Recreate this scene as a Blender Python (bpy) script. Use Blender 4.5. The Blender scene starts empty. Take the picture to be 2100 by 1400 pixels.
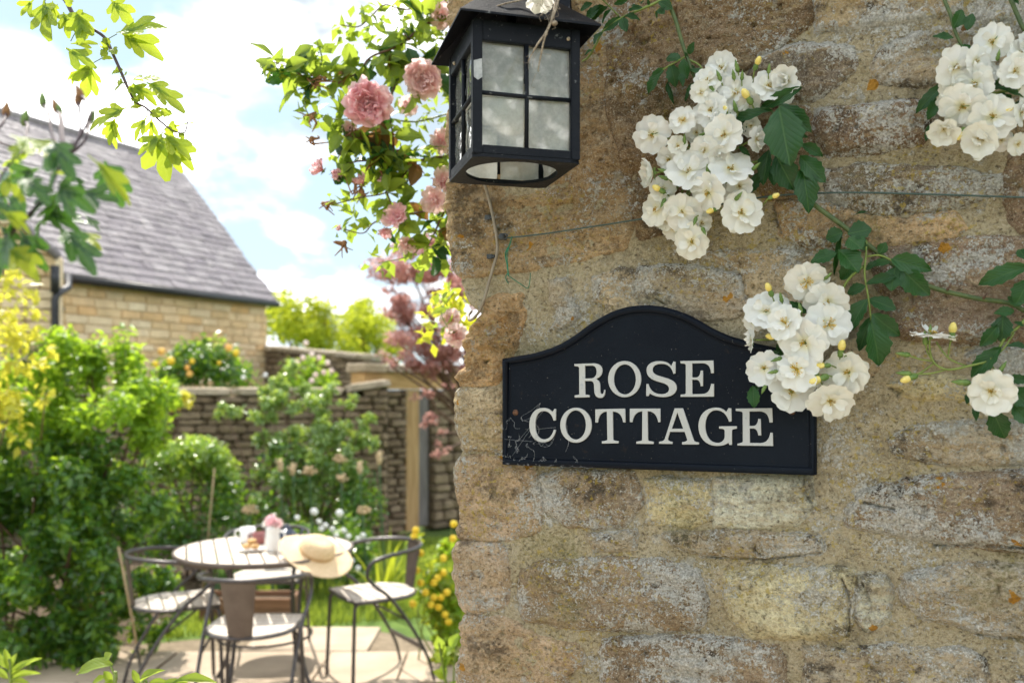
import bpy, bmesh, math, random
import numpy as np
from mathutils import Vector, Matrix, Euler

RN = random.Random(11)
SC = bpy.context.scene
COL = SC.collection
rad = math.radians

# ------------------------------------------------------------------ camera
FPX, HX, HY, CAMZ = 1850.0, 1050.0, 800.0, 1.55
cam = bpy.data.cameras.new('camera')
cam.sensor_width = 36.0
cam.lens = FPX / 2100 * 36
cam.shift_y = 100 / 2100
cam.clip_start = 0.02
cam.clip_end = 600
cam.dof.use_dof = True
cam.dof.focus_distance = 1.13
cam.dof.aperture_fstop = 5.0
cam.dof.aperture_blades = 9
camo = bpy.data.objects.new('camera', cam)
camo.location = (0, 0, CAMZ)
camo.rotation_euler = (rad(90), 0, 0)
COL.objects.link(camo)
SC.camera = camo

# ------------------------------------------------------------------ sun and sky
SUN_DIR = Vector((-0.27, 0.55, 0.98)).normalized()
SUN_EL = math.asin(SUN_DIR.z)
SUN_AZ = math.atan2(SUN_DIR.x, SUN_DIR.y)
sun = bpy.data.lights.new('sun', 'SUN')
sun.energy = 2.05
sun.angle = rad(0.5)
sun.color = (1.0, 0.94, 0.84)
suno = bpy.data.objects.new('sun', sun)
suno.rotation_euler = SUN_DIR.to_track_quat('Z', 'Y').to_euler()
suno.location = (0, 0, 30)
COL.objects.link(suno)

world = bpy.data.worlds.new('World')
SC.world = world
world.use_nodes = True
wt = world.node_tree
wt.nodes.clear()


class NT:
    """small helper to write node trees"""
    def __init__(self, tree):
        self.t = tree

    def n(self, kind, **kw):
        nd = self.t.nodes.new(kind)
        for k, v in kw.items():
            if k.startswith('i_'):
                key = k[2:]
                nd.inputs[int(key) if key.isdigit() else key.replace('_', ' ')].default_value = v
            else:
                setattr(nd, k, v)
        return nd

    def l(self, a, b):
        self.t.links.new(a, b)

    def math(self, op, a, b=None, c=None, clamp=False):
        nd = self.t.nodes.new('ShaderNodeMath')
        nd.operation = op
        nd.use_clamp = clamp
        for i, x in enumerate((a, b, c)):
            if x is None:
                continue
            if isinstance(x, (int, float)):
                nd.inputs[i].default_value = x
            else:
                self.l(x, nd.inputs[i])
        return nd.outputs[0]

    def mix(self, fac, a, b, blend='MIX'):
        nd = self.t.nodes.new('ShaderNodeMix')
        nd.data_type = 'RGBA'
        nd.blend_type = blend
        nd.clamp_factor = True
        for sock, x in ((nd.inputs[0], fac), (nd.inputs[6], a), (nd.inputs[7], b)):
            if isinstance(x, (int, float)):
                sock.default_value = x
            elif isinstance(x, (tuple, list)):
                sock.default_value = (*x[:3], 1)
            else:
                self.l(x, sock)
        return nd.outputs[2]

    def ramp(self, fac, lo, hi, a=0.0, b=1.0):
        nd = self.t.nodes.new('ShaderNodeMapRange')
        nd.interpolation_type = 'SMOOTHSTEP'
        self.l(fac, nd.inputs[0])
        nd.inputs[1].default_value = lo
        nd.inputs[2].default_value = hi
        nd.inputs[3].default_value = a
        nd.inputs[4].default_value = b
        return nd.outputs[0]

    def noise(self, vec, scale, detail=4, rough=0.55, dist=0.0):
        nd = self.t.nodes.new('ShaderNodeTexNoise')
        nd.inputs['Scale'].default_value = scale
        nd.inputs['Detail'].default_value = detail
        nd.inputs['Roughness'].default_value = rough
        nd.inputs['Distortion'].default_value = dist
        if vec is not None:
            self.l(vec, nd.inputs['Vector'])
        return nd.outputs[0]

    def vmap(self, vec, scale=(1, 1, 1), loc=(0, 0, 0)):
        nd = self.t.nodes.new('ShaderNodeMapping')
        nd.inputs['Scale'].default_value = scale
        nd.inputs['Location'].default_value = loc
        self.l(vec, nd.inputs['Vector'])
        return nd.outputs[0]


w = NT(wt)
wout = w.n('ShaderNodeOutputWorld')
bg = w.n('ShaderNodeBackground')
bg.inputs['Strength'].default_value = 0.15
sky = w.n('ShaderNodeTexSky', sky_type='NISHITA', sun_disc=False)
sky.sun_elevation = SUN_EL
sky.sun_rotation = SUN_AZ
sky.altitude = 100
sky.air_density = 1.0
sky.dust_density = 0.6
tc = w.n('ShaderNodeTexCoord')
sep = w.n('ShaderNodeSeparateXYZ')
w.l(tc.outputs['Generated'], sep.inputs[0])
zz = w.math('ADD', w.math('MAXIMUM', sep.outputs[2], 0.0), 0.30)
cmb = w.n('ShaderNodeCombineXYZ')
w.l(w.math('DIVIDE', sep.outputs[0], zz), cmb.inputs[0])
w.l(w.math('DIVIDE', sep.outputs[1], zz), cmb.inputs[1])
cv = w.vmap(cmb.outputs[0], (1, 1, 1), (3.35, 1.2, 0.0))
cn = w.noise(cv, 1.5, 9, 0.54, 0.2)
cn2 = w.noise(w.vmap(cmb.outputs[0], (1, 1, 1), (3.35, 1.2, 0.0)), 2.0, 7, 0.58)
cmask = w.ramp(cn, 0.44, 0.59)
shade = w.ramp(cn2, 0.43, 0.66)
cloud = w.mix(shade, (1.22, 1.36, 1.50), (12.0, 11.9, 11.7))
# thin veil over the blue between the clouds
skyc = w.mix(0.92, sky.outputs[0], (1.08, 1.40, 1.62))
w.l(w.mix(cmask, skyc, cloud), bg.inputs['Color'])
w.l(bg.outputs[0], wout.inputs[0])

SC.view_settings.view_transform = 'Standard'
SC.view_settings.look = 'None'
SC.view_settings.exposure = 1.98
SC.view_settings.gamma = 1.0
SC.view_settings.use_curve_mapping = False
SC.render.engine = 'CYCLES'
SC.cycles.max_bounces = 8
SC.cycles.diffuse_bounces = 4
SC.cycles.transparent_max_bounces = 12
SC.cycles.caustics_reflective = False
SC.cycles.caustics_refractive = False
SC.cycles.use_denoising = True


# ------------------------------------------------------------------ projection helpers (photograph pixels -> places)
def at(px, py, D):
    return Vector(((px - HX) / FPX * D, D, CAMZ + (HY - py) / FPX * D))


def on_ground(px, py, z=0.0):
    D = FPX * (CAMZ - z) / (py - HY)
    return at(px, py, D)


WA = rad(24.0)
WT = Vector((math.cos(WA), -math.sin(WA), 0))      # along the cottage wall, to the right
WN = Vector((-math.sin(WA), -math.cos(WA), 0))     # out of the wall
WP = Vector((300 / FPX * 1.135, 1.135, 0))


def uv_on_wall(px, py, n=0.0):
    k = (px - HX) / FPX
    o = WP + n * WN
    u = (k * o.y - o.x) / (WT.x - k * WT.y)
    y = o.y + u * WT.y
    return u, CAMZ + (HY - py) / FPX * y


def wp(u, v, n=0.0):
    return WP + u * WT + n * WN + Vector((0, 0, v))


def on_wall(px, py, n=0.0):
    u, v = uv_on_wall(px, py, n)
    return wp(u, v, n)


# ------------------------------------------------------------------ object helpers
def tag(o, label=None, cat=None, group=None, kind=None):
    if label:
        o['label'] = label
    if cat:
        o['category'] = cat
    if group:
        o['group'] = group
    if kind:
        o['kind'] = kind
    return o


def thing(name, label, cat, loc=(0, 0, 0), rz=0.0, group=None):
    o = bpy.data.objects.new(name, None)
    o.empty_display_size = 0.1
    o.location = loc
    o.rotation_euler = (0, 0, rz)
    COL.objects.link(o)
    return tag(o, label, cat, group)


def place(name, me, parent=None, M=None):
    o = bpy.data.objects.new(name, me)
    if parent is not None:
        o.parent = parent
    if M is not None:
        o.matrix_basis = M
    COL.objects.link(o)
    return o


def origin(o):
    p = Vector((0, 0, 0))
    while o is not None:
        p += o.location
        o = o.parent
    return p


def copy_tree(o, parent=None):
    c = o.copy()
    COL.objects.link(c)
    if parent is not None:
        c.parent = parent
    for ch in o.children:
        copy_tree(ch, c)
    return c


def smooth_path(pts, n=6):
    pts = [Vector(p) for p in pts]
    if len(pts) < 3:
        return pts
    out = []
    P = [2 * pts[0] - pts[1]] + pts + [2 * pts[-1] - pts[-2]]
    for i in range(1, len(P) - 2):
        a, b, c, d = P[i - 1], P[i], P[i + 1], P[i + 2]
        for k in range(n):
            t = k / n
            out.append(0.5 * ((2 * b) + (c - a) * t + (2 * a - 5 * b + 4 * c - d) * t * t + (3 * b - a - 3 * c + d) * t ** 3))
    out.append(pts[-1])
    return out


class MB:
    def __init__(self):
        self.v, self.f, self.uv = [], [], None

    def add(self, vs, fs):
        k = len(self.v)
        self.v.extend([tuple(p) for p in vs])
        self.f.extend([tuple(i + k for i in f) for f in fs])
        return self

    def box(self, c, s, M=None):
        hx, hy, hz = s[0] / 2, s[1] / 2, s[2] / 2
        vs = [Vector((x, y, z)) for x in (-hx, hx) for y in (-hy, hy) for z in (-hz, hz)]
        if M is not None:
            vs = [M @ p for p in vs]
        vs = [p + Vector(c) for p in vs]
        return self.add(vs, [(0, 1, 3, 2), (4, 6, 7, 5), (0, 4, 5, 1), (2, 3, 7, 6), (0, 2, 6, 4), (1, 5, 7, 3)])

    def tube(self, pts, r, n=8, caps=True, closed=False):
        pts = [Vector(p) for p in pts]
        m = len(pts)
        rs = list(r) if hasattr(r, '__len__') else [r] * m
        if len(rs) != m:
            rs = list(np.interp(np.linspace(0, 1, m), np.linspace(0, 1, len(rs)), rs))
        vs, fs = [], []
        ref = None
        for i, p in enumerate(pts):
            if closed:
                d = pts[(i + 1) % m] - pts[i - 1]
            else:
                d = pts[min(i + 1, m - 1)] - pts[max(i - 1, 0)]
            if d.length < 1e-9:
                d = Vector((0, 0, 1))
            d.normalize()
            if ref is None:
                ref = Vector((0, 0, 1)) if abs(d.z) < 0.9 else Vector((1, 0, 0))
            x = (ref - d * ref.dot(d))
            if x.length < 1e-6:
                x = d.orthogonal()
            x.normalize()
            y = d.cross(x)
            ref = x
            for k in range(n):
                a = 2 * math.pi * k / n
                vs.append(p + (x * math.cos(a) + y * math.sin(a)) * rs[i])
        seg = m if closed else m - 1
        for i in range(seg):
            j = (i + 1) % m
            for k in range(n):
                fs.append((i * n + k, i * n + (k + 1) % n, j * n + (k + 1) % n, j * n + k))
        if caps and not closed:
            fs.append(tuple(range(n))[::-1])
            fs.append(tuple((m - 1) * n + k for k in range(n)))
        return self.add(vs, fs)

    def lathe(self, prof, c=(0, 0, 0), n=20, M=None):
        vs, fs = [], []
        for (r, z) in prof:
            for k in range(n):
                a = 2 * math.pi * k / n
                p = Vector((r * math.cos(a), r * math.sin(a), z))
                if M is not None:
                    p = M @ p
                vs.append(p + Vector(c))
        for i in range(len(prof) - 1):
            for k in range(n):
                fs.append((i * n + k, i * n + (k + 1) % n, (i + 1) * n + (k + 1) % n, (i + 1) * n + k))
        fs.append(tuple(range(n))[::-1])
        fs.append(tuple((len(prof) - 1) * n + k for k in range(n)))
        return self.add(vs, fs)

    def ball(self, c, r, n=8, m=6, sc=(1, 1, 1)):
        prof = []
        for i in range(m + 1):
            t = math.pi * i / m
            prof.append((max(r * math.sin(t), r * 0.02), -r * math.cos(t)))
        M = Matrix.Diagonal((*sc,))
        return self.lathe(prof, c, n, M)

    def mesh(self, name, mat, smooth=True, off=None):
        me = bpy.data.meshes.new(name)
        v = self.v
        if off is not None:
            v = [(p[0] - off[0], p[1] - off[1], p[2] - off[2]) for p in v]
        me.from_pydata(v, [], self.f)
        if mat is not None:
            me.materials.append(mat)
        if smooth:
            me.polygons.foreach_set('use_smooth', [True] * len(me.polygons))
        me.update()
        return me

    def build(self, name, mat, parent=None, smooth=True, local=False):
        off = None if (local or parent is None) else origin(parent)
        return place(name, self.mesh(name, mat, smooth, off), parent)


def np_mesh(name, V, F, mat, smooth=True, uv=None):
    """mesh from numpy arrays, all faces with the same number of corners"""
    me = bpy.data.meshes.new(name)
    V = np.asarray(V, dtype=np.float32)
    F = np.asarray(F, dtype=np.int32)
    k = F.shape[1]
    me.vertices.add(len(V))
    me.vertices.foreach_set('co', V.ravel())
    me.loops.add(F.size)
    me.loops.foreach_set('vertex_index', F.ravel())
    me.polygons.add(len(F))
    me.polygons.foreach_set('loop_start', np.arange(0, F.size, k, dtype=np.int32))
    if smooth:
        me.polygons.foreach_set('use_smooth', np.ones(len(F), dtype=bool))
    if uv is not None:
        lay = me.uv_layers.new(name='UVMap')
        lay.data.foreach_set('uv', np.asarray(uv, dtype=np.float32)[F.ravel()].ravel())
    me.update(calc_edges=True)
    me.validate()
    if mat is not None:
        me.materials.append(mat)
    return me


# ------------------------------------------------------------------ numpy noise
def vnoise(x, y, seed=0):
    xi = np.floor(x).astype(np.int64)
    yi = np.floor(y).astype(np.int64)
    fx, fy = x - xi, y - yi
    fx = fx * fx * (3 - 2 * fx)
    fy = fy * fy * (3 - 2 * fy)

    def h(a, b):
        q = (a * 374761393 + b * 668265263 + seed * 974634777) & 0xffffffff
        q = ((q ^ (q >> 13)) * 1274126177) & 0xffffffff
        return ((q ^ (q >> 16)) & 0xffff) / 65535.0
    a, b, c, d = h(xi, yi), h(xi + 1, yi), h(xi, yi + 1), h(xi + 1, yi + 1)
    return (a * (1 - fx) + b * fx) * (1 - fy) + (c * (1 - fx) + d * fx) * fy


def fbm(x, y, sc, oct=4, seed=0, gain=0.5):
    s, amp, tot = 0, 1.0, 0
    for i in range(oct):
        s = s + amp * (vnoise(x * sc, y * sc, seed + i * 17) - 0.5)
        tot += amp
        amp *= gain
        sc *= 2.03
    return s / tot * 2
# ------------------------------------------------------------------ materials
def new_mat(name):
    m = bpy.data.materials.new(name)
    m.use_nodes = True
    t = m.node_tree
    t.nodes.clear()
    nt = NT(t)
    out = nt.n('ShaderNodeOutputMaterial')
    return m, nt, out


def principled(nt, out, rough=0.6, spec=0.4, metal=0.0):
    b = nt.n('ShaderNodeBsdfPrincipled')
    b.inputs['Roughness'].default_value = rough
    b.inputs['Specular IOR Level'].default_value = spec
    b.inputs['Metallic'].default_value = metal
    nt.l(b.outputs[0], out.inputs[0])
    return b


def bump(nt, h, dist, strength=1.0, normal=None):
    b = nt.n('ShaderNodeBump')
    b.inputs['Strength'].default_value = strength
    b.inputs['Distance'].default_value = dist
    nt.l(h, b.inputs['Height'])
    if normal is not None:
        nt.l(normal, b.inputs['Normal'])
    return b.outputs[0]


def simple_mat(name, c1, c2, scale=8, rough=0.6, spec=0.4, metal=0.0, bump_d=0.0, stretch=(1, 1, 1), rand=0.0, detail=6, obj=False):
    m, nt, out = new_mat(name)
    b = principled(nt, out, rough, spec, metal)
    if obj:
        vec = nt.n('ShaderNodeTexCoord').outputs['Object']
    else:
        vec = nt.n('ShaderNodeNewGeometry').outputs['Position']
    vec = nt.vmap(vec, stretch)
    f = nt.noise(vec, scale, detail, 0.6)
    f2 = nt.ramp(f, 0.32, 0.68)
    if rand:
        r = nt.n('ShaderNodeObjectInfo').outputs['Random']
        f2 = nt.math('ADD', nt.math('MULTIPLY', f2, 1 - rand), nt.math('MULTIPLY', r, rand))
    nt.l(nt.mix(f2, c1, c2), b.inputs['Base Color'])
    if bump_d:
        nt.l(bump(nt, f, bump_d), b.inputs['Normal'])
    return m


def leaf_mat(name, dark, light, trans, tfac=0.42, rough=0.38, spec=0.45, veins=False, vcol=(0.10, 0.20, 0.05), back=None):
    m, nt, out = new_mat(name)
    geo = nt.n('ShaderNodeNewGeometry')
    rnd = geo.outputs['Random Per Island']
    oi = nt.n('ShaderNodeObjectInfo').outputs['Random']
    r = nt.math('FRACT', nt.math('ADD', rnd, oi))
    nz = nt.noise(geo.outputs['Position'], 14, 3)
    fac = nt.math('ADD', nt.math('MULTIPLY', r, 0.65), nt.math('MULTIPLY', nt.ramp(nz, 0.3, 0.7), 0.35))
    col = nt.mix(fac, dark, light)
    tcol = nt.mix(fac, tuple(x * 0.75 for x in trans), trans)
    pb = nt.n('ShaderNodeBsdfPrincipled')
    pb.inputs['Roughness'].default_value = rough
    pb.inputs['Specular IOR Level'].default_value = spec
    if veins:
        uvn = nt.n('ShaderNodeTexCoord').outputs['UV']
        s = nt.n('ShaderNodeSeparateXYZ')
        nt.l(uvn, s.inputs[0])
        ac = nt.math('ABSOLUTE', nt.math('SUBTRACT', s.outputs[1], 0.5))
        mid = nt.ramp(ac, 0.012, 0.035, 1, 0)
        ph = nt.math('SUBTRACT', nt.math('MULTIPLY', s.outputs[0], 8.0), nt.math('MULTIPLY', ac, 6.0))
        tri = nt.math('ABSOLUTE', nt.math('SUBTRACT', nt.math('FRACT', ph), 0.5))
        side = nt.math('MULTIPLY', nt.ramp(tri, 0.03, 0.12, 1, 0), 0.35)
        v = nt.math('MAXIMUM', mid, side)
        col = nt.mix(nt.math('MULTIPLY', v, 0.75), col, vcol)
        nt.l(bump(nt, nt.math('ADD', nt.math('MULTIPLY', v, -1.0), nt.math('MULTIPLY', tri, 0.8)), 0.0008, 0.7), pb.inputs['Normal'])
    if back is not None:
        col = nt.mix(geo.outputs['Backfacing'], col, back)
    nt.l(col, pb.inputs['Base Color'])
    tr = nt.n('ShaderNodeBsdfTranslucent')
    nt.l(tcol, tr.inputs[0])
    mx = nt.n('ShaderNodeMixShader')
    mx.inputs[0].default_value = tfac
    nt.l(pb.outputs[0], mx.inputs[1])
    nt.l(tr.outputs[0], mx.inputs[2])
    nt.l(mx.outputs[0], out.inputs[0])
    return m


def petal_mat(name, base, edge, centre, tfac=0.35):
    m, nt, out = new_mat(name)
    uvn = nt.n('ShaderNodeTexCoord').outputs['UV']
    s = nt.n('ShaderNodeSeparateXYZ')
    nt.l(uvn, s.inputs[0])
    geo = nt.n('ShaderNodeNewGeometry')
    oi = nt.n('ShaderNodeObjectInfo').outputs['Random']
    f = nt.ramp(s.outputs[0], 0.05, 0.40)
    col = nt.mix(f, centre, base)
    col = nt.mix(nt.math('MULTIPLY', nt.ramp(s.outputs[0], 0.5, 1.0), oi), col, edge)
    pb = nt.n('ShaderNodeBsdfPrincipled')
    pb.inputs['Roughness'].default_value = 0.55
    pb.inputs['Specular IOR Level'].default_value = 0.25
    nt.l(col, pb.inputs['Base Color'])
    # fine ribs running along the petal
    ribs = nt.noise(nt.vmap(uvn, (1.2, 16, 1)), 2.0, 3)
    nt.l(bump(nt, ribs, 0.0012, 0.6), pb.inputs['Normal'])
    tr = nt.n('ShaderNodeBsdfTranslucent')
    nt.l(col, tr.inputs[0])
    mx = nt.n('ShaderNodeMixShader')
    mx.inputs[0].default_value = tfac
    nt.l(pb.outputs[0], mx.inputs[1])
    nt.l(tr.outputs[0], mx.inputs[2])
    nt.l(mx.outputs[0], out.inputs[0])
    return m


def masonry_mat(name, stone=True):
    """weathered limestone (tint and lichen amount per object) or lime mortar"""
    m, nt, out = new_mat(name)
    geo = nt.n('ShaderNodeNewGeometry')
    pos = geo.outputs['Position']
    oi = nt.n('ShaderNodeObjectInfo')
    # shift each stone's pattern so that neighbours do not continue each other
    off = nt.n('ShaderNodeVectorMath', operation='ADD')
    cmb = nt.n('ShaderNodeCombineXYZ')
    nt.l(nt.math('MULTIPLY', oi.outputs['Random'], 37.0), cmb.inputs[0])
    nt.l(nt.math('MULTIPLY', oi.outputs['Random'], 11.0), cmb.inputs[2])
    nt.l(pos, off.inputs[0])
    nt.l(cmb.outputs[0], off.inputs[1])
    sp = off.outputs[0] if stone else pos
    big = nt.noise(pos, 9, 5, 0.62)
    mid = nt.noise(nt.vmap(sp, (1, 1, 1.7), (2, 4, 4)), 24, 6, 0.68, 0.4)
    lay = nt.noise(nt.vmap(sp, (1, 1, 4.5)), 16, 6, 0.62, 0.6)
    grain = nt.noise(pos, 230, 5, 0.7)
    grit = nt.noise(pos, 560, 3, 0.7)
    if stone:
        base = nt.mix(nt.ramp(big, 0.30, 0.70), (0.74, 0.68, 0.58), (1.30, 1.30, 1.32))
        base = nt.mix(1.0, base, oi.outputs['Color'], 'MULTIPLY')
        base = nt.mix(nt.math('MULTIPLY', nt.ramp(mid, 0.52, 0.66), 0.42), base, (0.68, 0.56, 0.38))
        base = nt.mix(nt.math('MULTIPLY', nt.ramp(mid, 0.34, 0.47, 1, 0), 0.50), base, (0.23, 0.165, 0.10))
        base = nt.mix(nt.math('MULTIPLY', nt.ramp(lay, 0.48, 0.68), 0.50), base, (0.56, 0.38, 0.19))
        lich_amt = oi.outputs['Alpha']
    else:
        base = nt.mix(nt.ramp(big, 0.30, 0.72), (0.52, 0.43, 0.27), (0.70, 0.60, 0.42))
        base = nt.mix(nt.math('MULTIPLY', nt.ramp(mid, 0.52, 0.68), 0.40), base, (0.66, 0.57, 0.40))
        base = nt.mix(nt.math('MULTIPLY', nt.ramp(lay, 0.50, 0.72), 0.40), base, (0.36, 0.30, 0.14))
        lich_amt = nt.math('ADD', 0.44, 0.0)
    base = nt.mix(nt.ramp(grain, 0.42, 0.62, 0.0, 0.52), base, nt.mix(1.0, base, (0.44, 0.37, 0.28), 'MULTIPLY'))
    base = nt.mix(nt.math('MULTIPLY', nt.ramp(grit, 0.53, 0.63), 0.60), base, (0.74, 0.65, 0.48))
    pit = nt.noise(nt.vmap(pos, (1, 1, 1.4), (5, 5, 5)), 190, 4, 0.7)
    base = nt.mix(nt.math('MULTIPLY', nt.ramp(pit, 0.60, 0.66), 0.65), base, (0.10, 0.075, 0.05))
    # soot and algae in slow patches
    dk = nt.noise(nt.vmap(pos, (1, 1, 1.3), (4, 2, 9)), 11, 6, 0.66)
    dk2 = nt.noise(pos, 75, 4, 0.7)
    dm = nt.math('MULTIPLY', nt.ramp(dk, 0.52, 0.62), nt.ramp(dk2, 0.40, 0.56))
    dfac = nt.math('MULTIPLY', dm, nt.math('ADD', 0.25, nt.math('MULTIPLY', lich_amt, 0.75)) if stone else 0.30)
    base = nt.mix(dfac, base, (0.058, 0.048, 0.040))
    # green film
    gm = nt.math('MULTIPLY', nt.ramp(nt.noise(nt.vmap(pos, (1, 1, 1), (9, 1, 3)), 7, 5, 0.6), 0.54, 0.74), nt.ramp(grain, 0.35, 0.6))
    base = nt.mix(nt.math('MULTIPLY', gm, 0.55), base, (0.235, 0.235, 0.075))
    # grey-white crust lichen: colonies broken into flecks, and larger pale crusts
    la = nt.noise(nt.vmap(pos, (1, 1, 1.5), (1, 7, 5)), 8, 6, 0.68)
    lb = nt.noise(pos, 165, 5, 0.66)
    lc = nt.noise(nt.vmap(pos, (1, 1, 1), (3, 3, 3)), 380, 3, 0.72)
    thr = nt.math('SUBTRACT', 0.70, nt.math('MULTIPLY', lich_amt, 0.24))
    if stone:
        rimn = nt.n('ShaderNodeAttribute', attribute_name='rim')
        thr = nt.math('SUBTRACT', thr, nt.math('MULTIPLY', nt.ramp(rimn.outputs['Fac'], 0.0, 0.011, 1, 0), 0.035))
    s1 = nt.math('SUBTRACT', la, thr)
    s2 = nt.math('ADD', nt.math('MULTIPLY', s1, 1.6), nt.math('MULTIPLY', nt.math('SUBTRACT', lb, 0.52), 0.95))
    s3 = nt.math('ADD', s2, nt.math('MULTIPLY', nt.math('SUBTRACT', lc, 0.5), 0.70))
    lm = nt.ramp(s3, -0.01, 0.055)
    lcol = nt.mix(nt.ramp(lc, 0.40, 0.66), (0.50, 0.475, 0.42), (0.84, 0.82, 0.77))
    base = nt.mix(nt.math('MULTIPLY', lm, 0.85), base, lcol)
    le = nt.noise(nt.vmap(pos, (1, 1, 1.2), (8, 1, 2)), 34, 6, 0.62, 0.3)
    lem = nt.math('MULTIPLY', nt.ramp(le, 0.60, 0.64), nt.ramp(la, 0.44, 0.56))
    base = nt.mix(nt.math('MULTIPLY', lem, 0.70), base, nt.mix(nt.ramp(lb, 0.4, 0.65), (0.44, 0.43, 0.39), (0.74, 0.72, 0.66)))
    lm = nt.math('MAXIMUM', lm, lem)
    # mustard flecks
    yn = nt.noise(nt.vmap(pos, (1, 1, 1), (6, 6, 1)), 150, 3, 0.6)
    ya = nt.noise(nt.vmap(pos, (1, 1, 1), (2, 5, 8)), 10, 4, 0.6)
    ym = nt.math('MULTIPLY', nt.ramp(yn, 0.57, 0.62), nt.ramp(ya, 0.46, 0.60))
    base = nt.mix(nt.math('MULTIPLY', ym, 0.60), base, (0.56, 0.41, 0.07))
    # orange rosettes
    vo = nt.n('ShaderNodeTexVoronoi', feature='F1')
    vo.inputs['Scale'].default_value = 33
    wv = nt.n('ShaderNodeVectorMath', operation='ADD')
    wn_ = nt.n('ShaderNodeTexNoise')
    wn_.inputs['Scale'].default_value = 95
    wn_.inputs['Detail'].default_value = 4
    sc_ = nt.n('ShaderNodeVectorMath', operation='SCALE')
    sc_.inputs['Scale'].default_value = 0.016
    nt.l(pos, wn_.inputs['Vector'])
    nt.l(wn_.outputs[1], sc_.inputs[0])
    nt.l(pos, wv.inputs[0])
    nt.l(sc_.outputs[0], wv.inputs[1])
    nt.l(wv.outputs[0], vo.inputs['Vector'])
    vs = nt.n('ShaderNodeSeparateColor')
    nt.l(vo.outputs['Color'], vs.inputs[0])
    size = nt.math('MULTIPLY', nt.ramp(vs.outputs[0], 0.78, 1.0), 0.26)
    om = nt.ramp(nt.math('SUBTRACT', size, vo.outputs['Distance']), 0.0, 0.03)
    base = nt.mix(nt.math('MULTIPLY', om, 0.9), base, nt.mix(lb, (0.50, 0.20, 0.012), (0.62, 0.32, 0.03)))
    b = principled(nt, out, 0.92, 0.18)
    nt.l(base, b.inputs['Base Color'])
    h = nt.math('ADD', nt.math('MULTIPLY', grain, -1.2), nt.math('MULTIPLY', grit, 0.7))
    h = nt.math('ADD', h, nt.math('MULTIPLY', nt.ramp(pit, 0.56, 0.68), -0.8))
    h = nt.math('ADD', h, nt.math('MULTIPLY', lay, 1.2 if stone else 0.6))
    h = nt.math('ADD', h, nt.math('MULTIPLY', mid, 1.6 if stone else 1.0))
    h = nt.math('ADD', h, nt.math('MULTIPLY', lm, 0.30))
    n1 = bump(nt, h, 0.0075, 1.0)
    nt.l(n1, b.inputs['Normal'])
    return m


M_STONE = masonry_mat('weathered_limestone', True)
M_MORTAR = masonry_mat('lime_mortar', False)

# ------------------------------------------------------------------ cottage wall
CORNER = [(918, -300), (918, 0), (917, 200), (917, 380), (916, 466), (920, 528), (930, 586), (947, 626), (966, 640), (972, 658), (956, 700),
          (946, 750), (938, 772), (930, 798), (925, 808), (929, 867), (934, 913), (926, 952), (930, 1018), (930, 1068), (929, 1091), (923, 1143),
          (924, 1184), (933, 1230), (937, 1259), (934, 1300), (936, 1323), (933, 1362), (931, 1400), (931, 1700)]
_cu = sorted([(uv_on_wall(x, y)[1], uv_on_wall(x, y)[0]) for x, y in CORNER])
CV = np.array([c[0] for c in _cu])
CU = np.array([c[1] for c in _cu])
CR = 0.010


def corner_u(v):
    return np.interp(v, CV, CU) + 0.007 + 0.0022 * fbm(v, v * 0 + 3.3, 40, 3, 5)


def wall_map(a, v, h):
    """a: distance along the face from the corner (negative runs round on to the side), v: height, h: proud of the wall"""
    uc = corner_u(v)
    th = np.clip((1 - a / CR) * math.pi / 4, 0, math.pi / 2)
    arc = np.abs(a) < CR
    pu = np.where(a >= CR, uc + a, np.where(a <= -CR, uc, uc + CR - CR * np.sin(th)))
    pn = np.where(a >= CR, 0.0, np.where(a <= -CR, a, -CR + CR * np.cos(th)))
    nu = np.where(a >= CR, 0.0, np.where(a <= -CR, -1.0, -np.sin(th)))
    nn = np.where(a >= CR, 1.0, np.where(a <= -CR, 0.0, np.cos(th)))
    pu = pu + nu * h
    pn = pn + nn * h
    P = np.empty((a.size, 3))
    P[:, 0] = WP.x + pu * WT.x + pn * WN.x
    P[:, 1] = WP.y + pu * WT.y + pn * WN.y
    P[:, 2] = v
    return P


def sdist(A, V, poly):
    """signed distance, positive inside"""
    px, py = np.array([p[0] for p in poly]), np.array([p[1] for p in poly])
    d2 = np.full(A.shape, 1e9)
    inside = np.zeros(A.shape, bool)
    n = len(px)
    for i in range(n):
        j = (i + 1) % n
        ex, ey = px[j] - px[i], py[j] - py[i]
        wx, wy = A - px[i], V - py[i]
        t = np.clip((wx * ex + wy * ey) / (ex * ex + ey * ey + 1e-12), 0, 1)
        d2 = np.minimum(d2, (wx - ex * t) ** 2 + (wy - ey * t) ** 2)
        c = (py[i] > V) != (py[j] > V)
        xi = px[i] + (V - py[i]) / (ey if abs(ey) > 1e-12 else 1e-12) * ex
        inside ^= c & (A < xi)
    return np.where(inside, 1, -1) * np.sqrt(d2)


CRACKS = []   # polylines in (a, v)


def crack_depth(A, V):
    d = np.zeros(A.shape)
    for pts, wid, dep in CRACKS:
        m = np.full(A.shape, 1e9)
        for (x0, y0), (x1, y1) in zip(pts, pts[1:]):
            ex, ey = x1 - x0, y1 - y0
            t = np.clip(((A - x0) * ex + (V - y0) * ey) / (ex * ex + ey * ey + 1e-12), 0, 1)
            m = np.minimum(m, np.hypot(A - x0 - ex * t, V - y0 - ey * t))
        m = m + 0.0009 * fbm(A, V, 260, 2, 77)
        d = d - 0.75 * dep * np.clip(1 - m / (wid * 0.78), 0, 1)
    return d


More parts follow.
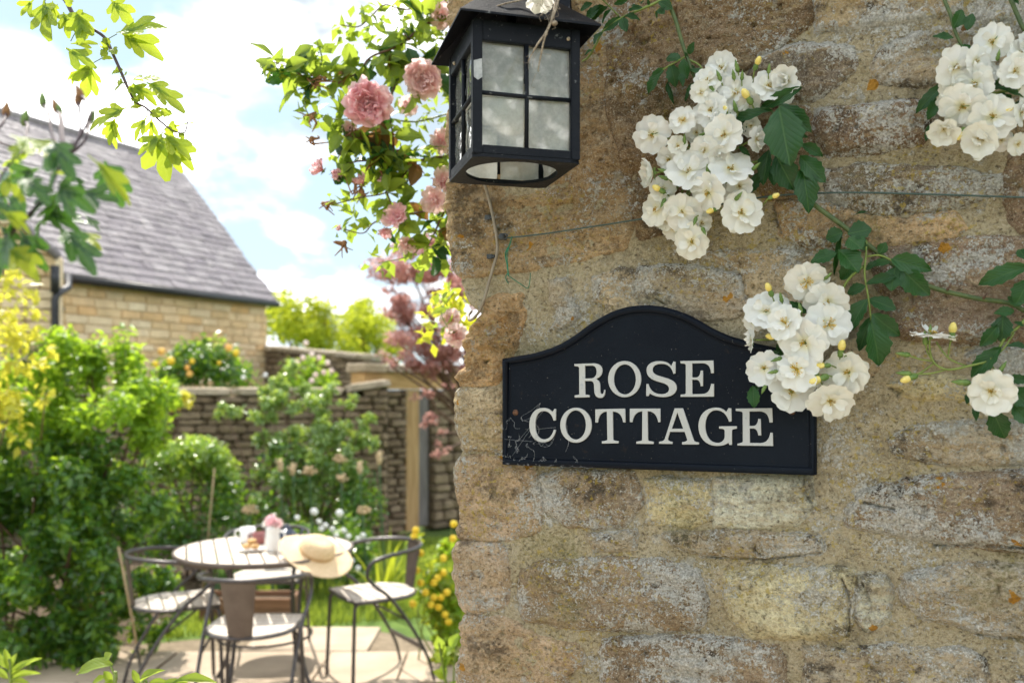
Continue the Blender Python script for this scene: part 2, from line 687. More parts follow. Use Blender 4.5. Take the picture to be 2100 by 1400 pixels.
def skirt(V, F, depth_dir):
    """close the rim of an open height-field with a skirt"""
    from collections import Counter
    cnt = Counter()
    for f in F:
        for i in range(4):
            cnt[(f[i], f[(i + 1) % 4])] += 1
    bnd = [(a, b) for (a, b) in cnt if (b, a) not in cnt]
    ids = {}
    nv = list(V)
    for a, b in bnd:
        for q in (a, b):
            if q not in ids:
                ids[q] = len(nv)
                nv.append(depth_dir[q])
    extra = [(b, a, ids[a], ids[b]) for a, b in bnd]
    return np.array(nv), np.vstack([F, np.array(extra, dtype=np.int64)]) if extra else F


stone_seed = [0]


def wall_stone(poly, tint, lichen, parent, off, H=0.006, step=0.0017, rough=1.0, warp=1.0, rr=0.008, sink=0.0):
    """one stone: a rough height-field patch over polygon (a, v) that dives under the mortar at its rim"""
    stone_seed[0] += 1
    sd = stone_seed[0] * 13
    sm = smooth_path([(p[0], p[1], 0) for p in poly + poly[:1]], 4)[:-1]
    pts = []
    for i, p in enumerate(sm):
        a_, b_ = poly[i // 4], poly[(i // 4 + 1) % len(poly)]
        t_ = (i % 4) / 4
        pts.append((0.18 * p.x + 0.82 * (a_[0] + (b_[0] - a_[0]) * t_), 0.18 * p.y + 0.82 * (a_[1] + (b_[1] - a_[1]) * t_)))
    a0, a1 = min(p[0] for p in pts) - 0.012, max(p[0] for p in pts) + 0.012
    v0, v1 = min(p[1] for p in pts) - 0.012, max(p[1] for p in pts) + 0.012
    na, nv = max(4, int((a1 - a0) / step)), max(4, int((v1 - v0) / step))
    A, Vv = np.meshgrid(np.linspace(a0, a1, na), np.linspace(v0, v1, nv))
    A, Vv = A.ravel(), Vv.ravel()
    d = sdist(A, Vv, pts) + 0.0025 + warp * (0.0040 * fbm(A, Vv, 24, 4, sd) + 0.0024 * fbm(A, Vv, 95, 4, sd + 3))
    H = H * 1.2
    rr = rr * 0.55
    h = np.where(d > 0, H * (1 - np.exp(-np.maximum(d, 0) / rr)), d * 1.3)
    layer = fbm(A * 0.35, Vv * 2.6, 26, 4, sd + 5)
    step_n = np.round(layer * 3.5) / 3.5
    amp = np.clip(d / 0.010, 0, 1) * rough
    h = h + amp * (0.0062 * fbm(A, Vv, 11, 4, sd + 1) + 0.0040 * fbm(A, Vv, 46, 5, sd + 2) + 0.0016 * fbm(A, Vv, 190, 2, sd + 4)
                   + 0.0034 * (0.6 * step_n + 0.4 * layer))
    pit = fbm(A, Vv, 95, 2, sd + 8)
    h = h - amp * 0.0035 * np.clip(pit - 0.52, 0, 1) * 4
    h = h + crack_depth(A, Vv) - sink
    keep = d > -0.0065
    idx = np.arange(na * nv).reshape(nv, na)
    q = np.stack([idx[:-1, :-1], idx[:-1, 1:], idx[1:, 1:], idx[1:, :-1]], -1).reshape(-1, 4)
    q = q[keep[q].all(1)]
    if len(q) == 0:
        return None
    used = np.unique(q)
    rem = np.full(na * nv, -1)
    rem[used] = np.arange(len(used))
    q = rem[q]
    A, Vv, h = A[used], Vv[used], h[used]
    rimd = d[used]
    P = wall_map(A, Vv, h) - np.array(off)
    B = wall_map(A, Vv, h - 0.02) - np.array(off)
    P2, F2 = skirt(P, q, B)
    me = np_mesh('stone', P2, F2, M_STONE)
    at_ = me.attributes.new('rim', 'FLOAT', 'POINT')
    at_.data.foreach_set('value', np.concatenate([rimd, np.zeros(len(P2) - len(rimd))]).astype(np.float32))
    o = place('stone', me, parent)
    o.color = (*[min(0.80, 1.52 * (0.74 * c + 0.26 * (0.5 * tint[0] + 0.35 * tint[1] + 0.15 * tint[2])) ** 1.2) for c in tint], lichen)
    return o


BR = (0.31, 0.205, 0.105)     # dark brown
OR = (0.58, 0.36, 0.145)       # orange
TN = (0.56, 0.44, 0.265)       # tan
CM = (0.78, 0.655, 0.43)        # cream
GY = (0.48, 0.41, 0.30)        # grey tan
RB = (0.31, 0.21, 0.135)       # red brown

# outlines read off the photograph; corner points (x < 960) run on round the side
STONES = [
    ([(880, -60), (1215, -60), (1232, 60), (1222, 200), (1258, 330), (1285, 440), (1270, 505), (1180, 528), (1060, 552), (960, 562), (880, 560)], (0.490, 0.334, 0.163), 0.52, 0.006, 1.5),
    ([(1240, -60), (1635, -60), (1650, 40), (1590, 88), (1490, 160), (1510, 260), (1480, 380), (1400, 470), (1300, 490), (1290, 420), (1262, 320), (1232, 200)], BR, 0.50, 0.006, 1.6),
    ([(1600, 98), (1690, 90), (1735, 100), (1742, 130), (1700, 172), (1650, 205), (1560, 212), (1512, 180), (1540, 130)], (0.270, 0.220, 0.170), 0.75, 0.006, 1.2),
    ([(1662, -50), (1955, -50), (1945, 28), (1800, 52), (1665, 62)], TN, 0.82, 0.006, 1.0),
    ([(1790, 105), (1860, 72), (1950, 62), (2010, 80), (2005, 130), (1960, 160), (1870, 176), (1800, 165), (1778, 135)], GY, 0.70, 0.007, 1.2),
    ([(1990, -50), (2160, -50), (2160, 60), (2050, 90), (1985, 40)], GY, 0.75, 0.006, 1.0),
    ([(2040, 120), (2160, 100), (2160, 290), (2060, 300), (1960, 285), (1935, 240), (2000, 190)], TN, 0.45, 0.005, 1.0),
    ([(1540, 235), (1640, 225), (1650, 300), (1640, 400), (1560, 400), (1510, 330)], BR, 0.55, 0.005, 1.2),
    ([(1668, 228), (1760, 218), (1870, 206), (1912, 232), (1880, 288), (1780, 308), (1690, 318), (1660, 275)], RB, 0.80, 0.007, 1.3),
    ([(1672, 352), (1750, 342), (1900, 348), (2040, 360), (2045, 395), (1900, 428), (1790, 440), (1700, 412)], (0.312, 0.248, 0.177), 0.82, 0.007, 1.3),
    ([(1585, 420), (1690, 418), (1760, 446), (1830, 452), (1940, 440), (1965, 470), (1900, 496), (1780, 505), (1640, 506), (1592, 480)], (0.568, 0.383, 0.185), 0.50, 0.007, 1.3),
    ([(2058, 325), (2160, 310), (2160, 470), (2075, 475), (2046, 420)], RB, 0.35, 0.006, 1.0),
    ([(1782, 512), (1900, 500), (2160, 488), (2160, 690), (2010, 704), (1850, 690), (1792, 655), (1786, 570)], RB, 0.62, 0.007, 1.3),
    ([(1425, 520), (1590, 520), (1740, 545), (1740, 660), (1540, 650), (1510, 560)], TN, 0.40, 0.003, 0.9),
    ([(1114, 578), (1152, 574), (1160, 668), (1122, 672)], GY, 0.60, 0.006, 0.9),
    ([(1208, 575), (1256, 558), (1288, 562), (1284, 612), (1290, 655), (1232, 652), (1212, 610)], TN, 0.68, 0.007, 1.1),
    ([(1298, 552), (1410, 548), (1500, 568), (1500, 650), (1400, 655), (1302, 640)], GY, 0.72, 0.005, 1.0),
    ([(880, 690), (975, 650), (1000, 612), (1058, 606), (1062, 650), (1050, 700), (1030, 755), (1010, 784), (960, 788), (880, 790)], OR, 0.18, 0.008, 2.6),
    ([(1190, 690), (1262, 672), (1240, 705), (1150, 730)], CM, 0.80, 0.005, 1.0),
    ([(880, 800), (990, 797), (1050, 804), (1055, 925), (960, 922), (880, 920)], TN, 0.62, 0.008, 0.9),
    ([(880, 948), (990, 936), (1080, 955), (1098, 1030), (1090, 1085), (1030, 1104), (935, 1104), (880, 1100)], (0.525, 0.369, 0.220), 0.50, 0.007, 1.0),
    ([(880, 1122), (1015, 1120), (1030, 1170), (1025, 1235), (970, 1255), (880, 1250)], (0.540, 0.405, 0.270), 0.52, 0.007, 0.9),
    ([(880, 1272), (1020, 1266), (1080, 1300), (1170, 1326), (1190, 1346), (1145, 1390), (1130, 1470), (880, 1470)], (0.525, 0.372, 0.220), 0.52, 0.007, 1.3),
    ([(1102, 980), (1150, 962), (1285, 970), (1302, 1035), (1268, 1074), (1160, 1076), (1112, 1045)], (0.383, 0.291, 0.192), 0.70, 0.007, 1.2),
    ([(1312, 985), (1440, 985), (1448, 1055), (1400, 1074), (1316, 1068)], (0.639, 0.525, 0.284), 0.75, 0.004, 0.9),
    ([(1454, 982), (1640, 984), (1652, 1035), (1618, 1073), (1454, 1078)], CM, 0.38, 0.005, 1.0),
    ([(1192, 1098), (1288, 1092), (1290, 1122), (1212, 1126)], GY, 0.80, 0.005, 1.0),
    ([(1352, 1097), (1420, 1091), (1560, 1090), (1668, 1102), (1672, 1128), (1560, 1142), (1430, 1138), (1372, 1116)], GY, 0.82, 0.008, 1.3),
    ([(1056, 1172), (1100, 1152), (1200, 1143), (1340, 1147), (1415, 1178), (1432, 1235), (1420, 1284), (1280, 1290), (1150, 1280), (1066, 1268), (1054, 1220)], (0.355, 0.263, 0.163), 0.80, 0.007, 1.3),
    ([(1478, 1182), (1530, 1166), (1700, 1166), (1740, 1175), (1735, 1240), (1720, 1300), (1620, 1304), (1530, 1298), (1486, 1262)], (0.66, 0.53, 0.31), 0.60, 0.006, 1.0),
    ([(1748, 1176), (1800, 1182), (1806, 1225), (1800, 1262), (1760, 1288), (1742, 1262)], CM, 0.62, 0.006, 1.0),
    ([(1842, 1182), (1900, 1166), (1980, 1156), (2160, 1170), (2160, 1312), (2000, 1294), (1880, 1266), (1842, 1232)], GY, 0.82, 0.009, 1.4),
    ([(1226, 1312), (1330, 1306), (1470, 1311), (1575, 1330), (1598, 1400), (1598, 1470), (1230, 1470)], (0.341, 0.248, 0.156), 0.80, 0.007, 1.3),
    ([(1640, 1332), (1800, 1326), (1950, 1332), (2000, 1352), (2000, 1470), (1640, 1470)], GY, 0.85, 0.007, 1.1),
    ([(2035, 1400), (2160, 1392), (2160, 1470), (2035, 1470)], TN, 0.6, 0.006, 1.1),
    ([(1725, 1050), (1765, 1002), (1900, 978), (2160, 968), (2160, 1130), (1960, 1116), (1790, 1090), (1728, 1075)], (0.355, 0.263, 0.177), 0.78, 0.010, 1.5),
    ([(1802, 902), (1870, 872), (2000, 866), (2160, 868), (2160, 940), (1960, 944), (1830, 930)], GY, 0.84, 0.007, 1.3),
    ([(1812, 787), (1880, 772), (1978, 790), (1966, 814), (1862, 820)], (0.710, 0.511, 0.270), 0.60, 0.007, 1.0),
    ([(1980, 730), (2060, 715), (2160, 712), (2160, 792), (2040, 795)], GY, 0.80, 0.006, 1.0),
    ([(1700, 700), (1775, 690), (1800, 740), (1770, 770), (1710, 760)], TN, 0.5, 0.004, 0.9),
]
wall_off = wp(0, 0, 0)
wall_off.z = 0
cottage_wall = thing('cottage_wall', 'weathered rubble stone house wall carrying the black sign and lantern', 'wall', wall_off)


def av(px, py):
    u, v = uv_on_wall(px, py)
    return (u - float(np.interp(v, CV, CU)), v)


for pts, wid, dep in (([(1712, 1182), (1725, 1215), (1728, 1240), (1726, 1270), (1724, 1300)], 0.0024, 0.010),
                      ([(1752, 1190), (1760, 1206), (1768, 1228), (1774, 1248)], 0.0018, 0.006),
                      ([(1758, 1029), (1785, 1036), (1818, 1042)], 0.0028, 0.011),
                      ([(1634, 980), (1640, 1010), (1654, 1040), (1655, 1052)], 0.0018, 0.007),
                      ([(1574, 420), (1578, 450), (1590, 480)], 0.0022, 0.009),
                      ([(1536, 1112), (1538, 1130), (1556, 1140)], 0.0022, 0.008),
                      ([(1900, 1118), (1990, 1112), (2100, 1122)], 0.0026, 0.010),
                      ([(1990, 1300), (2050, 1306), (2100, 1309)], 0.0024, 0.009),
                      ([(1815, 795), (1836, 806)], 0.0026, 0.010),
                      ([(1420, 1092), (1418, 1112)], 0.002, 0.007),
                      ([(1640, 320), (1690, 316), (1790, 306)], 0.0022, 0.008),
                      ([(1430, 1141), (1560, 1146), (1670, 1132)], 0.0024, 0.008)):
    CRACKS.append(([av(*p) for p in pts], wid, dep))

for poly, tint, lich, H, rg in STONES:
    pl = []
    for x, y in poly:
        a, v = av(x, y)
        if x == 880:
            a = -RN.choice((0.16, 0.30))
        pl.append((a, v))
    xs = [p[0] for p in pl if p[0] < 0]
    if xs:
        pl = [(min(xs), p[1]) if p[0] < 0 else p for p in pl]
    wall_stone(pl, tint, lich, cottage_wall, wall_off, H * (0.62 if xs else 0.9), rough=rg)


# rows of stones outside the picture, coarser
def stone_row_fill(a0, a1, v0, v1, rh=0.125):
    v = v0
    while v < v1 - 0.03:
        hh = min(RN.uniform(0.7, 1.25) * rh, v1 - v)
        a = a0 + RN.uniform(-0.05, 0.0) * (a0 > -0.5)
        a = a0
        while a < a1 - 0.05:
            ww = min(RN.uniform(0.16, 0.42), a1 - a)
            g = 0.010
            x0, x1, y0, y1 = a + g, a + ww - g, v + g, v + hh - g
            if x1 - x0 > 0.04 and y1 - y0 > 0.03:
                j = lambda: RN.uniform(-0.008, 0.008)
                wall_stone([(x0 + j(), y0 + j()), ((x0 + x1) / 2, y0 + j()), (x1 + j(), y0 + j()), (x1 + j(), (y0 + y1) / 2), (x1 + j(), y1 + j()),
                            ((x0 + x1) / 2, y1 + j()), (x0 + j(), y1 + j()), (x0 + j(), (y0 + y1) / 2)],
                           RN.choice((BR, TN, GY, RB, CM, OR)), RN.uniform(0.3, 0.8), cottage_wall, wall_off, 0.007, step=0.014, rr=0.012)
            a += ww
        v += hh


VLO, VHI = 1.075, 2.13
stone_row_fill(-0.30, 2.0, 0.0, VLO, 0.17)
stone_row_fill(-0.30, 2.0, VHI, 3.2, 0.17)
stone_row_fill(0.83, 2.0, VLO, VHI, 0.16)
stone_row_fill(-1.6, -0.32, 0.0, 3.2, 0.19)


def mortar_patch(a0, a1, v0, v1, step, name='mortar'):
    na, nv = int((a1 - a0) / step) + 2, int((v1 - v0) / step) + 2
    A, V = np.meshgrid(np.linspace(a0, a1, na), np.linspace(v0, v1, nv))
    A, V = A.ravel(), V.ravel()
    h = -0.0026 + 0.0036 * fbm(A, V, 9, 4, 901) + 0.0026 * fbm(A, V, 44, 5, 907) + 0.0013 * fbm(A, V, 170, 3, 911) + crack_depth(A, V)
    P = wall_map(A, V, h) - np.array(wall_off)
    idx = np.arange(na * nv).reshape(nv, na)
    F = np.stack([idx[:-1, :-1], idx[:-1, 1:], idx[1:, 1:], idx[1:, :-1]], -1).reshape(-1, 4)
    return place(name, np_mesh(name, P, F, M_MORTAR), cottage_wall)


mortar_patch(-0.06, 0.83, VLO, VHI, 0.0018)
mortar_patch(-1.6, -0.06, 0.0, 3.2, 0.03)
mortar_patch(-0.06, 2.0, -0.05, VLO, 0.02)
mortar_patch(-0.06, 2.0, VHI, 3.2, 0.02)
mortar_patch(0.83, 2.0, VLO, VHI, 0.02)
# the body of the wall behind its faces
_wb = MB()
_c = [wp(-0.245, 0, -0.03), wp(1.72, 0, -0.03), wp(1.72, 0, -1.62), wp(-0.245, 0, -1.62)]
_wb.add([p for p in _c] + [p + Vector((0, 0, 3.19)) for p in _c], [(0, 1, 2, 3), (7, 6, 5, 4), (0, 4, 5, 1), (1, 5, 6, 2), (2, 6, 7, 3), (3, 7, 4, 0)])
_wb.build('wall_core', M_MORTAR, cottage_wall, smooth=False)
# ------------------------------------------------------------------ house sign
def paint_mat(name, base, wear, dust, rough=0.38, chip=0.5, dusty=0.4, scale=60, spec=0.4):
    m, nt, out = new_mat(name)
    pos = nt.n('ShaderNodeNewGeometry').outputs['Position']
    b = principled(nt, out, rough, spec)
    n1 = nt.noise(pos, scale, 6, 0.7)
    n2 = nt.noise(nt.vmap(pos, (1, 1, 1), (3, 1, 2)), 9, 5, 0.6)
    n3 = nt.noise(nt.vmap(pos, (1, 1, 1), (1, 8, 2)), 330, 3, 0.7)
    col = nt.mix(nt.math('MULTIPLY', nt.ramp(n2, 0.35, 0.7), dusty), base, dust)
    col = nt.mix(nt.math('MULTIPLY', nt.ramp(n3, 0.62, 0.72), dusty), col, dust)
    n4 = nt.noise(nt.vmap(pos, (1, 1, 1), (7, 7, 7)), 420, 2, 0.6)
    col = nt.mix(nt.math('MULTIPLY', nt.ramp(n4, 0.735, 0.765), dusty * 1.4), col, (0.38, 0.36, 0.32))
    ch = nt.ramp(n1, 0.66 - 0.1 * chip, 0.72 - 0.1 * chip)
    col = nt.mix(nt.math('MULTIPLY', ch, chip), col, wear)
    nt.l(col, b.inputs['Base Color'])
    r = nt.math('ADD', rough - 0.08, nt.math('MULTIPLY', n2, 0.25))
    nt.l(r, b.inputs['Roughness'])
    h = nt.math('ADD', nt.math('MULTIPLY', n1, 0.7), nt.math('MULTIPLY', n3, 0.3))
    nt.l(bump(nt, h, 0.0012, 0.8), b.inputs['Normal'])
    return m


M_BLACK = paint_mat('black_enamel', (0.0028, 0.0048, 0.0100), (0.035, 0.024, 0.016), (0.008, 0.012, 0.019), 0.46, 0.32, 0.5, 60, 0.10)
M_LETTER = paint_mat('cream_letter_paint', (0.42, 0.42, 0.41), (0.13, 0.17, 0.26), (0.38, 0.39, 0.41), 0.6, 0.38, 0.4, 130)
M_IRON = paint_mat('black_lantern_paint', (0.0036, 0.0052, 0.0095), (0.26, 0.27, 0.28), (0.016, 0.018, 0.024), 0.44, 0.42, 0.5, 75, 0.14)
M_RUST = simple_mat('rusty_screw', (0.05, 0.028, 0.018), (0.14, 0.06, 0.03), 300, 0.8)

SIGN_N = 0.016      # how far the sign face stands out from the wall


def flat_mesh(name, splines, n, thick, bev, mat, res=1):
    """filled outlines given in pixels -> solid plate lying parallel to the wall at distance n"""
    cu = bpy.data.curves.new(name, 'CURVE')
    cu.dimensions = '2D'
    cu.fill_mode = 'BOTH'
    cu.extrude = thick / 2
    cu.bevel_depth = bev
    cu.bevel_resolution = res
    cu.offset = -bev * 1.35
    pts_all = []
    for sp in splines:
        s = cu.splines.new('POLY')
        s.points.add(len(sp) - 1)
        for i, (x, y) in enumerate(sp):
            u, v = uv_on_wall(x, y, n)
            s.points[i].co = (u, v, 0, 1)
        s.use_cyclic_u = True
    ob = bpy.data.objects.new(name, cu)
    me = bpy.data.meshes.new_from_object(ob)
    bpy.data.objects.remove(ob)
    bpy.data.curves.remove(cu)
    me.name = name
    nn = n - thick / 2
    for vtx in me.vertices:
        u, v, z = vtx.co
        vtx.co = wp(u, v, nn + z)
    me.materials.clear()
    me.materials.append(mat)
    return me


def set_origin(me, off):
    me.transform(Matrix.Translation(-Vector(off)))
    return me


sign_pos = on_wall(1350, 850, 0)
sign = thing('house_sign', 'black cast metal name plate with arched top reading ROSE COTTAGE', 'sign', sign_pos)
crop_sign = [(90, 1058), (90, 405), (150, 396), (200, 388), (262, 378), (320, 364), (390, 342), (450, 316), (505, 284), (560, 247), (610, 210), (660, 176),
             (710, 147), (760, 121), (810, 103), (860, 90), (910, 83), (960, 80), (1010, 81), (1060, 86), (1110, 96), (1160, 111), (1210, 128), (1260, 150),
             (1320, 184), (1380, 220), (1430, 243), (1480, 265), (1530, 282), (1580, 296), (1640, 312), (1700, 326), (1780, 342), (1850, 352), (1930, 358), (2021, 360), (2024, 1121)]
sg = [(1000 + x / 3, 600 + y / 3) for x, y in crop_sign]
place('plate', set_origin(flat_mesh('plate', [sg], SIGN_N - 0.0015, 0.009, 0.0007, M_BLACK), sign_pos), sign)
rim = MB()
cxs, cys = sum(p[0] for p in sg) / len(sg), sum(p[1] for p in sg) / len(sg)


def inset_loop(pts, d):
    out = []
    m = len(pts)
    for i in range(m):
        a, b, c = Vector(pts[i - 1]), Vector(pts[i]), Vector(pts[(i + 1) % m])
        n1 = Vector((-(b - a).y, (b - a).x)).normalized()
        n2 = Vector((-(c - b).y, (c - b).x)).normalized()
        nn = (n1 + n2)
        nn = nn.normalized() / max(0.35, nn.normalized().dot(n1))
        q = b + nn * d
        out.append((q.x, q.y))
    return out


inn = inset_loop(sg, 7.0)
area = sum(sg[i][0] * sg[(i + 1) % len(sg)][1] - sg[(i + 1) % len(sg)][0] * sg[i][1] for i in range(len(sg)))
if sum(math.hypot(x - cxs, y - cys) for x, y in inn) > sum(math.hypot(x - cxs, y - cys) for x, y in sg):
    inn = inset_loop(sg, -7.0)
rimpts = [on_wall(x, y, SIGN_N - 0.0005) for x, y in inn]
dense = []
for i in range(len(rimpts)):
    dense.append(rimpts[i])
rim.tube(dense, 0.0048, 10, closed=True)
rim.build('rim', M_BLACK, sign)
inn2 = inset_loop(inn, 9 if inn != inset_loop(sg, -7.0) else -9)
rim2 = MB()
rim2.tube([on_wall(x, y, SIGN_N - 0.0020) for x, y in inn2], 0.0022, 8, closed=True)
rim2.build('inner_bead', M_BLACK, sign)
for px, py in ((1057.5, 845.5), (1624, 843)):
    s_ = MB()
    Mz = WN.to_track_quat('Z', 'Y').to_matrix()
    s_.lathe([(0.0042, 0), (0.0042, 0.0008), (0.003, 0.0020), (0.0012, 0.0024)], on_wall(px, py, SIGN_N - 0.0014), 12, Mz)
    s_.build('screw', M_RUST, sign)


def parse(path):
    """'M x,y L x,y C x,y x,y x,y' -> polyline"""
    tok = path.replace(',', ' ').split()
    pts, i, cmd = [], 0, 'M'
    cur = None
    while i < len(tok):
        if tok[i] in 'MLC':
            cmd = tok[i]
            i += 1
            continue
        if cmd in 'ML':
            cur = (float(tok[i]), float(tok[i + 1]))
            pts.append(cur)
            i += 2
        else:
            p = [float(q) for q in tok[i:i + 6]]
            i += 6
            for k in range(1, 9):
                t = k / 8
                x = (1 - t) ** 3 * cur[0] + 3 * (1 - t) ** 2 * t * p[0] + 3 * (1 - t) * t * t * p[2] + t ** 3 * p[4]
                y = (1 - t) ** 3 * cur[1] + 3 * (1 - t) ** 2 * t * p[1] + 3 * (1 - t) * t * t * p[3] + t ** 3 * p[5]
                pts.append((x, y))
            cur = (p[4], p[5])
    return pts


def oval(x0, x1, y0, y1, n=36, pw=1.0):
    return [((x0 + x1) / 2 + (x1 - x0) / 2 * math.cos(2 * math.pi * k / n), (y0 + y1) / 2 + (y1 - y0) / 2 * math.sin(2 * math.pi * k / n)) for k in range(n)]


ZA = (6.5625, 1160, 720)
ZB = (7.5, 1060, 820)
ZC = (7.5, 1330, 820)
LETTERS = [
    (ZA, [parse('M 115,170 L 380,160 C 470,165 495,210 495,262 C 495,320 455,355 415,372 C 455,395 465,430 465,470 C 467,520 460,572 490,575 C 508,575 512,550 518,515 L 535,520 C 535,580 520,628 470,630 C 400,628 385,580 383,520 C 380,450 385,405 335,402 L 262,402 L 265,580 L 322,588 L 325,620 L 122,625 L 118,592 L 182,580 L 180,225 C 178,205 150,205 118,200'),
          parse('M 262,198 L 350,195 C 400,195 415,230 415,275 C 415,330 385,358 345,362 L 262,365')]),
    (ZA, [oval(570, 1018, 128, 620), oval(650, 943, 178, 578)]),
    (ZA, [parse('M 1450,135 L 1480,140 L 1480,300 L 1448,305 C 1430,230 1385,165 1275,172 C 1200,175 1168,210 1172,260 C 1178,310 1240,325 1310,345 C 1420,375 1495,410 1497,490 C 1497,570 1420,620 1310,618 C 1230,618 1180,600 1135,570 L 1115,605 L 1082,603 L 1085,440 L 1115,437 C 1130,500 1170,575 1290,575 C 1360,575 1392,540 1390,500 C 1385,450 1330,435 1260,415 C 1150,385 1088,345 1087,255 C 1087,180 1150,130 1260,130 C 1340,130 1385,150 1420,195')]),
    (ZA, [parse('M 1540,130 L 1990,122 L 1998,295 L 1955,298 C 1950,220 1925,165 1840,163 L 1705,165 L 1705,350 L 1760,350 C 1800,345 1812,300 1815,258 L 1850,258 L 1850,472 L 1815,472 C 1812,420 1795,388 1760,385 L 1705,385 L 1705,575 L 1840,572 C 1920,570 1945,510 1955,435 L 1998,437 L 1998,612 L 1545,615 L 1545,580 L 1600,575 C 1612,572 1615,565 1615,550 L 1615,190 C 1612,172 1600,168 1545,165')]),
    (ZB, [parse('M 580,132 L 600,135 L 600,315 L 562,318 C 545,240 500,170 410,170 C 330,172 285,250 285,380 C 285,510 330,600 410,602 C 490,602 540,550 568,452 L 602,455 C 585,570 520,650 405,652 C 270,650 190,540 190,385 C 190,230 270,118 400,118 C 470,118 510,140 545,180')]),
    (ZB, [oval(665, 1152, 115, 658), oval(750, 1060, 160, 605)]),
    (ZB, [parse('M 1205,140 L 1665,128 L 1672,345 L 1632,345 C 1620,260 1590,185 1478,178 L 1482,600 C 1482,615 1490,622 1565,628 L 1565,665 L 1305,670 L 1305,632 C 1380,622 1390,615 1390,600 L 1382,180 C 1290,180 1255,260 1248,348 L 1205,345')]),
    (ZA, [parse('M 862,770 L 1275,768 L 1278,955 L 1245,955 C 1230,880 1200,810 1105,808 L 1110,1190 C 1112,1205 1120,1208 1185,1212 L 1185,1248 L 950,1245 L 950,1212 C 1015,1205 1025,1200 1028,1190 L 1030,810 C 945,812 910,880 900,955 L 862,953')]),
    (ZA, [parse('M 1465,765 L 1580,765 L 1725,1190 C 1735,1212 1745,1218 1795,1222 L 1795,1255 L 1565,1255 L 1565,1220 C 1625,1212 1640,1200 1632,1180 L 1600,1085 L 1405,1085 L 1380,1170 C 1375,1195 1385,1210 1440,1215 L 1438,1248 L 1255,1245 L 1255,1215 C 1310,1208 1325,1195 1335,1170'),
          parse('M 1503,828 L 1580,1040 L 1430,1040')]),
    (ZC, [parse('M 1230,120 L 1275,125 L 1280,330 L 1235,335 C 1210,240 1150,160 1040,158 C 930,160 875,270 875,400 C 878,550 945,655 1060,655 C 1120,655 1165,620 1170,560 L 1168,470 C 1165,450 1150,445 1085,440 L 1080,402 L 1360,398 L 1362,440 C 1300,448 1285,455 1285,475 L 1285,690 L 1245,692 L 1225,660 C 1180,695 1120,708 1040,706 C 870,700 765,570 765,400 C 767,230 870,115 1035,113 C 1110,113 1150,135 1195,178')]),
    (ZC, [parse('M 1340,130 L 1905,120 L 1912,345 L 1858,347 C 1850,240 1810,175 1700,175 L 1555,178 L 1555,395 L 1610,395 C 1665,390 1680,340 1685,285 L 1728,288 L 1735,545 L 1685,545 C 1680,490 1660,440 1610,438 L 1558,440 L 1560,655 L 1720,658 C 1810,655 1855,600 1872,500 L 1912,502 L 1920,708 L 1365,700 L 1365,668 C 1430,655 1448,650 1448,630 L 1445,200 C 1440,180 1425,175 1340,168')]),
]
for (z, ox, oy), sps in LETTERS:
    outl = [[(ox + x / z, oy + y / z) for x, y in sp] for sp in sps]
    me = flat_mesh('letter', outl, SIGN_N + 0.0012, 0.0026, 0.0004, M_LETTER, 2)
    place('letter', set_origin(me, sign_pos), sign)

# cobweb across the lower left of the sign
M_WEB = simple_mat('cobweb_silk', (0.42, 0.43, 0.45), (0.55, 0.56, 0.58), 50, 0.7)
web = MB()
wr = random.Random(5)
nodes = [(1030 + abs(wr.gauss(0, 1)) * 62, 958 - abs(wr.gauss(0, 1)) * 42) for _ in range(120)]
nodes += [(1028, 870 + 9 * k) for k in range(9)] + [(1040 + 22 * k, 950 + k) for k in range(9)]
for i, (x, y) in enumerate(nodes):
    near = sorted(nodes, key=lambda q: (q[0] - x) ** 2 + (q[1] - y) ** 2)[1:4]
    for q in near[:wr.choice((1, 2, 3))]:
        mx, my = (x + q[0]) / 2 + wr.gauss(0, 1.5), (y + q[1]) / 2 + 2.0
        web.tube([on_wall(x, y, SIGN_N + 0.0035), on_wall(mx, my, SIGN_N + 0.004), on_wall(q[0], q[1], SIGN_N + 0.0035)], 0.00008, 3, caps=False)
for a, b in (((1062, 905), (1118, 838)), ((1050, 935), (1100, 862)), ((1098, 880), (1140, 876)), ((1035, 900), (1092, 905))):
    web.tube([on_wall(*a, SIGN_N + 0.004), on_wall(*b, SIGN_N + 0.005)], 0.00009, 3, caps=False)
tag(web.build('cobweb', M_WEB), 'dusty grey cobweb over the lower left corner of the name plate', 'cobweb')

# ------------------------------------------------------------------ lantern
LYAW = math.atan2(0.2672, 0.9636)
LX, LY = Vector((0.9636, 0.2672, 0)), Vector((-0.2672, 0.9636, 0))
LW, LD, LB, LT = 0.1222, 0.131, 1.8054, 1.9505
lan_c = Vector((-0.0419, 0.97, 0)) + LX * LW / 2 + LY * LD / 2
lan_c.z = LB
lantern = thing('wall_lantern', 'old black square lantern with small panes and pitched lid on the wall corner', 'lantern', lan_c, LYAW)
hw, hd, H_ = LW / 2, LD / 2, LT - LB


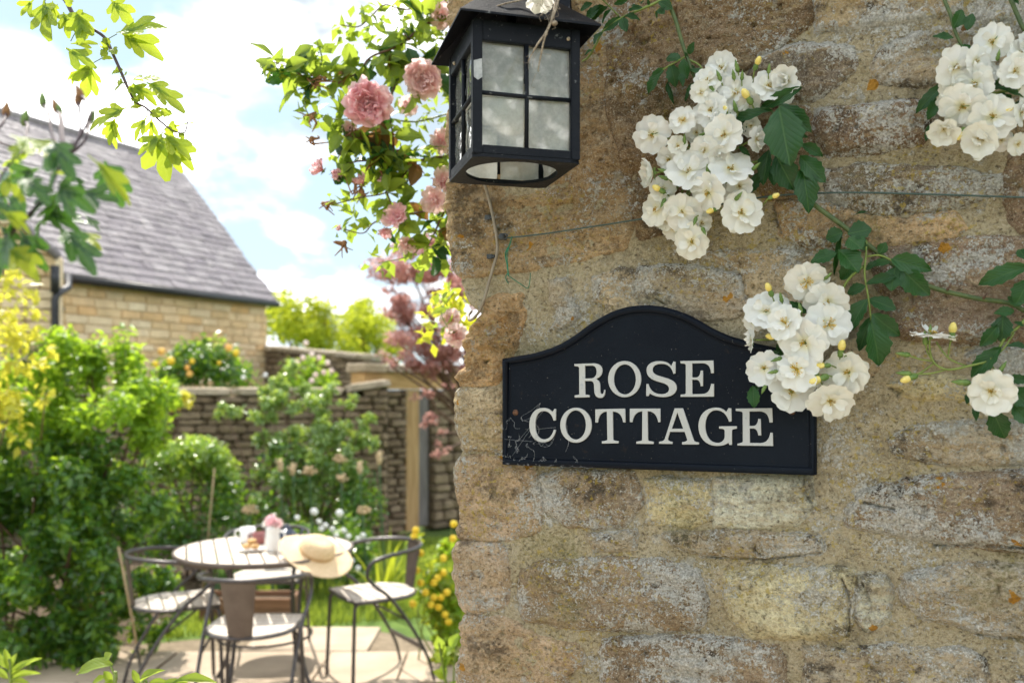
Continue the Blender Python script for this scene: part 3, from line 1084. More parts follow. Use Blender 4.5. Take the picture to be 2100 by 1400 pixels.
def glass_mat(lo=0.30, hi=0.46):
    m, nt, out = new_mat('old_dusty_lit_glass')
    pos = nt.n('ShaderNodeNewGeometry').outputs['Position']
    n1 = nt.noise(nt.vmap(pos, (1, 1, 0.45)), 15, 3, 0.5, 0.8)
    n2 = nt.noise(pos, 120, 5, 0.65)
    nrm = bump(nt, n1, 0.004, 0.12)
    gl = nt.n('ShaderNodeBsdfGlossy')
    gl.inputs['Roughness'].default_value = 0.03
    gl.inputs['Color'].default_value = (1, 1, 1, 1)
    nt.l(nrm, gl.inputs['Normal'])
    tr = nt.n('ShaderNodeBsdfTransparent')
    tr.inputs[0].default_value = (0.88, 0.90, 0.88, 1)
    tl = nt.n('ShaderNodeBsdfTranslucent')
    tl.inputs[0].default_value = (0.88, 0.88, 0.84, 1)
    df = nt.n('ShaderNodeBsdfDiffuse')
    df.inputs[0].default_value = (0.75, 0.76, 0.73, 1)
    dd = nt.n('ShaderNodeMixShader')
    dd.inputs[0].default_value = 0.45
    nt.l(tl.outputs[0], dd.inputs[1])
    nt.l(df.outputs[0], dd.inputs[2])
    a = nt.n('ShaderNodeMixShader')
    nt.l(nt.ramp(n2, 0.3, 0.8, lo, hi), a.inputs[0])
    nt.l(tr.outputs[0], a.inputs[1])
    nt.l(dd.outputs[0], a.inputs[2])
    fr = nt.n('ShaderNodeFresnel')
    fr.inputs['IOR'].default_value = 1.45
    nt.l(nrm, fr.inputs['Normal'])
    b = nt.n('ShaderNodeMixShader')
    nt.l(nt.math('ADD', fr.outputs[0], 0.0), b.inputs[0])
    nt.l(a.outputs[0], b.inputs[1])
    nt.l(gl.outputs[0], b.inputs[2])
    nt.l(b.outputs[0], out.inputs[0])
    return m


M_GLASS = glass_mat()
M_GLASSB = glass_mat(0.62, 0.80)  # whiter back panes: light reflected inside the lantern is put into their colour


def bevel(o, wdt=0.0009):
    bm = bmesh.new()
    bm.from_mesh(o.data)
    bmesh.ops.subdivide_edges(bm, edges=[e for e in bm.edges if e.calc_length() > 0.06], cuts=5)
    sharp = [e for e in bm.edges if len(e.link_faces) == 2 and e.calc_face_angle(0) > 0.5]
    bmesh.ops.bevel(bm, geom=sharp, offset=wdt, segments=2, affect='EDGES')
    bm.to_mesh(o.data)
    bm.free()
    return o


# local frame: x right, y away from the camera, z up
post = 0.0105
for sx in (-1, 1):
    for sy in (-1, 1):
        bevel(MB().box((sx * (hw - post / 2), sy * (hd - post / 2), H_ / 2), (post, post, H_)).build('corner_post', M_IRON, lantern, smooth=False, local=True))
for z0, hh in ((H_ - 0.0115, 0.0225), (0.005, 0.0098)):
    for s in (-1, 1):
        h2 = 0.003 if (s > 0 and z0 < 0.02) else hh
        z2 = 0.0016 if h2 < hh else z0
        bevel(MB().box((0, s * (hd - 0.0042), z2), (LW - 2 * post, 0.0075, h2)).build('rail', M_IRON, lantern, smooth=False, local=True))
        z2 = 0.0016 if h2 < hh else z0
        bevel(MB().box((s * (hw - 0.0042), 0, z2), (0.0075, LD - 2 * post, h2)).build('rail', M_IRON, lantern, smooth=False, local=True))
zb, zt = 0.010, H_ - 0.0228
zm = (zb + zt) / 2 + 0.0005
for s, ax in ((-1, 'y'), (1, 'y'), (-1, 'x'), (1, 'x')):
    L = (LW if ax == 'y' else LD) - 2 * post
    g = MB()
    r = random.Random(hash((s, ax)) % 97)
    if ax == 'y':
        g.tube([(0, s * (hd - 0.004), zb), (0.0003, s * (hd - 0.004), zm), (0, s * (hd - 0.004), zt)], 0.0025, 8)
        g.tube([(-L / 2, s * (hd - 0.0035), zm), (0, s * (hd - 0.0038), zm - 0.0005), (L / 2, s * (hd - 0.0035), zm)], 0.0025, 8)
    else:
        g.tube([(s * (hw - 0.004), 0, zb), (s * (hw - 0.004), 0.0003, zm), (s * (hw - 0.004), 0, zt)], 0.0025, 8)
        g.tube([(s * (hw - 0.0035), -L / 2, zm), (s * (hw - 0.0038), 0, zm - 0.0005), (s * (hw - 0.0035), L / 2, zm)], 0.0025, 8)
    g.build('glazing_bar', M_IRON, lantern, local=True)
    for i in (-1, 1):
        for z0, z1 in ((0.0034 if s > 0 else zb, zm - 0.0022), (zm + 0.0022, zt)):
            p = MB()
            wv = L / 2 - 0.0022
            cu_ = i * (0.0022 + wv / 2)
            n = 6
            vs, fs = [], []
            for layer in (0, 1):
                for a in range(n + 1):
                    for b in range(n + 1):
                        uu = cu_ + (a / n - 0.5) * wv
                        z = z0 + (z1 - z0) * b / n
                        d = 0.0065 + 0.0016 * layer + 0.0010 * math.sin(uu * 130 + z * 70 + s * 2 + i) * math.sin(z * 110 + i)
                        vs.append((uu, s * (hd - d), z) if ax == 'y' else (s * (hw - d), uu, z))
            m_ = (n + 1) ** 2
            for a in range(n):
                for b in range(n):
                    k = a * (n + 1) + b
                    fs.append((k, k + 1, k + n + 2, k + n + 1))
                    fs.append((m_ + k, m_ + k + n + 1, m_ + k + n + 2, m_ + k + 1))
            p.add(vs, fs)
            p.build('pane', M_GLASSB if s > 0 else M_GLASS, lantern, local=True)
# floor plate with a round hole
fp = MB()
N = 48
rh = 0.0535
vs, fs = [], []
for k in range(N):
    a = 2 * math.pi * k / N
    c, s = math.cos(a), math.sin(a)
    q = 1 / max(abs(c) / hw, abs(s) / hd)
    for (x, y) in ((rh * c, rh * s), (q * c, q * s)):
        vs.append((x, y, -0.0035))
        vs.append((x, y, 0.0002))
for k in range(N):
    j = (k + 1) % N
    i0, i1, o0, o1 = 4 * k, 4 * k + 1, 4 * k + 2, 4 * k + 3
    j0, j1, p0, p1 = 4 * j, 4 * j + 1, 4 * j + 2, 4 * j + 3
    fs += [(i0, j0, p0, o0), (i1, o1, p1, j1), (i0, i1, j1, j0), (o0, p0, p1, o1)]
fp.add(vs, fs)
fp.build('floor_plate', M_IRON, lantern, smooth=False, local=True)
lid = MB()
ov = 0.0178
ez = H_ - 0.001
ap = ez + 0.062
ew, ed = hw + ov, hd + ov
tw = 0.016
vs = []
for dz in (0.0022, 0):
    vs += [(-ew, -ed, ez + dz), (ew, -ed, ez + dz), (ew, ed, ez + dz), (-ew, ed, ez + dz)]
    vs += [(-tw, -tw, ap + dz), (tw, -tw, ap + dz), (tw, tw, ap + dz), (-tw, tw, ap + dz)]
fs = [(4, 5, 6, 7), (15, 14, 13, 12)]
for k in range(4):
    j = (k + 1) % 4
    fs += [(k, j, 4 + j, 4 + k), (8 + j, 8 + k, 12 + k, 12 + j), (k, 8 + k, 8 + j, j)]
lid.add(vs, fs)
lid.build('lid', M_IRON, lantern, smooth=False, local=True)
fin = MB()
fin.lathe([(0.016, ap), (0.016, ap + 0.012), (0.008, ap + 0.018), (0.006, ap + 0.030), (0.009, ap + 0.036), (0.004, ap + 0.045)], (0, 0, 0), 16)
fin.build('finial', M_IRON, lantern, local=True)
M_BULB = simple_mat('frosted_bulb', (0.78, 0.77, 0.72), (0.84, 0.83, 0.80), 20, 0.35)
bu = MB()
prof = [(0.004, zt - 0.012)]
prof += [(0.013, zt - 0.014), (0.013, zt - 0.030)]
for k in range(9):
    t = 0.55 + k * (math.pi - 0.6) / 8
    prof.append((0.027 * math.sin(t), zt - 0.054 + 0.027 * math.cos(t)))
bu.lathe(prof, (0.0, 0.0, 0), 20)
bu.build('bulb', M_BULB, lantern, local=True)
nk = MB()
nk.tube([(0, 0, zt - 0.014), (0, 0, ap - 0.002)], 0.006, 10)
nk.build('bulb_holder', M_IRON, lantern, local=True)
chip = MB()
chip.add([(-hw + .0006, -hd - .0004, .099), (-hw + .0098, -hd - .0004, .102), (-hw + .0102, -hd - .0004, .082), (-hw + .0055, -hd - .0004, .0785), (-hw + .0008, -hd - .0004, .0815)], [(0, 4, 3, 2, 1)])
chip.build('flaked_paint', simple_mat('bare_undercoat', (0.30, 0.31, 0.33), (0.46, 0.47, 0.48), 160, 0.7), lantern, smooth=False, local=True)
# small rivets along the top rail
for x, y, z in ((0.047, -hd - 0.0005, H_ - 0.012), (-hw - 0.0005, 0.03, H_ - 0.016)):
    rv = MB().ball((x, y, z), 0.0022, 8, 5)
    rv.build('rivet', simple_mat('bare_rivet', (0.25, 0.2, 0.15), (0.4, 0.34, 0.26), 200, 0.6), lantern, local=True)
# bracket: wall plate, arm and hook
inv = Matrix.Rotation(-LYAW, 3, 'Z')


def to_lan(p):
    return inv @ (Vector(p) - lan_c)


br = MB()
bu0, bv0 = uv_on_wall(1156, 30, 0.006)
for q in (1,):
    pl_ = [wp(bu0 + dx, z, n) for n in (0.004, 0.012) for dx, z in ((-0.011, 1.945), (0.011, 1.945), (0.011, 2.13), (-0.011, 2.13))]
    br.add([to_lan(p) for p in pl_], [(4, 5, 6, 7), (3, 2, 1, 0), (0, 1, 5, 4), (1, 2, 6, 5), (2, 3, 7, 6), (3, 0, 4, 7)])
br.build('wall_plate', M_IRON, lantern, smooth=False, local=True)
arm = MB()
a0 = to_lan(wp(bu0, 2.09, 0.01))
top = Vector((0, 0, ap + 0.040))
arm.tube(smooth_path([a0, a0 + Vector((-0.01, -0.02, 0.03)), Vector((0.02, 0.02, ap + 0.09)), top + Vector((0, 0, 0.035)), top], 6), 0.007, 10)
arm.build('bracket_arm', M_IRON, lantern, local=True)

# twine hanging from the lid
M_TWINE = simple_mat('hemp_twine', (0.16, 0.12, 0.085), (0.38, 0.31, 0.23), 260, 0.9, bump_d=0.001)
lid_front = lambda px, py, d: at(px, py, d)
tw_ = thing('hemp_twine', 'frayed brown hemp twine knotted and hanging over the lantern lid', 'twine', at(1130, 60, 0.955))
t1 = MB()
t1.tube(smooth_path([at(1150, -25, 0.985), at(1143, 8, 0.965), at(1134, 35, 0.948), at(1120, 66, 0.944), at(1100, 95, 0.943), at(1083, 126, 0.946)], 5), [0.0011, 0.0013, 0.0013, 0.0012, 0.0011, 0.0005], 6)
t1.tube(smooth_path([at(1146, -22, 0.985), at(1138, 10, 0.964), at(1130, 45, 0.946), at(1118, 75, 0.942), at(1110, 110, 0.944), at(1103, 146, 0.946)], 5), [0.0011, 0.0012, 0.0012, 0.0011, 0.0010, 0.0005], 6)
t1.build('strand', M_TWINE, tw_)
MB().ball(at(1137, 48, 0.945), 0.0029, 8, 6, (1.2, 1, 1)).build('knot', M_TWINE, tw_)
fz = MB()
for k in range(26):
    x, y = wr.choice(((1083, 126), (1103, 146), (1110, 105), (1137, 48), (1128, 40), (1120, 20), (1140, 10)))
    p0 = at(x + wr.gauss(0, 3), y + wr.gauss(0, 4), 0.944)
    p1 = p0 + Vector((wr.gauss(0, .006), wr.gauss(0, .003), wr.gauss(-0.002, .006)))
    p2 = p1 + Vector((wr.gauss(0, .003), 0, wr.gauss(-0.002, .004)))
    fz.tube(smooth_path([p0, p1, p2], 3), 0.00022, 3, caps=False)
fz.build('frayed_fibres', M_TWINE, tw_)
tw2 = MB()
tw2.tube(smooth_path([at(1012, 16, 0.972), at(1035, 8, 0.975), at(1062, 2, 0.985), at(1090, -8, 0.99)], 5), 0.0009, 6)
tag(tw2.build('twine_end', M_TWINE), 'single stray end of twine lying on the left of the lantern lid', 'twine')

# ------------------------------------------------------------------ lamp cable and its clips
M_CABLE = simple_mat('grey_cable', (0.20, 0.165, 0.125), (0.26, 0.22, 0.17), 60, 0.55)
cb = MB()
cpts = [(992, 372, 0.02), (1003, 410, 0.011), (1012, 450, 0.009), (1019, 490, 0.008), (1019, 520, 0.008), (1011, 550, 0.0085), (1001, 585, 0.008), (994, 610, 0.007), (984, 636, 0.003),
        (972, 652, -0.004), (963, 656, -0.012), (961, 648, -0.022), (967, 638, -0.03)]
cb.tube(smooth_path([on_wall(x, y, n) for x, y, n in cpts], 6), 0.0021, 8)
tag(cb.build('lamp_cable', M_CABLE), 'grey brown cable running down the stone below the lantern', 'cable')
M_CLIP = simple_mat('dark_clip', (0.025, 0.03, 0.035), (0.06, 0.065, 0.07), 90, 0.6)
for x, y, lab in ((1001, 446, 'upper small dark cable clip below the lantern'), (1005, 526, 'lower small dark cable clip beside the bend of the cable')):
    c_ = MB()
    p = on_wall(x, y, 0.008)
    Mr = Matrix((WT, Vector((0, 0, 1)), WN)).transposed()
    c_.box(p, (0.0075, 0.0058, 0.006), Mr)
    c_.box(p + WT * 0.0052, (0.0032, 0.0038, 0.0045), Mr)
    tag(c_.build('cable_clip', M_CLIP, smooth=False), lab, 'clip', 'cable clips on the wall')

# ------------------------------------------------------------------ training wires, eye and green string
M_WIRE = simple_mat('green_wire', (0.030, 0.060, 0.052), (0.055, 0.085, 0.075), 80, 0.5)
wi = MB()
wi.tube(smooth_path([on_wall(1041, 488, 0.010), on_wall(1120, 479, 0.012), on_wall(1200, 467, 0.011), on_wall(1315, 449, 0.012), on_wall(1450, 424, 0.013), on_wall(1560, 405, 0.012), on_wall(1640, 398, 0.011),
                     on_wall(1760, 395, 0.013), on_wall(1950, 400, 0.012), on_wall(2110, 405, 0.012), on_wall(2500, 415, 0.010)], 5), 0.0011, 6)
tag(wi.build('training_wire', M_WIRE), 'thin green wire stretched across the stone behind the white roses', 'wire')
ey = MB()
p = on_wall(1036, 488, 0.0)
Mn = WN.to_track_quat('Z', 'Y').to_matrix()
ey.lathe([(0.0034, -0.004), (0.0034, 0.008), (0.0045, 0.009), (0.0045, 0.013), (0.002, 0.014)], p, 10, Mn)
ey.tube([p + WN * 0.011 + WT * 0.006 * math.cos(a) * 0.7 + WT * 0.004 + Vector((0, 0, 0.0035 * math.sin(a))) for a in np.linspace(0, 6.0, 14)], 0.0011, 6)
tag(ey.build('wire_anchor', M_CLIP), 'dark metal anchor plug in the stone at the left end of the green wire', 'anchor')
M_STRING = simple_mat('green_string', (0.005, 0.10, 0.055), (0.012, 0.19, 0.11), 150, 0.6)
st = MB()
for k in range(3):
    j = lambda s=1.2: wr.gauss(0, s)
    st.tube(smooth_path([on_wall(1050, 484, 0.012), on_wall(1046 + j(), 500 + j(), 0.011), on_wall(1041 + j(2), 520, 0.010), on_wall(1040 + j(), 545, 0.009), on_wall(1042 + j(), 565, 0.010)], 5), 0.0006, 5)
st.tube(smooth_path([on_wall(1042, 565, 0.010), on_wall(1055, 574, 0.010), on_wall(1070, 584, 0.009), on_wall(1082, 591, 0.009), on_wall(1086, 580, 0.012), on_wall(1088, 560, 0.014)], 5), 0.0006, 5)
st.tube(smooth_path([on_wall(1041, 560, 0.010), on_wall(1037, 570, 0.011), on_wall(1043, 582, 0.012)], 5), 0.0006, 5)
tag(st.build('green_string', M_STRING), 'frayed bright green string dangling from the wire anchor', 'string')
# ------------------------------------------------------------------ leaves and flowers: shared meshes
M_ROSELEAF = leaf_mat('rose_leaf_green', (0.009, 0.044, 0.012), (0.022, 0.085, 0.018), (0.09, 0.28, 0.025), 0.20, 0.34, 0.36, True, (0.065, 0.14, 0.04))
M_YOUNGLEAF = leaf_mat('young_rose_leaf', (0.07, 0.15, 0.022), (0.15, 0.23, 0.03), (0.55, 0.70, 0.07), 0.48, 0.38, 0.45, True, (0.16, 0.22, 0.06))
M_REDLEAF = leaf_mat('bronze_young_leaf', (0.10, 0.055, 0.022), (0.16, 0.10, 0.03), (0.45, 0.22, 0.06), 0.42, 0.42, 0.4, True, (0.2, 0.1, 0.05))
M_HAW = leaf_mat('hawthorn_leaf', (0.085, 0.17, 0.022), (0.15, 0.24, 0.03), (0.70, 0.84, 0.06), 0.52, 0.42, 0.4, True, (0.15, 0.23, 0.05))
M_HAWDARK = leaf_mat('mature_hawthorn_leaf', (0.014, 0.060, 0.024), (0.030, 0.095, 0.026), (0.16, 0.40, 0.03), 0.28, 0.34, 0.55, True, (0.10, 0.17, 0.06))
M_STEM = simple_mat('green_rose_stem', (0.045, 0.075, 0.022), (0.085, 0.115, 0.032), 90, 0.5)
M_STEMY = simple_mat('pale_green_stalk', (0.13, 0.18, 0.035), (0.20, 0.26, 0.06), 90, 0.5)
M_STEMB = simple_mat('brown_twig', (0.075, 0.042, 0.028), (0.15, 0.085, 0.05), 120, 0.7)
M_STEMP = simple_mat('purple_twig', (0.05, 0.030, 0.045), (0.09, 0.055, 0.06), 120, 0.55)
M_PETAL = petal_mat('white_petal', (0.88, 0.88, 0.86), (0.87, 0.86, 0.81), (0.85, 0.82, 0.62), 0.36)
M_CREAM = petal_mat('cream_petal', (0.88, 0.87, 0.82), (0.87, 0.85, 0.77), (0.86, 0.80, 0.56), 0.36)
M_PINK = petal_mat('pink_petal', (0.92, 0.56, 0.61), (0.92, 0.74, 0.76), (0.86, 0.34, 0.42), 0.5)
M_PALEPINK = petal_mat('pale_pink_petal', (0.90, 0.66, 0.66), (0.90, 0.78, 0.76), (0.86, 0.46, 0.48), 0.5)
M_STAMEN = simple_mat('yellow_stamens', (0.58, 0.33, 0.015), (0.75, 0.52, 0.04), 300, 0.6)
M_STAMENB = simple_mat('faded_stamens', (0.30, 0.17, 0.02), (0.56, 0.38, 0.05), 300, 0.7)
M_SEPAL = simple_mat('green_sepal', (0.08, 0.15, 0.03), (0.16, 0.24, 0.06), 120, 0.5)
M_BUD = simple_mat('yellow_bud', (0.62, 0.48, 0.10), (0.78, 0.66, 0.24), 120, 0.5)
M_BROWNBUD = simple_mat('withered_bloom', (0.16, 0.075, 0.035), (0.34, 0.18, 0.08), 200, 0.8)


def leaf_mesh(name, mat, prof, segs=8, fold=0.30, droop=0.18, serr=0.06, ripple=0.03, seed=0, cols=2):
    """unit leaf along +X, half width 0.5 along Y, Z up"""
    r = random.Random(seed)
    V, uv, F = [], [], []
    nc = 2 * cols + 1
    for i in range(segs + 1):
        t = i / segs
        wd = prof(t)
        if serr and 0 < i < segs:
            wd *= 1 + serr * (1 if i % 2 else -1)
        bend = -droop * t * t
        for c in range(-cols, cols + 1):
            s = c / cols
            y = s * wd * 0.5
            z = bend + fold * abs(y) - 0.35 * fold * y * y * 2 + ripple * math.sin(t * 9 + s * 2.3 + seed) * abs(s)
            V.append((t + 0.06 * abs(s) * wd * (1 if serr else 0), y, z))
            uv.append((t, 0.5 + s * wd * 0.5))
    for i in range(segs):
        for c in range(nc - 1):
            k = i * nc + c
            F.append((k, k + nc, k + nc + 1, k + 1))
    return np_mesh(name, V, F, mat, True, uv)


def ell(p=0.9, q=0.75, peak=0.45):
    def f(t):
        t = min(max(t, 0), 1)
        e = t ** (math.log(0.5) / math.log(peak))
        return max(0.02, math.sin(math.pi * e) ** p)
    return f


def lobed(t):
    # deep lobes of a hawthorn leaf
    base = math.sin(math.pi * min(1, max(0, t)) ** 1.5) ** 0.7
    lob = 0.62 + 0.38 * math.cos((t - 0.80) * 2 * math.pi / 0.34)
    tip = 1.0 if t > 0.85 else 1.0
    return max(0.045, base * (0.40 + 0.60 * lob)) if t > 0.16 else max(0.04, t * 0.5)


ROSE_LEAVES = [leaf_mesh('leaflet', M_ROSELEAF, ell(0.85, 1, 0.44 + 0.03 * (k % 3)), 10, 0.25 + 0.09 * (k % 3), 0.10 + 0.07 * k, 0.085, 0.045, k) for k in range(5)]
YOUNG_LEAVES = [leaf_mesh('leaflet', M_YOUNGLEAF, ell(0.85, 1, 0.44), 6, 0.3 + 0.1 * (k % 3), 0.1 + 0.08 * k, 0.05, 0.03, k) for k in range(4)]
RED_LEAVES = [leaf_mesh('leaflet', M_REDLEAF, ell(0.85, 1, 0.44), 6, 0.4, 0.2, 0.05, 0.03, k) for k in range(2)]


def haw_mesh(mat, seed):
    """three to five lobed leaf cut from wedge lobes, each lobe toothed at its end"""
    r = random.Random(seed)
    V, uv, F = [], [], []

    def lobe(x0, ang, ln, w0, w1, z):
        k = len(V)
        ca, sa = math.cos(ang), math.sin(ang)
        seg = 5
        for i in range(seg + 1):
            t = i / seg
            wd = (w0 + (w1 - w0) * t ** 0.9) * (1 if i < seg else 0.72)
            if i == seg - 1:
                wd *= 1.10
            for s in (-1, -0.4, 0.4, 1):
                tooth = (0.10 if abs(s) < 0.5 else -0.06) * ln if i == seg else 0
                lx = ln * t + tooth
                ly = s * wd * 0.5
                x, y = x0 + lx * ca - ly * sa, lx * sa + ly * ca
                V.append((x, y, z + 0.22 * abs(y) - 0.25 * x * x + 0.03 * math.sin(7 * x + 3 * y + seed)))
                uv.append((x, 0.5 + ly))
        for i in range(seg):
            for c in range(3):
                q = k + i * 4 + c
                F.append((q, q + 4, q + 5, q + 1))
    lobe(0.0, 0, 1.0, 0.05, 0.34 + r.uniform(-.05, .05), 0)
    for s in (-1, 1):
        lobe(0.26, s * (0.62 + r.uniform(-.1, .1)), 0.60 + r.uniform(-.06, .06), 0.20, 0.26, 0.004)
        if seed % 2 == 0:
            lobe(0.16, s * 1.05, 0.40, 0.12, 0.18, 0.008)
    return np_mesh('leaf', V, F, mat, True, uv)


HAW_LEAVES = [haw_mesh(M_HAW, k) for k in range(4)]
HAW_DARK = [haw_mesh(M_HAWDARK, k) for k in range(4)]
HAW_SMALL = [leaf_mesh('leaf', M_HAW, lambda t: 0.35 + 0.65 * math.sin(math.pi * t ** 0.8) if t < 0.97 else 0.15, 6, 0.4, 0.25, 0.18, 0.05, k) for k in range(3)]


def orient(base, tip, face, width):
    """matrix taking the unit leaf to base->tip, its upper side turned towards 'face', width in metres"""
    d = tip - base
    L = d.length
    x = d.normalized()
    z = face - x * face.dot(x)
    if z.length < 1e-5:
        z = x.orthogonal()
    z.normalize()
    y = z.cross(x)
    return Matrix(((x.x * L, y.x * width, z.x * L, base.x), (x.y * L, y.y * width, z.y * L, base.y), (x.z * L, y.z * width, z.z * L, base.z), (0, 0, 0, 1)))


def put_leaf(parent, meshes, base, tip, face, width, name='leaf', r=RN):
    M = orient(base, tip, face, width)
    M.translation = M.translation - origin(parent)
    return place(name, r.choice(meshes), parent, M)


# ---- white rambler blooms
def petal_mesh(name, mat, L, W, cup, notch, seed, seg=7, cols=3, wave=0.05):
    V, uv, F = [], [], []
    nc = 2 * cols + 1
    for i in range(seg + 1):
        t = i / seg
        wd = W * (0.22 + 0.78 * math.sin(math.pi * 0.5 * min(1, t * 1.25)) ** 1.1)
        if t > 0.72:
            wd *= math.sqrt(max(0.0, 1 - ((t - 0.72) / 0.34) ** 2))
        for c in range(-cols, cols + 1):
            s = c / cols
            y = s * wd * 0.5
            x = L * t * (1 - notch * (1 - abs(s)) * (t > 0.85) - 0.05 * s * s)
            z = cup * L * (t ** 2 * 0.8 - 0.9 * t * 0.2) + 0.30 * cup * L * s * s * t
            z += wave * L * math.sin(s * 3.1 + seed * 1.7) * t * t + wave * 0.8 * L * math.sin(t * 6 + s * 5 + seed) * t
            V.append((x, y, z))
            uv.append((t, 0.5 + s * 0.5))
    for i in range(seg):
        for c in range(nc - 1):
            k = i * nc + c
            F.append((k, k + nc, k + nc + 1, k + 1))
    return np_mesh(name, V, F, mat, True, uv)


W_OUT = [petal_mesh('petal', M_PETAL, 1.0, 0.98, 0.03 + 0.06 * (k % 3), 0.12, k) for k in range(5)]
W_IN = [petal_mesh('petal', M_PETAL, 0.72, 0.62, 0.30 + 0.12 * (k % 3), 0.08, 20 + k, wave=0.09) for k in range(4)]
C_OUT = [petal_mesh('petal', M_CREAM, 1.0, 0.98, 0.03 + 0.06 * (k % 3), 0.12, k) for k in range(5)]
C_IN = [petal_mesh('petal', M_CREAM, 0.72, 0.62, 0.30 + 0.12 * (k % 3), 0.08, 20 + k, wave=0.09) for k in range(4)]


def stamen_mesh(mat, n, seed, spread, h):
    r = random.Random(seed)
    m = MB()
    for k in range(n):
        a = r.uniform(0, 6.283)
        q = spread * math.sqrt(r.random())
        b = Vector((0.03 * math.cos(a), 0.03 * math.sin(a), 0.02))
        p = Vector((q * math.cos(a), q * math.sin(a), h * r.uniform(0.6, 1.1)))
        m.tube([b, (b + p) / 2 + Vector((0, 0, 0.02)), p], 0.008, 3, caps=False)
        m.ball(p, 0.028, 5, 3, (1.2, 0.8, 0.8))
    return m.mesh('stamens', mat)


ST_Y = [stamen_mesh(M_STAMEN, 26, k, 0.30, 0.22) for k in range(2)]
ST_B = [stamen_mesh(M_STAMENB, 15, 5 + k, 0.17, 0.17) for k in range(2)]
_cal = MB()
_cal.lathe([(0.02, -0.20), (0.09, -0.15), (0.11, -0.06), (0.07, 0.0), (0.09, 0.02)], (0, 0, 0), 8)
for k in range(5):
    a = 2 * math.pi * k / 5
    _cal.tube([Vector((0.06 * math.cos(a), 0.06 * math.sin(a), -0.03)), Vector((0.24 * math.cos(a), 0.24 * math.sin(a), -0.05)), Vector((0.42 * math.cos(a), 0.42 * math.sin(a), -0.10))], [0.05, 0.04, 0.008], 4)
ME_CALYX = _cal.mesh('flower', M_SEPAL)


def rot_to(d, spin=0.0):
    return (d.normalized().to_track_quat('Z', 'Y').to_matrix() @ Matrix.Rotation(spin, 3, 'Z'))


def white_flower(parent, pos, face, diam, kind='b', r=RN):
    """flower = calyx mesh with its petals and stamens as children"""
    s = diam / 2 / 0.95
    M = (rot_to(face, r.uniform(0, 6.28)) * s).to_4x4()
    M.translation = pos - origin(parent)
    fl = place('flower', ME_CALYX, parent, M)
    cream = kind in 'c' or r.random() < 0.08
    outm, inm = (C_OUT, C_IN) if cream else (W_OUT, W_IN)
    n = r.choice((6, 6, 7, 8))
    lift = r.choice((-0.10, -0.05, 0.0, 0.05, 0.12, 0.25, 0.60)) if kind != 'f' else 0.75
    for k in range(n):
        R_ = Matrix.Rotation(2 * math.pi * k / n + r.uniform(-.12, .12), 4, 'Z') @ Matrix.Rotation(-lift + r.uniform(-.10, .10), 4, 'Y') @ Matrix.Rotation(r.uniform(-.2, .2), 4, 'X')
        q = R_ @ Matrix.Translation((0.05, 0, 0.004 * k)) @ Matrix.Scale(r.uniform(0.90, 1.04), 4)
        place('petal', r.choice(outm), fl, q)
    n2 = r.choice((2, 3, 3, 4, 5))
    for k in range(n2):
        R_ = Matrix.Rotation(2 * math.pi * (k + 0.5) / n2 + r.uniform(-.3, .3), 4, 'Z') @ Matrix.Rotation(-lift - r.uniform(0.10, 0.42), 4, 'Y') @ Matrix.Rotation(r.uniform(-.45, .45), 4, 'X')
        q = R_ @ Matrix.Translation((0.09, 0, 0.035 + 0.006 * k)) @ Matrix.Scale(r.uniform(0.62, 1.05), 4)
        place('petal', r.choice(inm), fl, q)
    if r.random() < 0.3:
        q = Matrix.Rotation(r.uniform(0, 6), 4, 'Z') @ Matrix.Rotation(-1.0, 4, 'Y') @ Matrix.Translation((0.02, 0, 0.05)) @ Matrix.Scale(0.55, 4)
        place('petal', r.choice(inm), fl, q)
    place('stamens', r.choice(ST_Y if kind == 'y' else ST_B), fl, Matrix.Identity(4))
    return fl


def bud(parent, pos, d, size, open_=False):
    m = MB()
    R3 = rot_to(d)
    p = pos - origin(parent)
    m.lathe([(0.02 * size, 0), (0.16 * size, 0.10 * size), (0.20 * size, 0.30 * size), (0.15 * size, 0.42 * size), (0.17 * size, 0.55 * size), (0.02 * size, 1.0 * size)], p, 7, R3)
    o = place('bud', m.mesh('bud', M_SEPAL), parent)
    if open_:
        m2 = MB()
        m2.lathe([(0.05 * size, 0.42 * size), (0.19 * size, 0.55 * size), (0.23 * size, 0.78 * size), (0.14 * size, 1.02 * size), (0.02 * size, 1.10 * size)], p, 9, R3)
        place('bud_petals', m2.mesh('bud_petals', M_BUD), o)
    return o


def stalk(parent, pts, r0, mat, name='stem'):
    m = MB()
    m.tube(smooth_path(pts, 5), r0, 6)
    return m.build(name, mat, parent)


def zpx(sc, ox, oy):
    return lambda x, y: (ox + x / sc, oy + y / sc)


C1 = zpx(2.916, 1280, 80)
C2 = zpx(2.692, 1500, 400)
C3 = zpx(3.333, 1700, 0)
C0 = zpx(4.2, 1000, 0)


def leaf_list(parent, conv, items, off=0.03, meshes=None, wr_=0.52):
    for it in items:
        x0, y0, x1, y1 = it[:4]
        wf = it[4] if len(it) > 4 else wr_
        o = off + (it[5] if len(it) > 5 else 0)
        b = on_wall(*conv(x0, y0), o)
        t = on_wall(*conv(x1, y1), o + RN.uniform(-0.004, 0.012))
        face = (WN + Vector((RN.gauss(0, .28), 0, RN.gauss(.25, .22)))).normalized()
        put_leaf(parent, meshes or ROSE_LEAVES, b, t, face, (t - b).length * wf * 1.02)


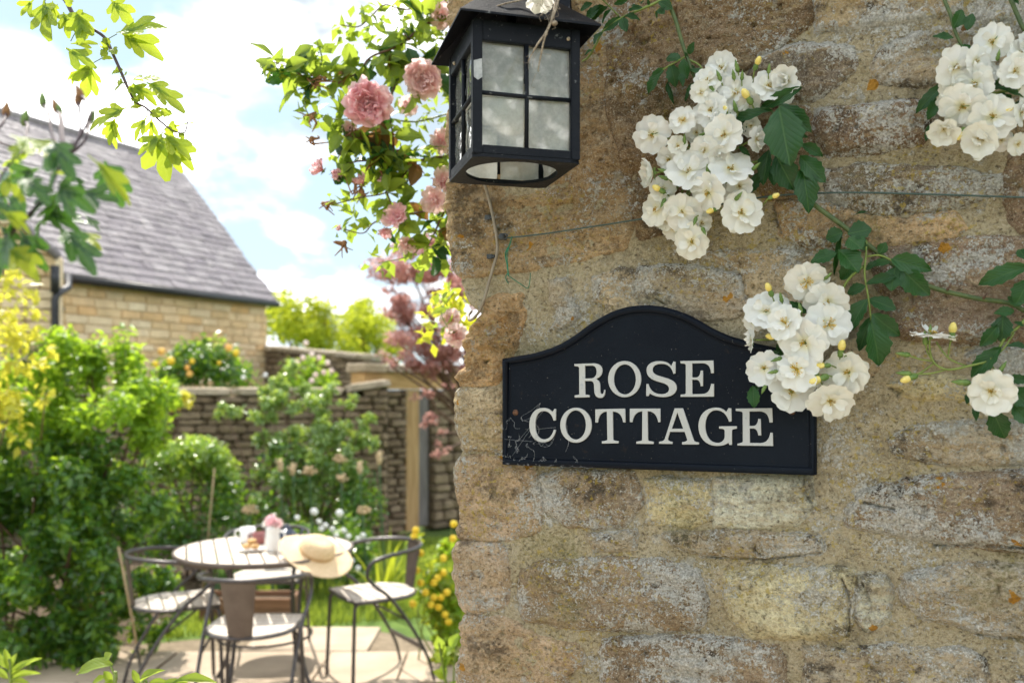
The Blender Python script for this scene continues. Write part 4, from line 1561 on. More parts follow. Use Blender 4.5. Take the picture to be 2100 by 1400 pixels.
def flower_list(parent, conv, items, centre, off0, bulge, radius):
    cx, cy = centre
    hub = on_wall(*conv(cx, cy), 0.012)
    for x, y, dm, kd, *rest in items:
        dist = math.hypot(x - cx, y - cy) / radius
        n = off0 + bulge * max(0, 1 - dist * dist) + RN.uniform(-0.006, 0.006) + (rest[0] if rest else 0)
        p = on_wall(*conv(x, y), n)
        px = conv(x, y)
        D = p.y
        scale = (conv(1, 0)[0] - conv(0, 0)[0])
        diam = dm * 1.06 * scale / FPX * D
        out = (WT * (x - cx) / radius * 0.45 + Vector((0, 0, -(y - cy) / radius * 0.35)))
        view = (Vector((0, 0, CAMZ)) - p).normalized()
        face = (0.55 * view + 0.45 * WN + 0.7 * out + Vector((RN.gauss(0, .34), RN.gauss(0, .1), RN.gauss(0.02, .34))))
        if kd == 'l':
            face = face.normalized() * 0.5 - WT
        if kd == 'r':
            face = face.normalized() * 0.5 + WT
        if kd == 'u':
            face = Vector((0.05, -0.12, 1.0))
        white_flower(parent, p, face, diam, kd)
        stalk(parent, [hub + WT * RN.gauss(0, .012), (hub + p) / 2 + Vector((0, 0, RN.uniform(-.012, .01))) - WN * 0.006, p - face.normalized() * 0.004], 0.0011, M_STEMY, 'pedicel')


# --- the big truss in the middle
rose1 = thing('white_rose_truss', 'largest truss of white roses, between the lantern and the wall top above the sign', 'rose truss', on_wall(1650, 500, 0.01), group='white rose trusses on the wall')
flower_list(rose1, C1, [
    (585, 175, 190, 'b'), (500, 250, 150, 'b'), (460, 320, 130, 'b'), (670, 320, 205, 'b'), (860, 285, 195, 'b'), (975, 245, 200, 'b'), (940, 320, 150, 'b'),
    (522, 432, 205, 'b'), (350, 490, 160, 'y'), (168, 572, 215, 'b'), (602, 572, 215, 'b'), (790, 600, 150, 'r'), (175, 800, 190, 'l'),
    (380, 795, 245, 'b'), (640, 782, 250, 'b'), (505, 920, 215, 'b'), (195, 1022, 190, 'c'), (345, 1035, 215, 'b'), (702, 1042, 235, 'c'),
    (405, 1212, 205, 'c'), (480, 665, 160, 'b'), (320, 640, 120, 'c', -0.012), (300, 1130, 140, 'c', -0.012), (460, 1100, 130, 'c', -0.014), (640, 930, 140, 'c', -0.014), (745, 380, 130, 'c', -0.006),
    (760, 520, 120, 'c', -0.01), (230, 900, 150, 'b', -0.012), (560, 690, 150, 'b', -0.012), (430, 560, 120, 'b', -0.016), (590, 470, 150, 'b', -.01), (690, 880, 150, 'b', -.008), (270, 720, 150, 'b', -.012), (440, 860, 150, 'b', -.01), (560, 260, 130, 'b', -.01), (760, 330, 130, 'b', -.01), (250, 1080, 130, 'c', -.014)], (480, 680), 0.030, 0.028, 620)
leaf_list(rose1, C1, [(905, 385, 812, 412, .5), (1065, 290, 815, 405, .30, .012), (885, 430, 640, 465, .28, .016), (925, 405, 990, 745, .62, .030), (930, 388, 1120, 545, .40, .022), (905, 690, 1015, 900, .62, .012),
                      (865, 660, 820, 865, .42), (1045, 630, 1192, 690, .42, .002), (1050, 700, 1200, 852, .50, .006), (1065, 770, 1115, 1010, .52, .006), (800, 800, 752, 925, .5, -.004), (905, 740, 892, 868, .5, -.006),
                      (945, 760, 960, 875, .5, -.006), (1030, 580, 1080, 575, .5, -.006), (480, 250, 560, 300, .5, -.004), (700, 440, 715, 560, .42, .010), (470, 470, 420, 560, .5, -.01),
                      (380, 560, 470, 600, .5, -.01), (690, 640, 740, 690, .4, .012), (560, 970, 520, 900, .5, -.014), (470, 1040, 430, 1090, .5), (250, 640, 200, 690, .4, -.006), (640, 500, 690, 560, .5, -.006)], 0.030)
stalk(rose1, [on_wall(*C1(1140, 1000), 0.028), on_wall(*C1(1060, 880), 0.032), on_wall(*C1(960, 640), 0.034), on_wall(*C1(880, 430), 0.036), on_wall(*C1(700, 440), 0.030)], [0.0022, 0.0013], M_STEM)
stalk(rose1, [on_wall(*C1(960, 640), 0.034), on_wall(*C1(760, 740), 0.024), on_wall(*C1(480, 680), 0.016)], 0.0016, M_STEMY)
for x, y, ang, s, op in ((675, 170, 100, .015, 0), (655, 220, 95, .013, 0), (705, 225, 80, .012, 0), (790, 160, 60, .016, 1), (865, 185, 80, .012, 0), (568, 225, 110, .014, 0), (525, 300, 120, .014, 0),
                         (360, 610, 80, .014, 0), (465, 575, 20, .013, 0), (240, 790, 160, .015, 0), (240, 830, 160, .014, 0), (220, 905, 150, .017, 1), (235, 975, 250, .014, 0), (500, 790, 90, .014, 0),
                         (785, 765, 30, .014, 0), (885, 945, 10, .014, 1), (680, 945, 40, .014, 0), (540, 1020, 200, .015, 1), (425, 1085, 260, .013, 0), (475, 1145, 300, .013, 0), (665, 410, 100, .015, 0), (620, 440, 120, .013, 1), (745, 360, 120, .020, 1)):
    d = (WT * math.cos(rad(ang)) + Vector((0, 0, math.sin(rad(ang)))) + WN * 0.5)
    p = on_wall(*C1(x, y), 0.050)
    bud(rose1, p - d.normalized() * s * .4, d, s, bool(op))
    stalk(rose1, [p - d.normalized() * s * .4, p - d * 0.014 - WN * 0.010 + Vector((0, 0, -.004))], 0.0008, M_STEMY, 'pedicel')

# --- cane that comes down from the top with its leaf spray
cane1 = thing('rose_cane', 'thin rose cane hanging from the top edge with dark leaflets left of the big truss', 'rose cane', on_wall(1370, 0, 0.02), group='rose canes on the wall')
stalk(cane1, [on_wall(1340, -120, 0.02), on_wall(1366, -10, 0.024), on_wall(1385, 40, 0.026), on_wall(1398, 85, 0.026), on_wall(1410, 120, 0.026), on_wall(1425, 160, 0.026), on_wall(1460, 210, 0.020), on_wall(1480, 270, 0.014)], [0.0030, 0.0016], M_STEM)
leaf_list(cane1, C0, [(1735, 470, 1762, 378, .62), (1665, 512, 1525, 478, .60), (1522, 588, 1345, 782, .50), (1580, 552, 1612, 728, .62), (1690, 505, 1702, 672, .58), (1735, 600, 1882, 650, .42), (1650, 640, 1690, 715, .5),
                      (1720, 560, 1800, 620, .5, -.008), (1700, 450, 1725, 500, .5), (1560, 700, 1535, 800, .35, -.006), (1550, 710, 1590, 880, .22, -.006), (1800, 700, 1690, 860, .28, -.01), (1470, 20, 1592, 70, .7, .006), (1470, 80, 1450, 158, .45),
                      (1485, 68, 1510, 112, .7), (1350, 10, 1310, 30, .5), (1800, 720, 1730, 790, .6, -.008), (1780, 580, 1760, 640, .5, -.01)], 0.030)
stalk(cane1, [on_wall(*C0(1700, 490), 0.028), on_wall(*C0(1640, 525), 0.030), on_wall(*C0(1560, 570), 0.031), on_wall(*C0(1510, 600), 0.030)], 0.0010, M_STEMY, 'leaf_stalk')
stalk(cane1, [on_wall(*C0(1735, 515), 0.026), on_wall(*C0(1820, 560), 0.028), on_wall(*C0(1860, 620), 0.028)], 0.0011, M_STEMY, 'leaf_stalk')
# --- spray arching over the lantern
cane2 = thing('rose_spray', 'pale leaf spray with a drooping white bloom arching down beside the lantern lid', 'rose spray', on_wall(1340, 5, 0.03))
spr = [on_wall(*C0(1520, -10), 0.03), on_wall(*C0(1430, 35), 0.034), on_wall(*C0(1290, 95), 0.040), on_wall(*C0(1130, 170), 0.046), on_wall(*C0(1000, 260), 0.046), on_wall(*C0(935, 380), 0.044), on_wall(*C0(870, 490), 0.040), on_wall(*C0(815, 530), 0.034)]
stalk(cane2, spr, [0.0019, 0.0012], M_STEMY)
leaf_list(cane2, C0, [(1145, 148, 1000, 262, .42), (1160, 148, 1188, 262, .55), (1170, 142, 1306, 152, .42), (1065, 80, 975, 190, .45), (1035, 58, 880, 165, .40), (1000, 52, 818, 150, .45), (905, 28, 792, 86, .5), (1212, 92, 1330, 58, .35), (1085, 40, 1200, 4, .38),
                      (990, 268, 908, 370, .40), (905, 430, 838, 465, .45), (1290, 90, 1240, 30, .4, -.01), (1390, 50, 1380, 0, .5)], 0.046)
stalk(cane2, [on_wall(*C0(1130, 140), 0.046), on_wall(*C0(1040, 48), 0.052), on_wall(*C0(990, 0), 0.056)], 0.0009, M_STEMY, 'pedicel')
white_flower(cane2, on_wall(1229, -10, 0.060), Vector((0.05, -0.35, 1.0)), 0.046, 'b')
drop = thing('fading_rose', 'drooping white rose with folded petals on the top edge of the lantern lid', 'rose', at(1108, -6, 0.968))
white_flower(drop, at(1108, -14, 0.960), Vector((-0.10, -0.25, -1.0)), 0.038, 'f')
stalk(drop, [at(1108, -14, 0.960), at(1120, -40, 0.98), at(1160, -70, 1.06)], 0.0011, M_STEMY, 'pedicel')
leaf_ = [(at(1175, -30, 1.05), at(1215, 8, 1.04))]
white_flower(drop, at(1165, -16, 1.000), Vector((0.2, -0.7, 0.7)), 0.030, 'y')

# --- the long cane across the right and the truss beside the sign
cane3 = thing('rose_cane', 'stout green rose cane running down across the stone to the right edge', 'rose cane', on_wall(1720, 440, 0.02), group='rose canes on the wall')
st3 = [on_wall(1655, 400, 0.024), on_wall(*C2(460, 55), 0.022), on_wall(*C2(610, 165), 0.024), on_wall(*C2(700, 235), 0.024), on_wall(*C2(800, 310), 0.023), on_wall(*C2(930, 410), 0.022), on_wall(*C2(1080, 500), 0.020), on_wall(*C2(1330, 565), 0.020), on_wall(*C2(1530, 595), 0.022), on_wall(2130, 640, 0.024), on_wall(2300, 600, 0.02)]
stalk(cane3, st3, [0.0030, 0.0030, 0.0028, 0.0026], M_STEM)
th = MB()
for i, (x, y) in enumerate(((800, 300), (1190, 525), (650, 190), (1390, 572))):
    p = on_wall(*C2(x, y), 0.024)
    q = p + Vector((0.001, 0, 0.0075)) + WT * 0.004
    th.tube([p, (p * .4 + q * .6), q], [0.0017, 0.0009, 0.0001], 5)
th.build('thorns', M_STEMB, cane3)['kind'] = 'stuff'
leaf_list(cane3, C2, [(640, 215, 775, 180, .85, .006), (615, 205, 518, 235, .95), (645, 235, 722, 290, 1.2, .010), (585, 318, 434, 365, .55), (590, 300, 708, 405, .75, .008), (690, 345, 602, 470, .55), (818, 325, 852, 262, .85),
                      (880, 352, 1092, 402, .50, .004), (935, 400, 1080, 555, .60, .004), (905, 395, 880, 525, .75), (880, 372, 752, 382, .40), (742, 490, 912, 440, .36, .004), (742, 500, 636, 540, .62), (760, 575, 908, 625, .55), (750, 570, 640, 742, .50),
                      (778, 655, 918, 780, .60, .004), (770, 700, 832, 942, .58, .006), (768, 672, 702, 858, .38), (680, 110, 755, 85, .22), (610, 190, 560, 440, .12, -.01), (800, 370, 740, 410, .6), (690, 260, 755, 300, .6), (505, 390, 500, 440, .6)], 0.030)
stalk(cane3, [on_wall(*C2(745, 250), 0.026), on_wall(*C2(742, 340), 0.030), on_wall(*C2(735, 430), 0.031), on_wall(*C2(755, 560), 0.031), on_wall(*C2(772, 690), 0.030)], 0.0011, M_STEMY, 'leaf_stalk')
stalk(cane3, [on_wall(*C2(740, 340), 0.026), on_wall(*C2(830, 335), 0.029), on_wall(*C2(960, 405), 0.030)], 0.0010, M_STEMY, 'leaf_stalk')

rose2 = thing('white_rose_truss', 'truss of white and cream roses overlapping the upper right corner of the black sign', 'rose truss', on_wall(1680, 680, 0.01), group='white rose trusses on the wall')
flower_list(rose2, C2, [(415, 478, 215, 'y'), (530, 590, 230, 'b'), (530, 712, 235, 'y'), (190, 640, 210, 'b'), (302, 708, 195, 'y'), (405, 815, 250, 'b'), (180, 955, 180, 'b'), (362, 962, 225, 'y'), (332, 1085, 230, 'c', -0.012), (648, 978, 235, 'c'),
                        (545, 1132, 240, 'c'), (112, 800, 130, 'l'), (250, 620, 130, 'b', -.012), (120, 700, 110, 'b', -.01), (500, 1000, 120, 'c', -0.014)], (370, 800), 0.030, 0.020, 480)
stalk(rose2, [on_wall(*C2(735, 390), 0.028), on_wall(*C2(650, 460), 0.030), on_wall(*C2(560, 600), 0.022), on_wall(*C2(370, 800), 0.014)], [0.0017, 0.0014], M_STEMY)
leaf_list(rose2, C2, [(118, 1050, 125, 1168, .55, .002), (270, 860, 200, 900, .5, -.004), (330, 610, 400, 640, .5, -.006), (250, 820, 290, 890, .5, -.004), (480, 930, 455, 985, .5), (590, 870, 640, 900, .4, -.004), (420, 650, 330, 590, .4, -.006), (165, 1040, 110, 1100, .4, -.004)], 0.036)
for x, y, ang, s, op in ((215, 535, 110, .017, 1), (275, 570, 100, .013, 0), (245, 785, 170, .017, 1), (255, 905, 200, .014, 0), (605, 862, 80, .020, 1), (640, 880, 30, .012, 0), (520, 940, 180, .016, 1), (500, 1010, 200, .022, 1), (235, 975, 190, .013, 0), (465, 980, 120, .014, 0),
                         (380, 630, 100, .014, 0), (375, 700, 80, .012, 0), (180, 1065, 250, .013, 0), (530, 450, 40, .012, 0)):
    d = (WT * math.cos(rad(ang)) + Vector((0, 0, math.sin(rad(ang)))) + WN * 0.4)
    p = on_wall(*C2(x, y), 0.046)
    bud(rose2, p - d.normalized() * s * .4, d, s, bool(op))
    stalk(rose2, [p - d.normalized() * s * .4, p - d * 0.014 - WN * 0.010 + Vector((0, 0, -.004))], 0.0008, M_STEMY, 'pedicel')

# --- truss at the top right
rose3 = thing('white_rose_truss', 'truss of white roses near the top right corner hanging on a cane from above', 'rose truss', on_wall(1950, 100, 0.01), group='white rose trusses on the wall')
flower_list(rose3, C3, [(1120, 290, 245, 'b'), (860, 462, 250, 'b'), (1000, 572, 235, 'b'), (1305, 380, 210, 'b'), (1270, 490, 230, 'b'), (912, 728, 285, 'b'), (1118, 800, 275, 'b'), (785, 880, 235, 'c'), (1035, 945, 285, 'c'), (1000, 425, 205, 'b'), (830, 610, 150, 'c', -.012),
                        (1310, 775, 160, 'r'), (1290, 985, 150, 'c'), (800, 690, 130, 'b', -.008), (1180, 960, 140, 'b', -.012), (1090, 500, 140, 'b', -.012), (1350, 300, 160, 'b'), (1400, 420, 200, 'b'), (1420, 640, 200, 'b')], (1050, 640), 0.032, 0.024, 480)
stalk(rose3, [on_wall(*C3(770, -120), 0.02), on_wall(*C3(790, 0), 0.024), on_wall(*C3(830, 100), 0.027), on_wall(*C3(860, 210), 0.028), on_wall(*C3(900, 300), 0.028), on_wall(*C3(950, 375), 0.026), on_wall(*C3(1050, 640), 0.014)], [0.0024, 0.0015], M_STEM)
leaf_list(rose3, C3, [(792, 578, 584, 748, .36), (742, 655, 680, 820, .45), (692, 850, 664, 958, .35), (850, 195, 918, 65, .75), (945, 210, 978, 88, .62), (855, 262, 708, 240, .36), (905, 305, 1005, 385, .40), (1110, 600, 1335, 640, .25, .016), (1060, 665, 1262, 780, .72, .004),
                      (1240, 890, 1292, 790, .6), (1180, 560, 1120, 600, .6), (1310, 570, 1345, 600, .9, .01), (1255, 720, 1340, 690, .4, .006), (1330, 360, 1300, 330, .5), (1260, 10, 1290, -20, .5), (1200, 900, 1270, 940, .4)], 0.032)
for x, y, ang, s, op in ((880, 300, 260, .011, 0), (1160, 560, 60, .012, 0), (930, 870, 240, .016, 1), (1310, 720, 200, .016, 1), (1050, 390, 120, .012, 0), (1150, 420, 80, .012, 0)):
    d = (WT * math.cos(rad(ang)) + Vector((0, 0, math.sin(rad(ang)))) + WN * 0.4)
    bud(rose3, on_wall(*C3(x, y), 0.046), d, s, bool(op))
put = leaf_list
place_red = leaf_list(rose3, C3, [(905, 190, 945, 200, .8, -.004)], 0.032, RED_LEAVES)
cane4 = thing('rose_cane', 'short green rose cane slanting in at the top right corner behind the truss', 'rose cane', on_wall(2080, 0, 0.02), group='rose canes on the wall')
stalk(cane4, [on_wall(*C3(1200, -110), 0.02), on_wall(*C3(1245, 0), 0.023), on_wall(*C3(1290, 110), 0.024), on_wall(*C3(1340, 215), 0.024), on_wall(*C3(1440, 340), 0.022)], [0.0026, 0.0022], M_STEM)
leaf_list(cane4, C3, [(1250, -10, 1300, 22, .5), (1345, 215, 1400, 180, .5)], 0.03)

# --- spray at the right edge with the single blooms
rose4 = thing('rose_spray', 'loose rose spray at the right edge with one open bloom and thin bud stalks', 'rose spray', on_wall(2100, 640, 0.02))
stalk(rose4, [on_wall(2150, 600, 0.03), on_wall(*C2(1600, 710), 0.032), on_wall(*C2(1510, 790), 0.034), on_wall(*C2(1440, 900), 0.034), on_wall(*C2(1300, 945), 0.036), on_wall(*C2(1190, 962), 0.036), on_wall(*C2(1120, 925), 0.036), on_wall(*C2(1095, 850), 0.038), on_wall(*C2(1098, 770), 0.040)], [0.0018, 0.0009], M_STEMY)
for pts in ([(1300, 945), (1200, 900), (1130, 810)], [(1195, 895), (1205, 830), (1218, 780)], [(1110, 915), (1040, 905), (965, 880)], [(1190, 962), (1090, 985), (975, 985)], [(1120, 925), (1060, 970), (1000, 1000)], [(1105, 905), (1080, 860), (1072, 800)],
            [(1420, 905), (1450, 960), (1470, 975)], [(1430, 900), (1430, 980), (1435, 1070)], [(1560, 760), (1500, 850), (1430, 905)]):
    stalk(rose4, [on_wall(*C2(*q), 0.034 + .002 * i) for i, q in enumerate(pts)], 0.0009, M_STEMY, 'pedicel')
for x, y, ang, s, op in ((965, 880, 170, .016, 0), (970, 985, 175, .017, 0), (1005, 1003, 200, .018, 1), (1218, 778, 85, .019, 1), (1072, 805, 95, .017, 0), (1098, 765, 90, .015, 0), (1490, 960, 60, .014, 0), (1290, 1035, 175, .020, 0)):
    d = (WT * math.cos(rad(ang)) + Vector((0, 0, math.sin(rad(ang)))) + WN * 0.2)
    bud(rose4, on_wall(*C2(x, y), 0.038) - d.normalized() * s * .3, d, s, bool(op))
white_flower(rose4, on_wall(*C2(1435, 1085), 0.046), (Vector((0, 0, CAMZ)) - on_wall(*C2(1435, 1085))).normalized() + Vector((0, 0, -.15)), 260 / 2.692 / FPX * 0.93, 'c')
white_flower(rose4, on_wall(*C2(1110, 770), 0.044), Vector((0.12, -0.20, 1.0)), 235 / 2.692 / FPX * 1.0, 'b')
leaf_list(rose4, C2, [(1640, 395, 1358, 472, .42, .01), (1640, 470, 1580, 600, .8), (1600, 610, 1530, 560, .6), (1560, 640, 1470, 640, .6), (1500, 660, 1490, 812, .72), (1470, 720, 1390, 832, .6), (1520, 832, 1640, 830, .40, .006), (1490, 840, 1320, 985, .45), (1540, 1060, 1640, 1160, .8, -.008),
                      (1440, 1180, 1512, 1352, .62, -.008), (1320, 1080, 1300, 1145, .5, -.008), (1345, 1160, 1352, 1232, .4, -.008), (1540, 1150, 1650, 1260, .6, -.01), (1520, 1010, 1640, 1020, .5, -.01), (1560, 700, 1620, 720, .5), (1590, 300, 1620, 340, .7), (1440, 860, 1400, 930, .5)], 0.036)
# ------------------------------------------------------------------ ground, patio, lawn
M_SOIL = simple_mat('garden_soil', (0.05, 0.035, 0.022), (0.11, 0.078, 0.048), 7, 0.95, 0.2, bump_d=0.02)
M_SLAB = simple_mat('sandstone_paving', (0.36, 0.285, 0.21), (0.49, 0.40, 0.305), 3.2, 0.85, 0.25, bump_d=0.006, rand=0.35)
M_JOINT = simple_mat('paving_joint', (0.16, 0.125, 0.085), (0.24, 0.19, 0.13), 20, 0.95, 0.2)
M_TURF = simple_mat('turf_base', (0.06, 0.105, 0.018), (0.11, 0.17, 0.03), 5, 0.9, 0.2)
M_GRASS = leaf_mat('lawn_grass', (0.10, 0.17, 0.025), (0.18, 0.24, 0.04), (0.50, 0.62, 0.07), 0.42, 0.5, 0.3)
M_FIELD = simple_mat('far_grass', (0.06, 0.10, 0.02), (0.10, 0.15, 0.035), 0.6, 0.95, 0.2)


def sheet(name, pts, z, mat):
    m = MB().add([(x, y, z) for x, y in pts], [tuple(range(len(pts)))])
    return tag(m.build(name, mat, smooth=False), kind='structure')


g = MB()
n = 48
g.add([(0, 40, -0.03)] + [(420 * math.cos(2 * math.pi * k / n), 40 + 420 * math.sin(2 * math.pi * k / n), -0.03) for k in range(n)], [(0, 1 + k, 1 + (k + 1) % n) for k in range(n)])
tag(g.build('ground', M_FIELD, smooth=False), kind='structure')
sheet('flower_bed', [(-4.6, 4.0), (-1.15, 5.75), (-1.15, 9.9), (-4.6, 8.75)], -0.008, M_SOIL)
patio = sheet('patio', [(-3.4, -3.5), (2.6, -3.5), (2.6, 1.0), (0.3, 1.35), (-0.30, 3.0), (-0.30, 5.45), (-1.05, 5.95), (-2.35, 5.5), (-3.4, 5.2)], -0.004, M_JOINT)


def slab_mesh(k):
    r = random.Random(k)
    bm = bmesh.new()
    bmesh.ops.create_cube(bm, size=1)
    bmesh.ops.bevel(bm, geom=[e for e in bm.edges if all(v.co.z > 0 for v in e.verts)], offset=0.018, segments=1, affect='EDGES')
    for v in bm.verts:
        v.co.x += r.uniform(-.012, .012)
        v.co.y += r.uniform(-.012, .012)
    me = bpy.data.meshes.new('slab')
    bm.to_mesh(me)
    bm.free()
    me.materials.append(M_SLAB)
    return me


SLABS = [slab_mesh(k) for k in range(5)]


def in_patio(x, y):
    return -3.35 < x < 2.5 and -3.4 < y and y < (5.2 + (x + 3.4) * 0.29 if x < -2.35 else 5.5 + (x + 2.35) * 0.34 if x < -1.05 else 5.93 - (x + 1.05) * 0.66) and not (x > -0.28 and y > 3.0 - (x + 0.3) * 2.75) and not (x > 0.25 and y > 1.05)


r5 = random.Random(3)
y = -3.4
while y < 6.0:
    hgt = r5.choice((0.42, 0.55, 0.66))
    x = -3.4 + r5.uniform(-0.3, 0)
    while x < 2.6:
        wd = r5.choice((0.45, 0.6, 0.75, 0.9))
        cx, cy = x + wd / 2, y + hgt / 2
        if in_patio(cx, cy) and in_patio(cx, y + hgt * .9):
            M = Matrix.LocRotScale(Vector((cx, cy, -0.009 + r5.uniform(-.002, .003))), Euler((r5.uniform(-.004, .004), r5.uniform(-.004, .004), r5.uniform(-.012, .012))), Vector((wd - 0.016, hgt - 0.016, 0.05)))
            place('slab', r5.choice(SLABS), patio, M)
        x += wd
    y += hgt
sheet('lawn', [(-2.3, 5.53), (-1.06, 5.97), (-0.29, 5.46), (-0.29, 4.3), (1.2, 4.6), (1.2, 9.85), (-2.3, 9.0)], -0.006, M_TURF)


def blades(name, region, n, h, wid, mat, seed, label=None):
    r = np.random.RandomState(seed)
    V, F = [], []
    x0, x1, y0, y1, fn = region
    X = r.uniform(x0, x1, n * 2)
    Y = r.uniform(y0, y1, n * 2)
    keep = np.array([fn(a, b) for a, b in zip(X, Y)])
    X, Y = X[keep][:n], Y[keep][:n]
    m = len(X)
    ang = r.uniform(0, 6.283, m)
    hh = h * r.uniform(0.5, 1.3, m)
    lean = r.uniform(0.1, 0.7, m) * hh
    la = r.uniform(0, 6.283, m)
    bx, by = np.cos(ang) * wid, np.sin(ang) * wid
    tx, ty = X + np.cos(la) * lean, Y + np.sin(la) * lean
    V = np.zeros((m, 4, 3))
    V[:, 0] = np.stack([X - bx, Y - by, X * 0 - 0.005], -1)
    V[:, 1] = np.stack([X + bx, Y + by, X * 0 - 0.005], -1)
    V[:, 2] = np.stack([tx + bx * .3, ty + by * .3, hh], -1)
    V[:, 3] = np.stack([tx - bx * .3, ty - by * .3, hh], -1)
    F = np.arange(m * 4).reshape(m, 4)
    return tag(place(name, np_mesh(name, V.reshape(-1, 3), F, mat, False)), label, 'grass' if label else None, kind='stuff')


blades('lawn_grass', (-2.2, 0.3, 4.4, 9.3, lambda a, b: b > 5.6 + (a + 2.3) * 0.33 and (b > 5.95 - (a + 1.05) * 0.66 or a < -1.05) or (a > -0.27)), 26000, 0.055, 0.006, M_GRASS, 4, 'short sunlit lawn grass beyond the paving')

# ------------------------------------------------------------------ masonry of separate stones
def unit_stone(k, mat, bev=0.16, jit=0.05):
    r = random.Random(k)
    bm = bmesh.new()
    bmesh.ops.create_cube(bm, size=1)
    bmesh.ops.bevel(bm, geom=bm.edges[:], offset=bev * r.uniform(.7, 1.2), segments=1, affect='EDGES')
    for v in bm.verts:
        v.co += Vector((r.uniform(-jit, jit), r.uniform(-jit, jit), r.uniform(-jit, jit)))
    me = bpy.data.meshes.new('stone')
    bm.to_mesh(me)
    bm.free()
    me.materials.append(mat)
    return me


def stone_colour(name, cols, rough=0.9, scale=9):
    m, nt, out = new_mat(name)
    b = principled(nt, out, rough, 0.2)
    oi = nt.n('ShaderNodeObjectInfo').outputs['Random']
    pos = nt.n('ShaderNodeNewGeometry').outputs['Position']
    isl = nt.n('ShaderNodeNewGeometry').outputs['Random Per Island']
    cr = nt.n('ShaderNodeValToRGB')
    cr.color_ramp.elements[0].color = (*cols[0], 1)
    cr.color_ramp.elements[1].color = (*cols[-1], 1)
    for i, c in enumerate(cols[1:-1]):
        e = cr.color_ramp.elements.new((i + 1) / (len(cols) - 1))
        e.color = (*c, 1)
    nt.l(nt.math('FRACT', nt.math('ADD', oi, isl)), cr.inputs[0])
    n1 = nt.noise(pos, scale, 6, 0.65)
    n2 = nt.noise(pos, scale * 6, 4, 0.65)
    c = nt.mix(nt.ramp(n1, 0.35, 0.7, 0, 0.5), cr.outputs[0], tuple(x * 0.55 for x in cols[0]))
    c = nt.mix(nt.ramp(n2, 0.55, 0.75, 0, 0.5), c, (0.50, 0.45, 0.37))
    nt.l(c, b.inputs['Base Color'])
    nt.l(bump(nt, n2, 0.015), b.inputs['Normal'])
    return m


M_HOUSE = stone_colour('honey_house_stone', [(0.66, 0.46, 0.25), (0.74, 0.55, 0.33), (0.82, 0.68, 0.48), (0.72, 0.45, 0.21), (0.74, 0.58, 0.39)], scale=4)
M_HOUSEMORTAR = simple_mat('house_mortar', (0.62, 0.485, 0.31), (0.72, 0.585, 0.40), 3, 0.95, 0.2)
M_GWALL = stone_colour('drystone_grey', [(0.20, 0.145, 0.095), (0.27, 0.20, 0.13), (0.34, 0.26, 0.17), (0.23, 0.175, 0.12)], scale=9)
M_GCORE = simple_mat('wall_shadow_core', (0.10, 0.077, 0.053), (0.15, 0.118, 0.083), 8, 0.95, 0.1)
M_COPING = stone_colour('coping_stone', [(0.36, 0.29, 0.21), (0.46, 0.385, 0.285), (0.42, 0.34, 0.24)], scale=7)
U_HOUSE = [unit_stone(k, M_HOUSE, 0.06, 0.012) for k in range(6)]
U_GWALL = [unit_stone(k, M_GWALL, 0.15, 0.05) for k in range(7)]
U_COPE = [unit_stone(k, M_COPING, 0.14, 0.04) for k in range(5)]


def course(parent, P0, tdir, ndir, length, z0, ztop, rowh, wr0, wr1, depth, meshes, proud, gap, r, name='stone', limit=300, zfun=None):
    """courses of separate stones; ztop may be a function of the distance along the wall"""
    tdir, ndir = Vector(tdir).normalized(), Vector(ndir).normalized()
    rows = []
    z = z0
    made = []
    po = origin(parent)
    zt = ztop if callable(ztop) else (lambda s: ztop)
    zmax = max(zt(length * k / 12) for k in range(13))
    while z < zmax - rowh * 0.3:
        h = rowh * r.uniform(0.75, 1.25)
        s = -r.uniform(0, wr1 * .6)
        while s < length:
            w_ = r.uniform(wr0, wr1)
            a, b = max(0, s), min(length, s + w_)
            if b - a > wr0 * 0.35:
                mid = (a + b) / 2
                hh = min(h, zt(mid) - z)
                if hh > rowh * 0.35:
                    c = Vector(P0) + tdir * mid + ndir * (-depth / 2 + proud + r.uniform(-.4, .4) * proud) + Vector((0, 0, z + hh / 2))
                    R3 = Matrix((tdir, ndir, Vector((0, 0, 1)))).transposed().to_4x4()
                    M = Matrix.Translation(c - po) @ R3 @ Matrix.Rotation(r.uniform(-.02, .02), 4, 'Y') @ Matrix.Diagonal((b - a - gap, depth, hh - gap, 1))
                    made.append((c, M))
            s += w_
        z += h
    made.sort(key=lambda q: (q[0] - Vector((0, 0, CAMZ))).length)
    for c, M in made[:limit]:
        place(name, r.choice(meshes), parent, M)
    if len(made) > limit:
        m = MB()
        for c, M in made[limit:]:
            src = r.choice(meshes)
            m.add([M @ v.co for v in src.vertices], [tuple(p.vertices) for p in src.polygons])
        o = place(name + '_infill', m.mesh(name + '_infill', meshes[0].materials[0], False), parent)
        o['kind'] = 'stuff'
    return len(made)


def prism(P0, tdir, ndir, length, z0, ztop, d0, d1, nseg=1):
    """solid slab along a wall, from depth d0 to d1 behind the face"""
    tdir, ndir = Vector(tdir).normalized(), Vector(ndir).normalized()
    zt = ztop if callable(ztop) else (lambda s: ztop)
    m = MB()
    for k in range(nseg):
        a, b = length * k / nseg, length * (k + 1) / nseg
        vs = []
        for s in (a, b):
            for d in (d0, d1):
                p = Vector(P0) + tdir * s - ndir * d
                vs += [p + Vector((0, 0, z0)), p + Vector((0, 0, zt(s)))]
        m.add(vs, [(0, 1, 5, 4), (2, 6, 7, 3), (1, 3, 7, 5), (0, 4, 6, 2), (0, 2, 3, 1), (4, 5, 7, 6)])
    return m


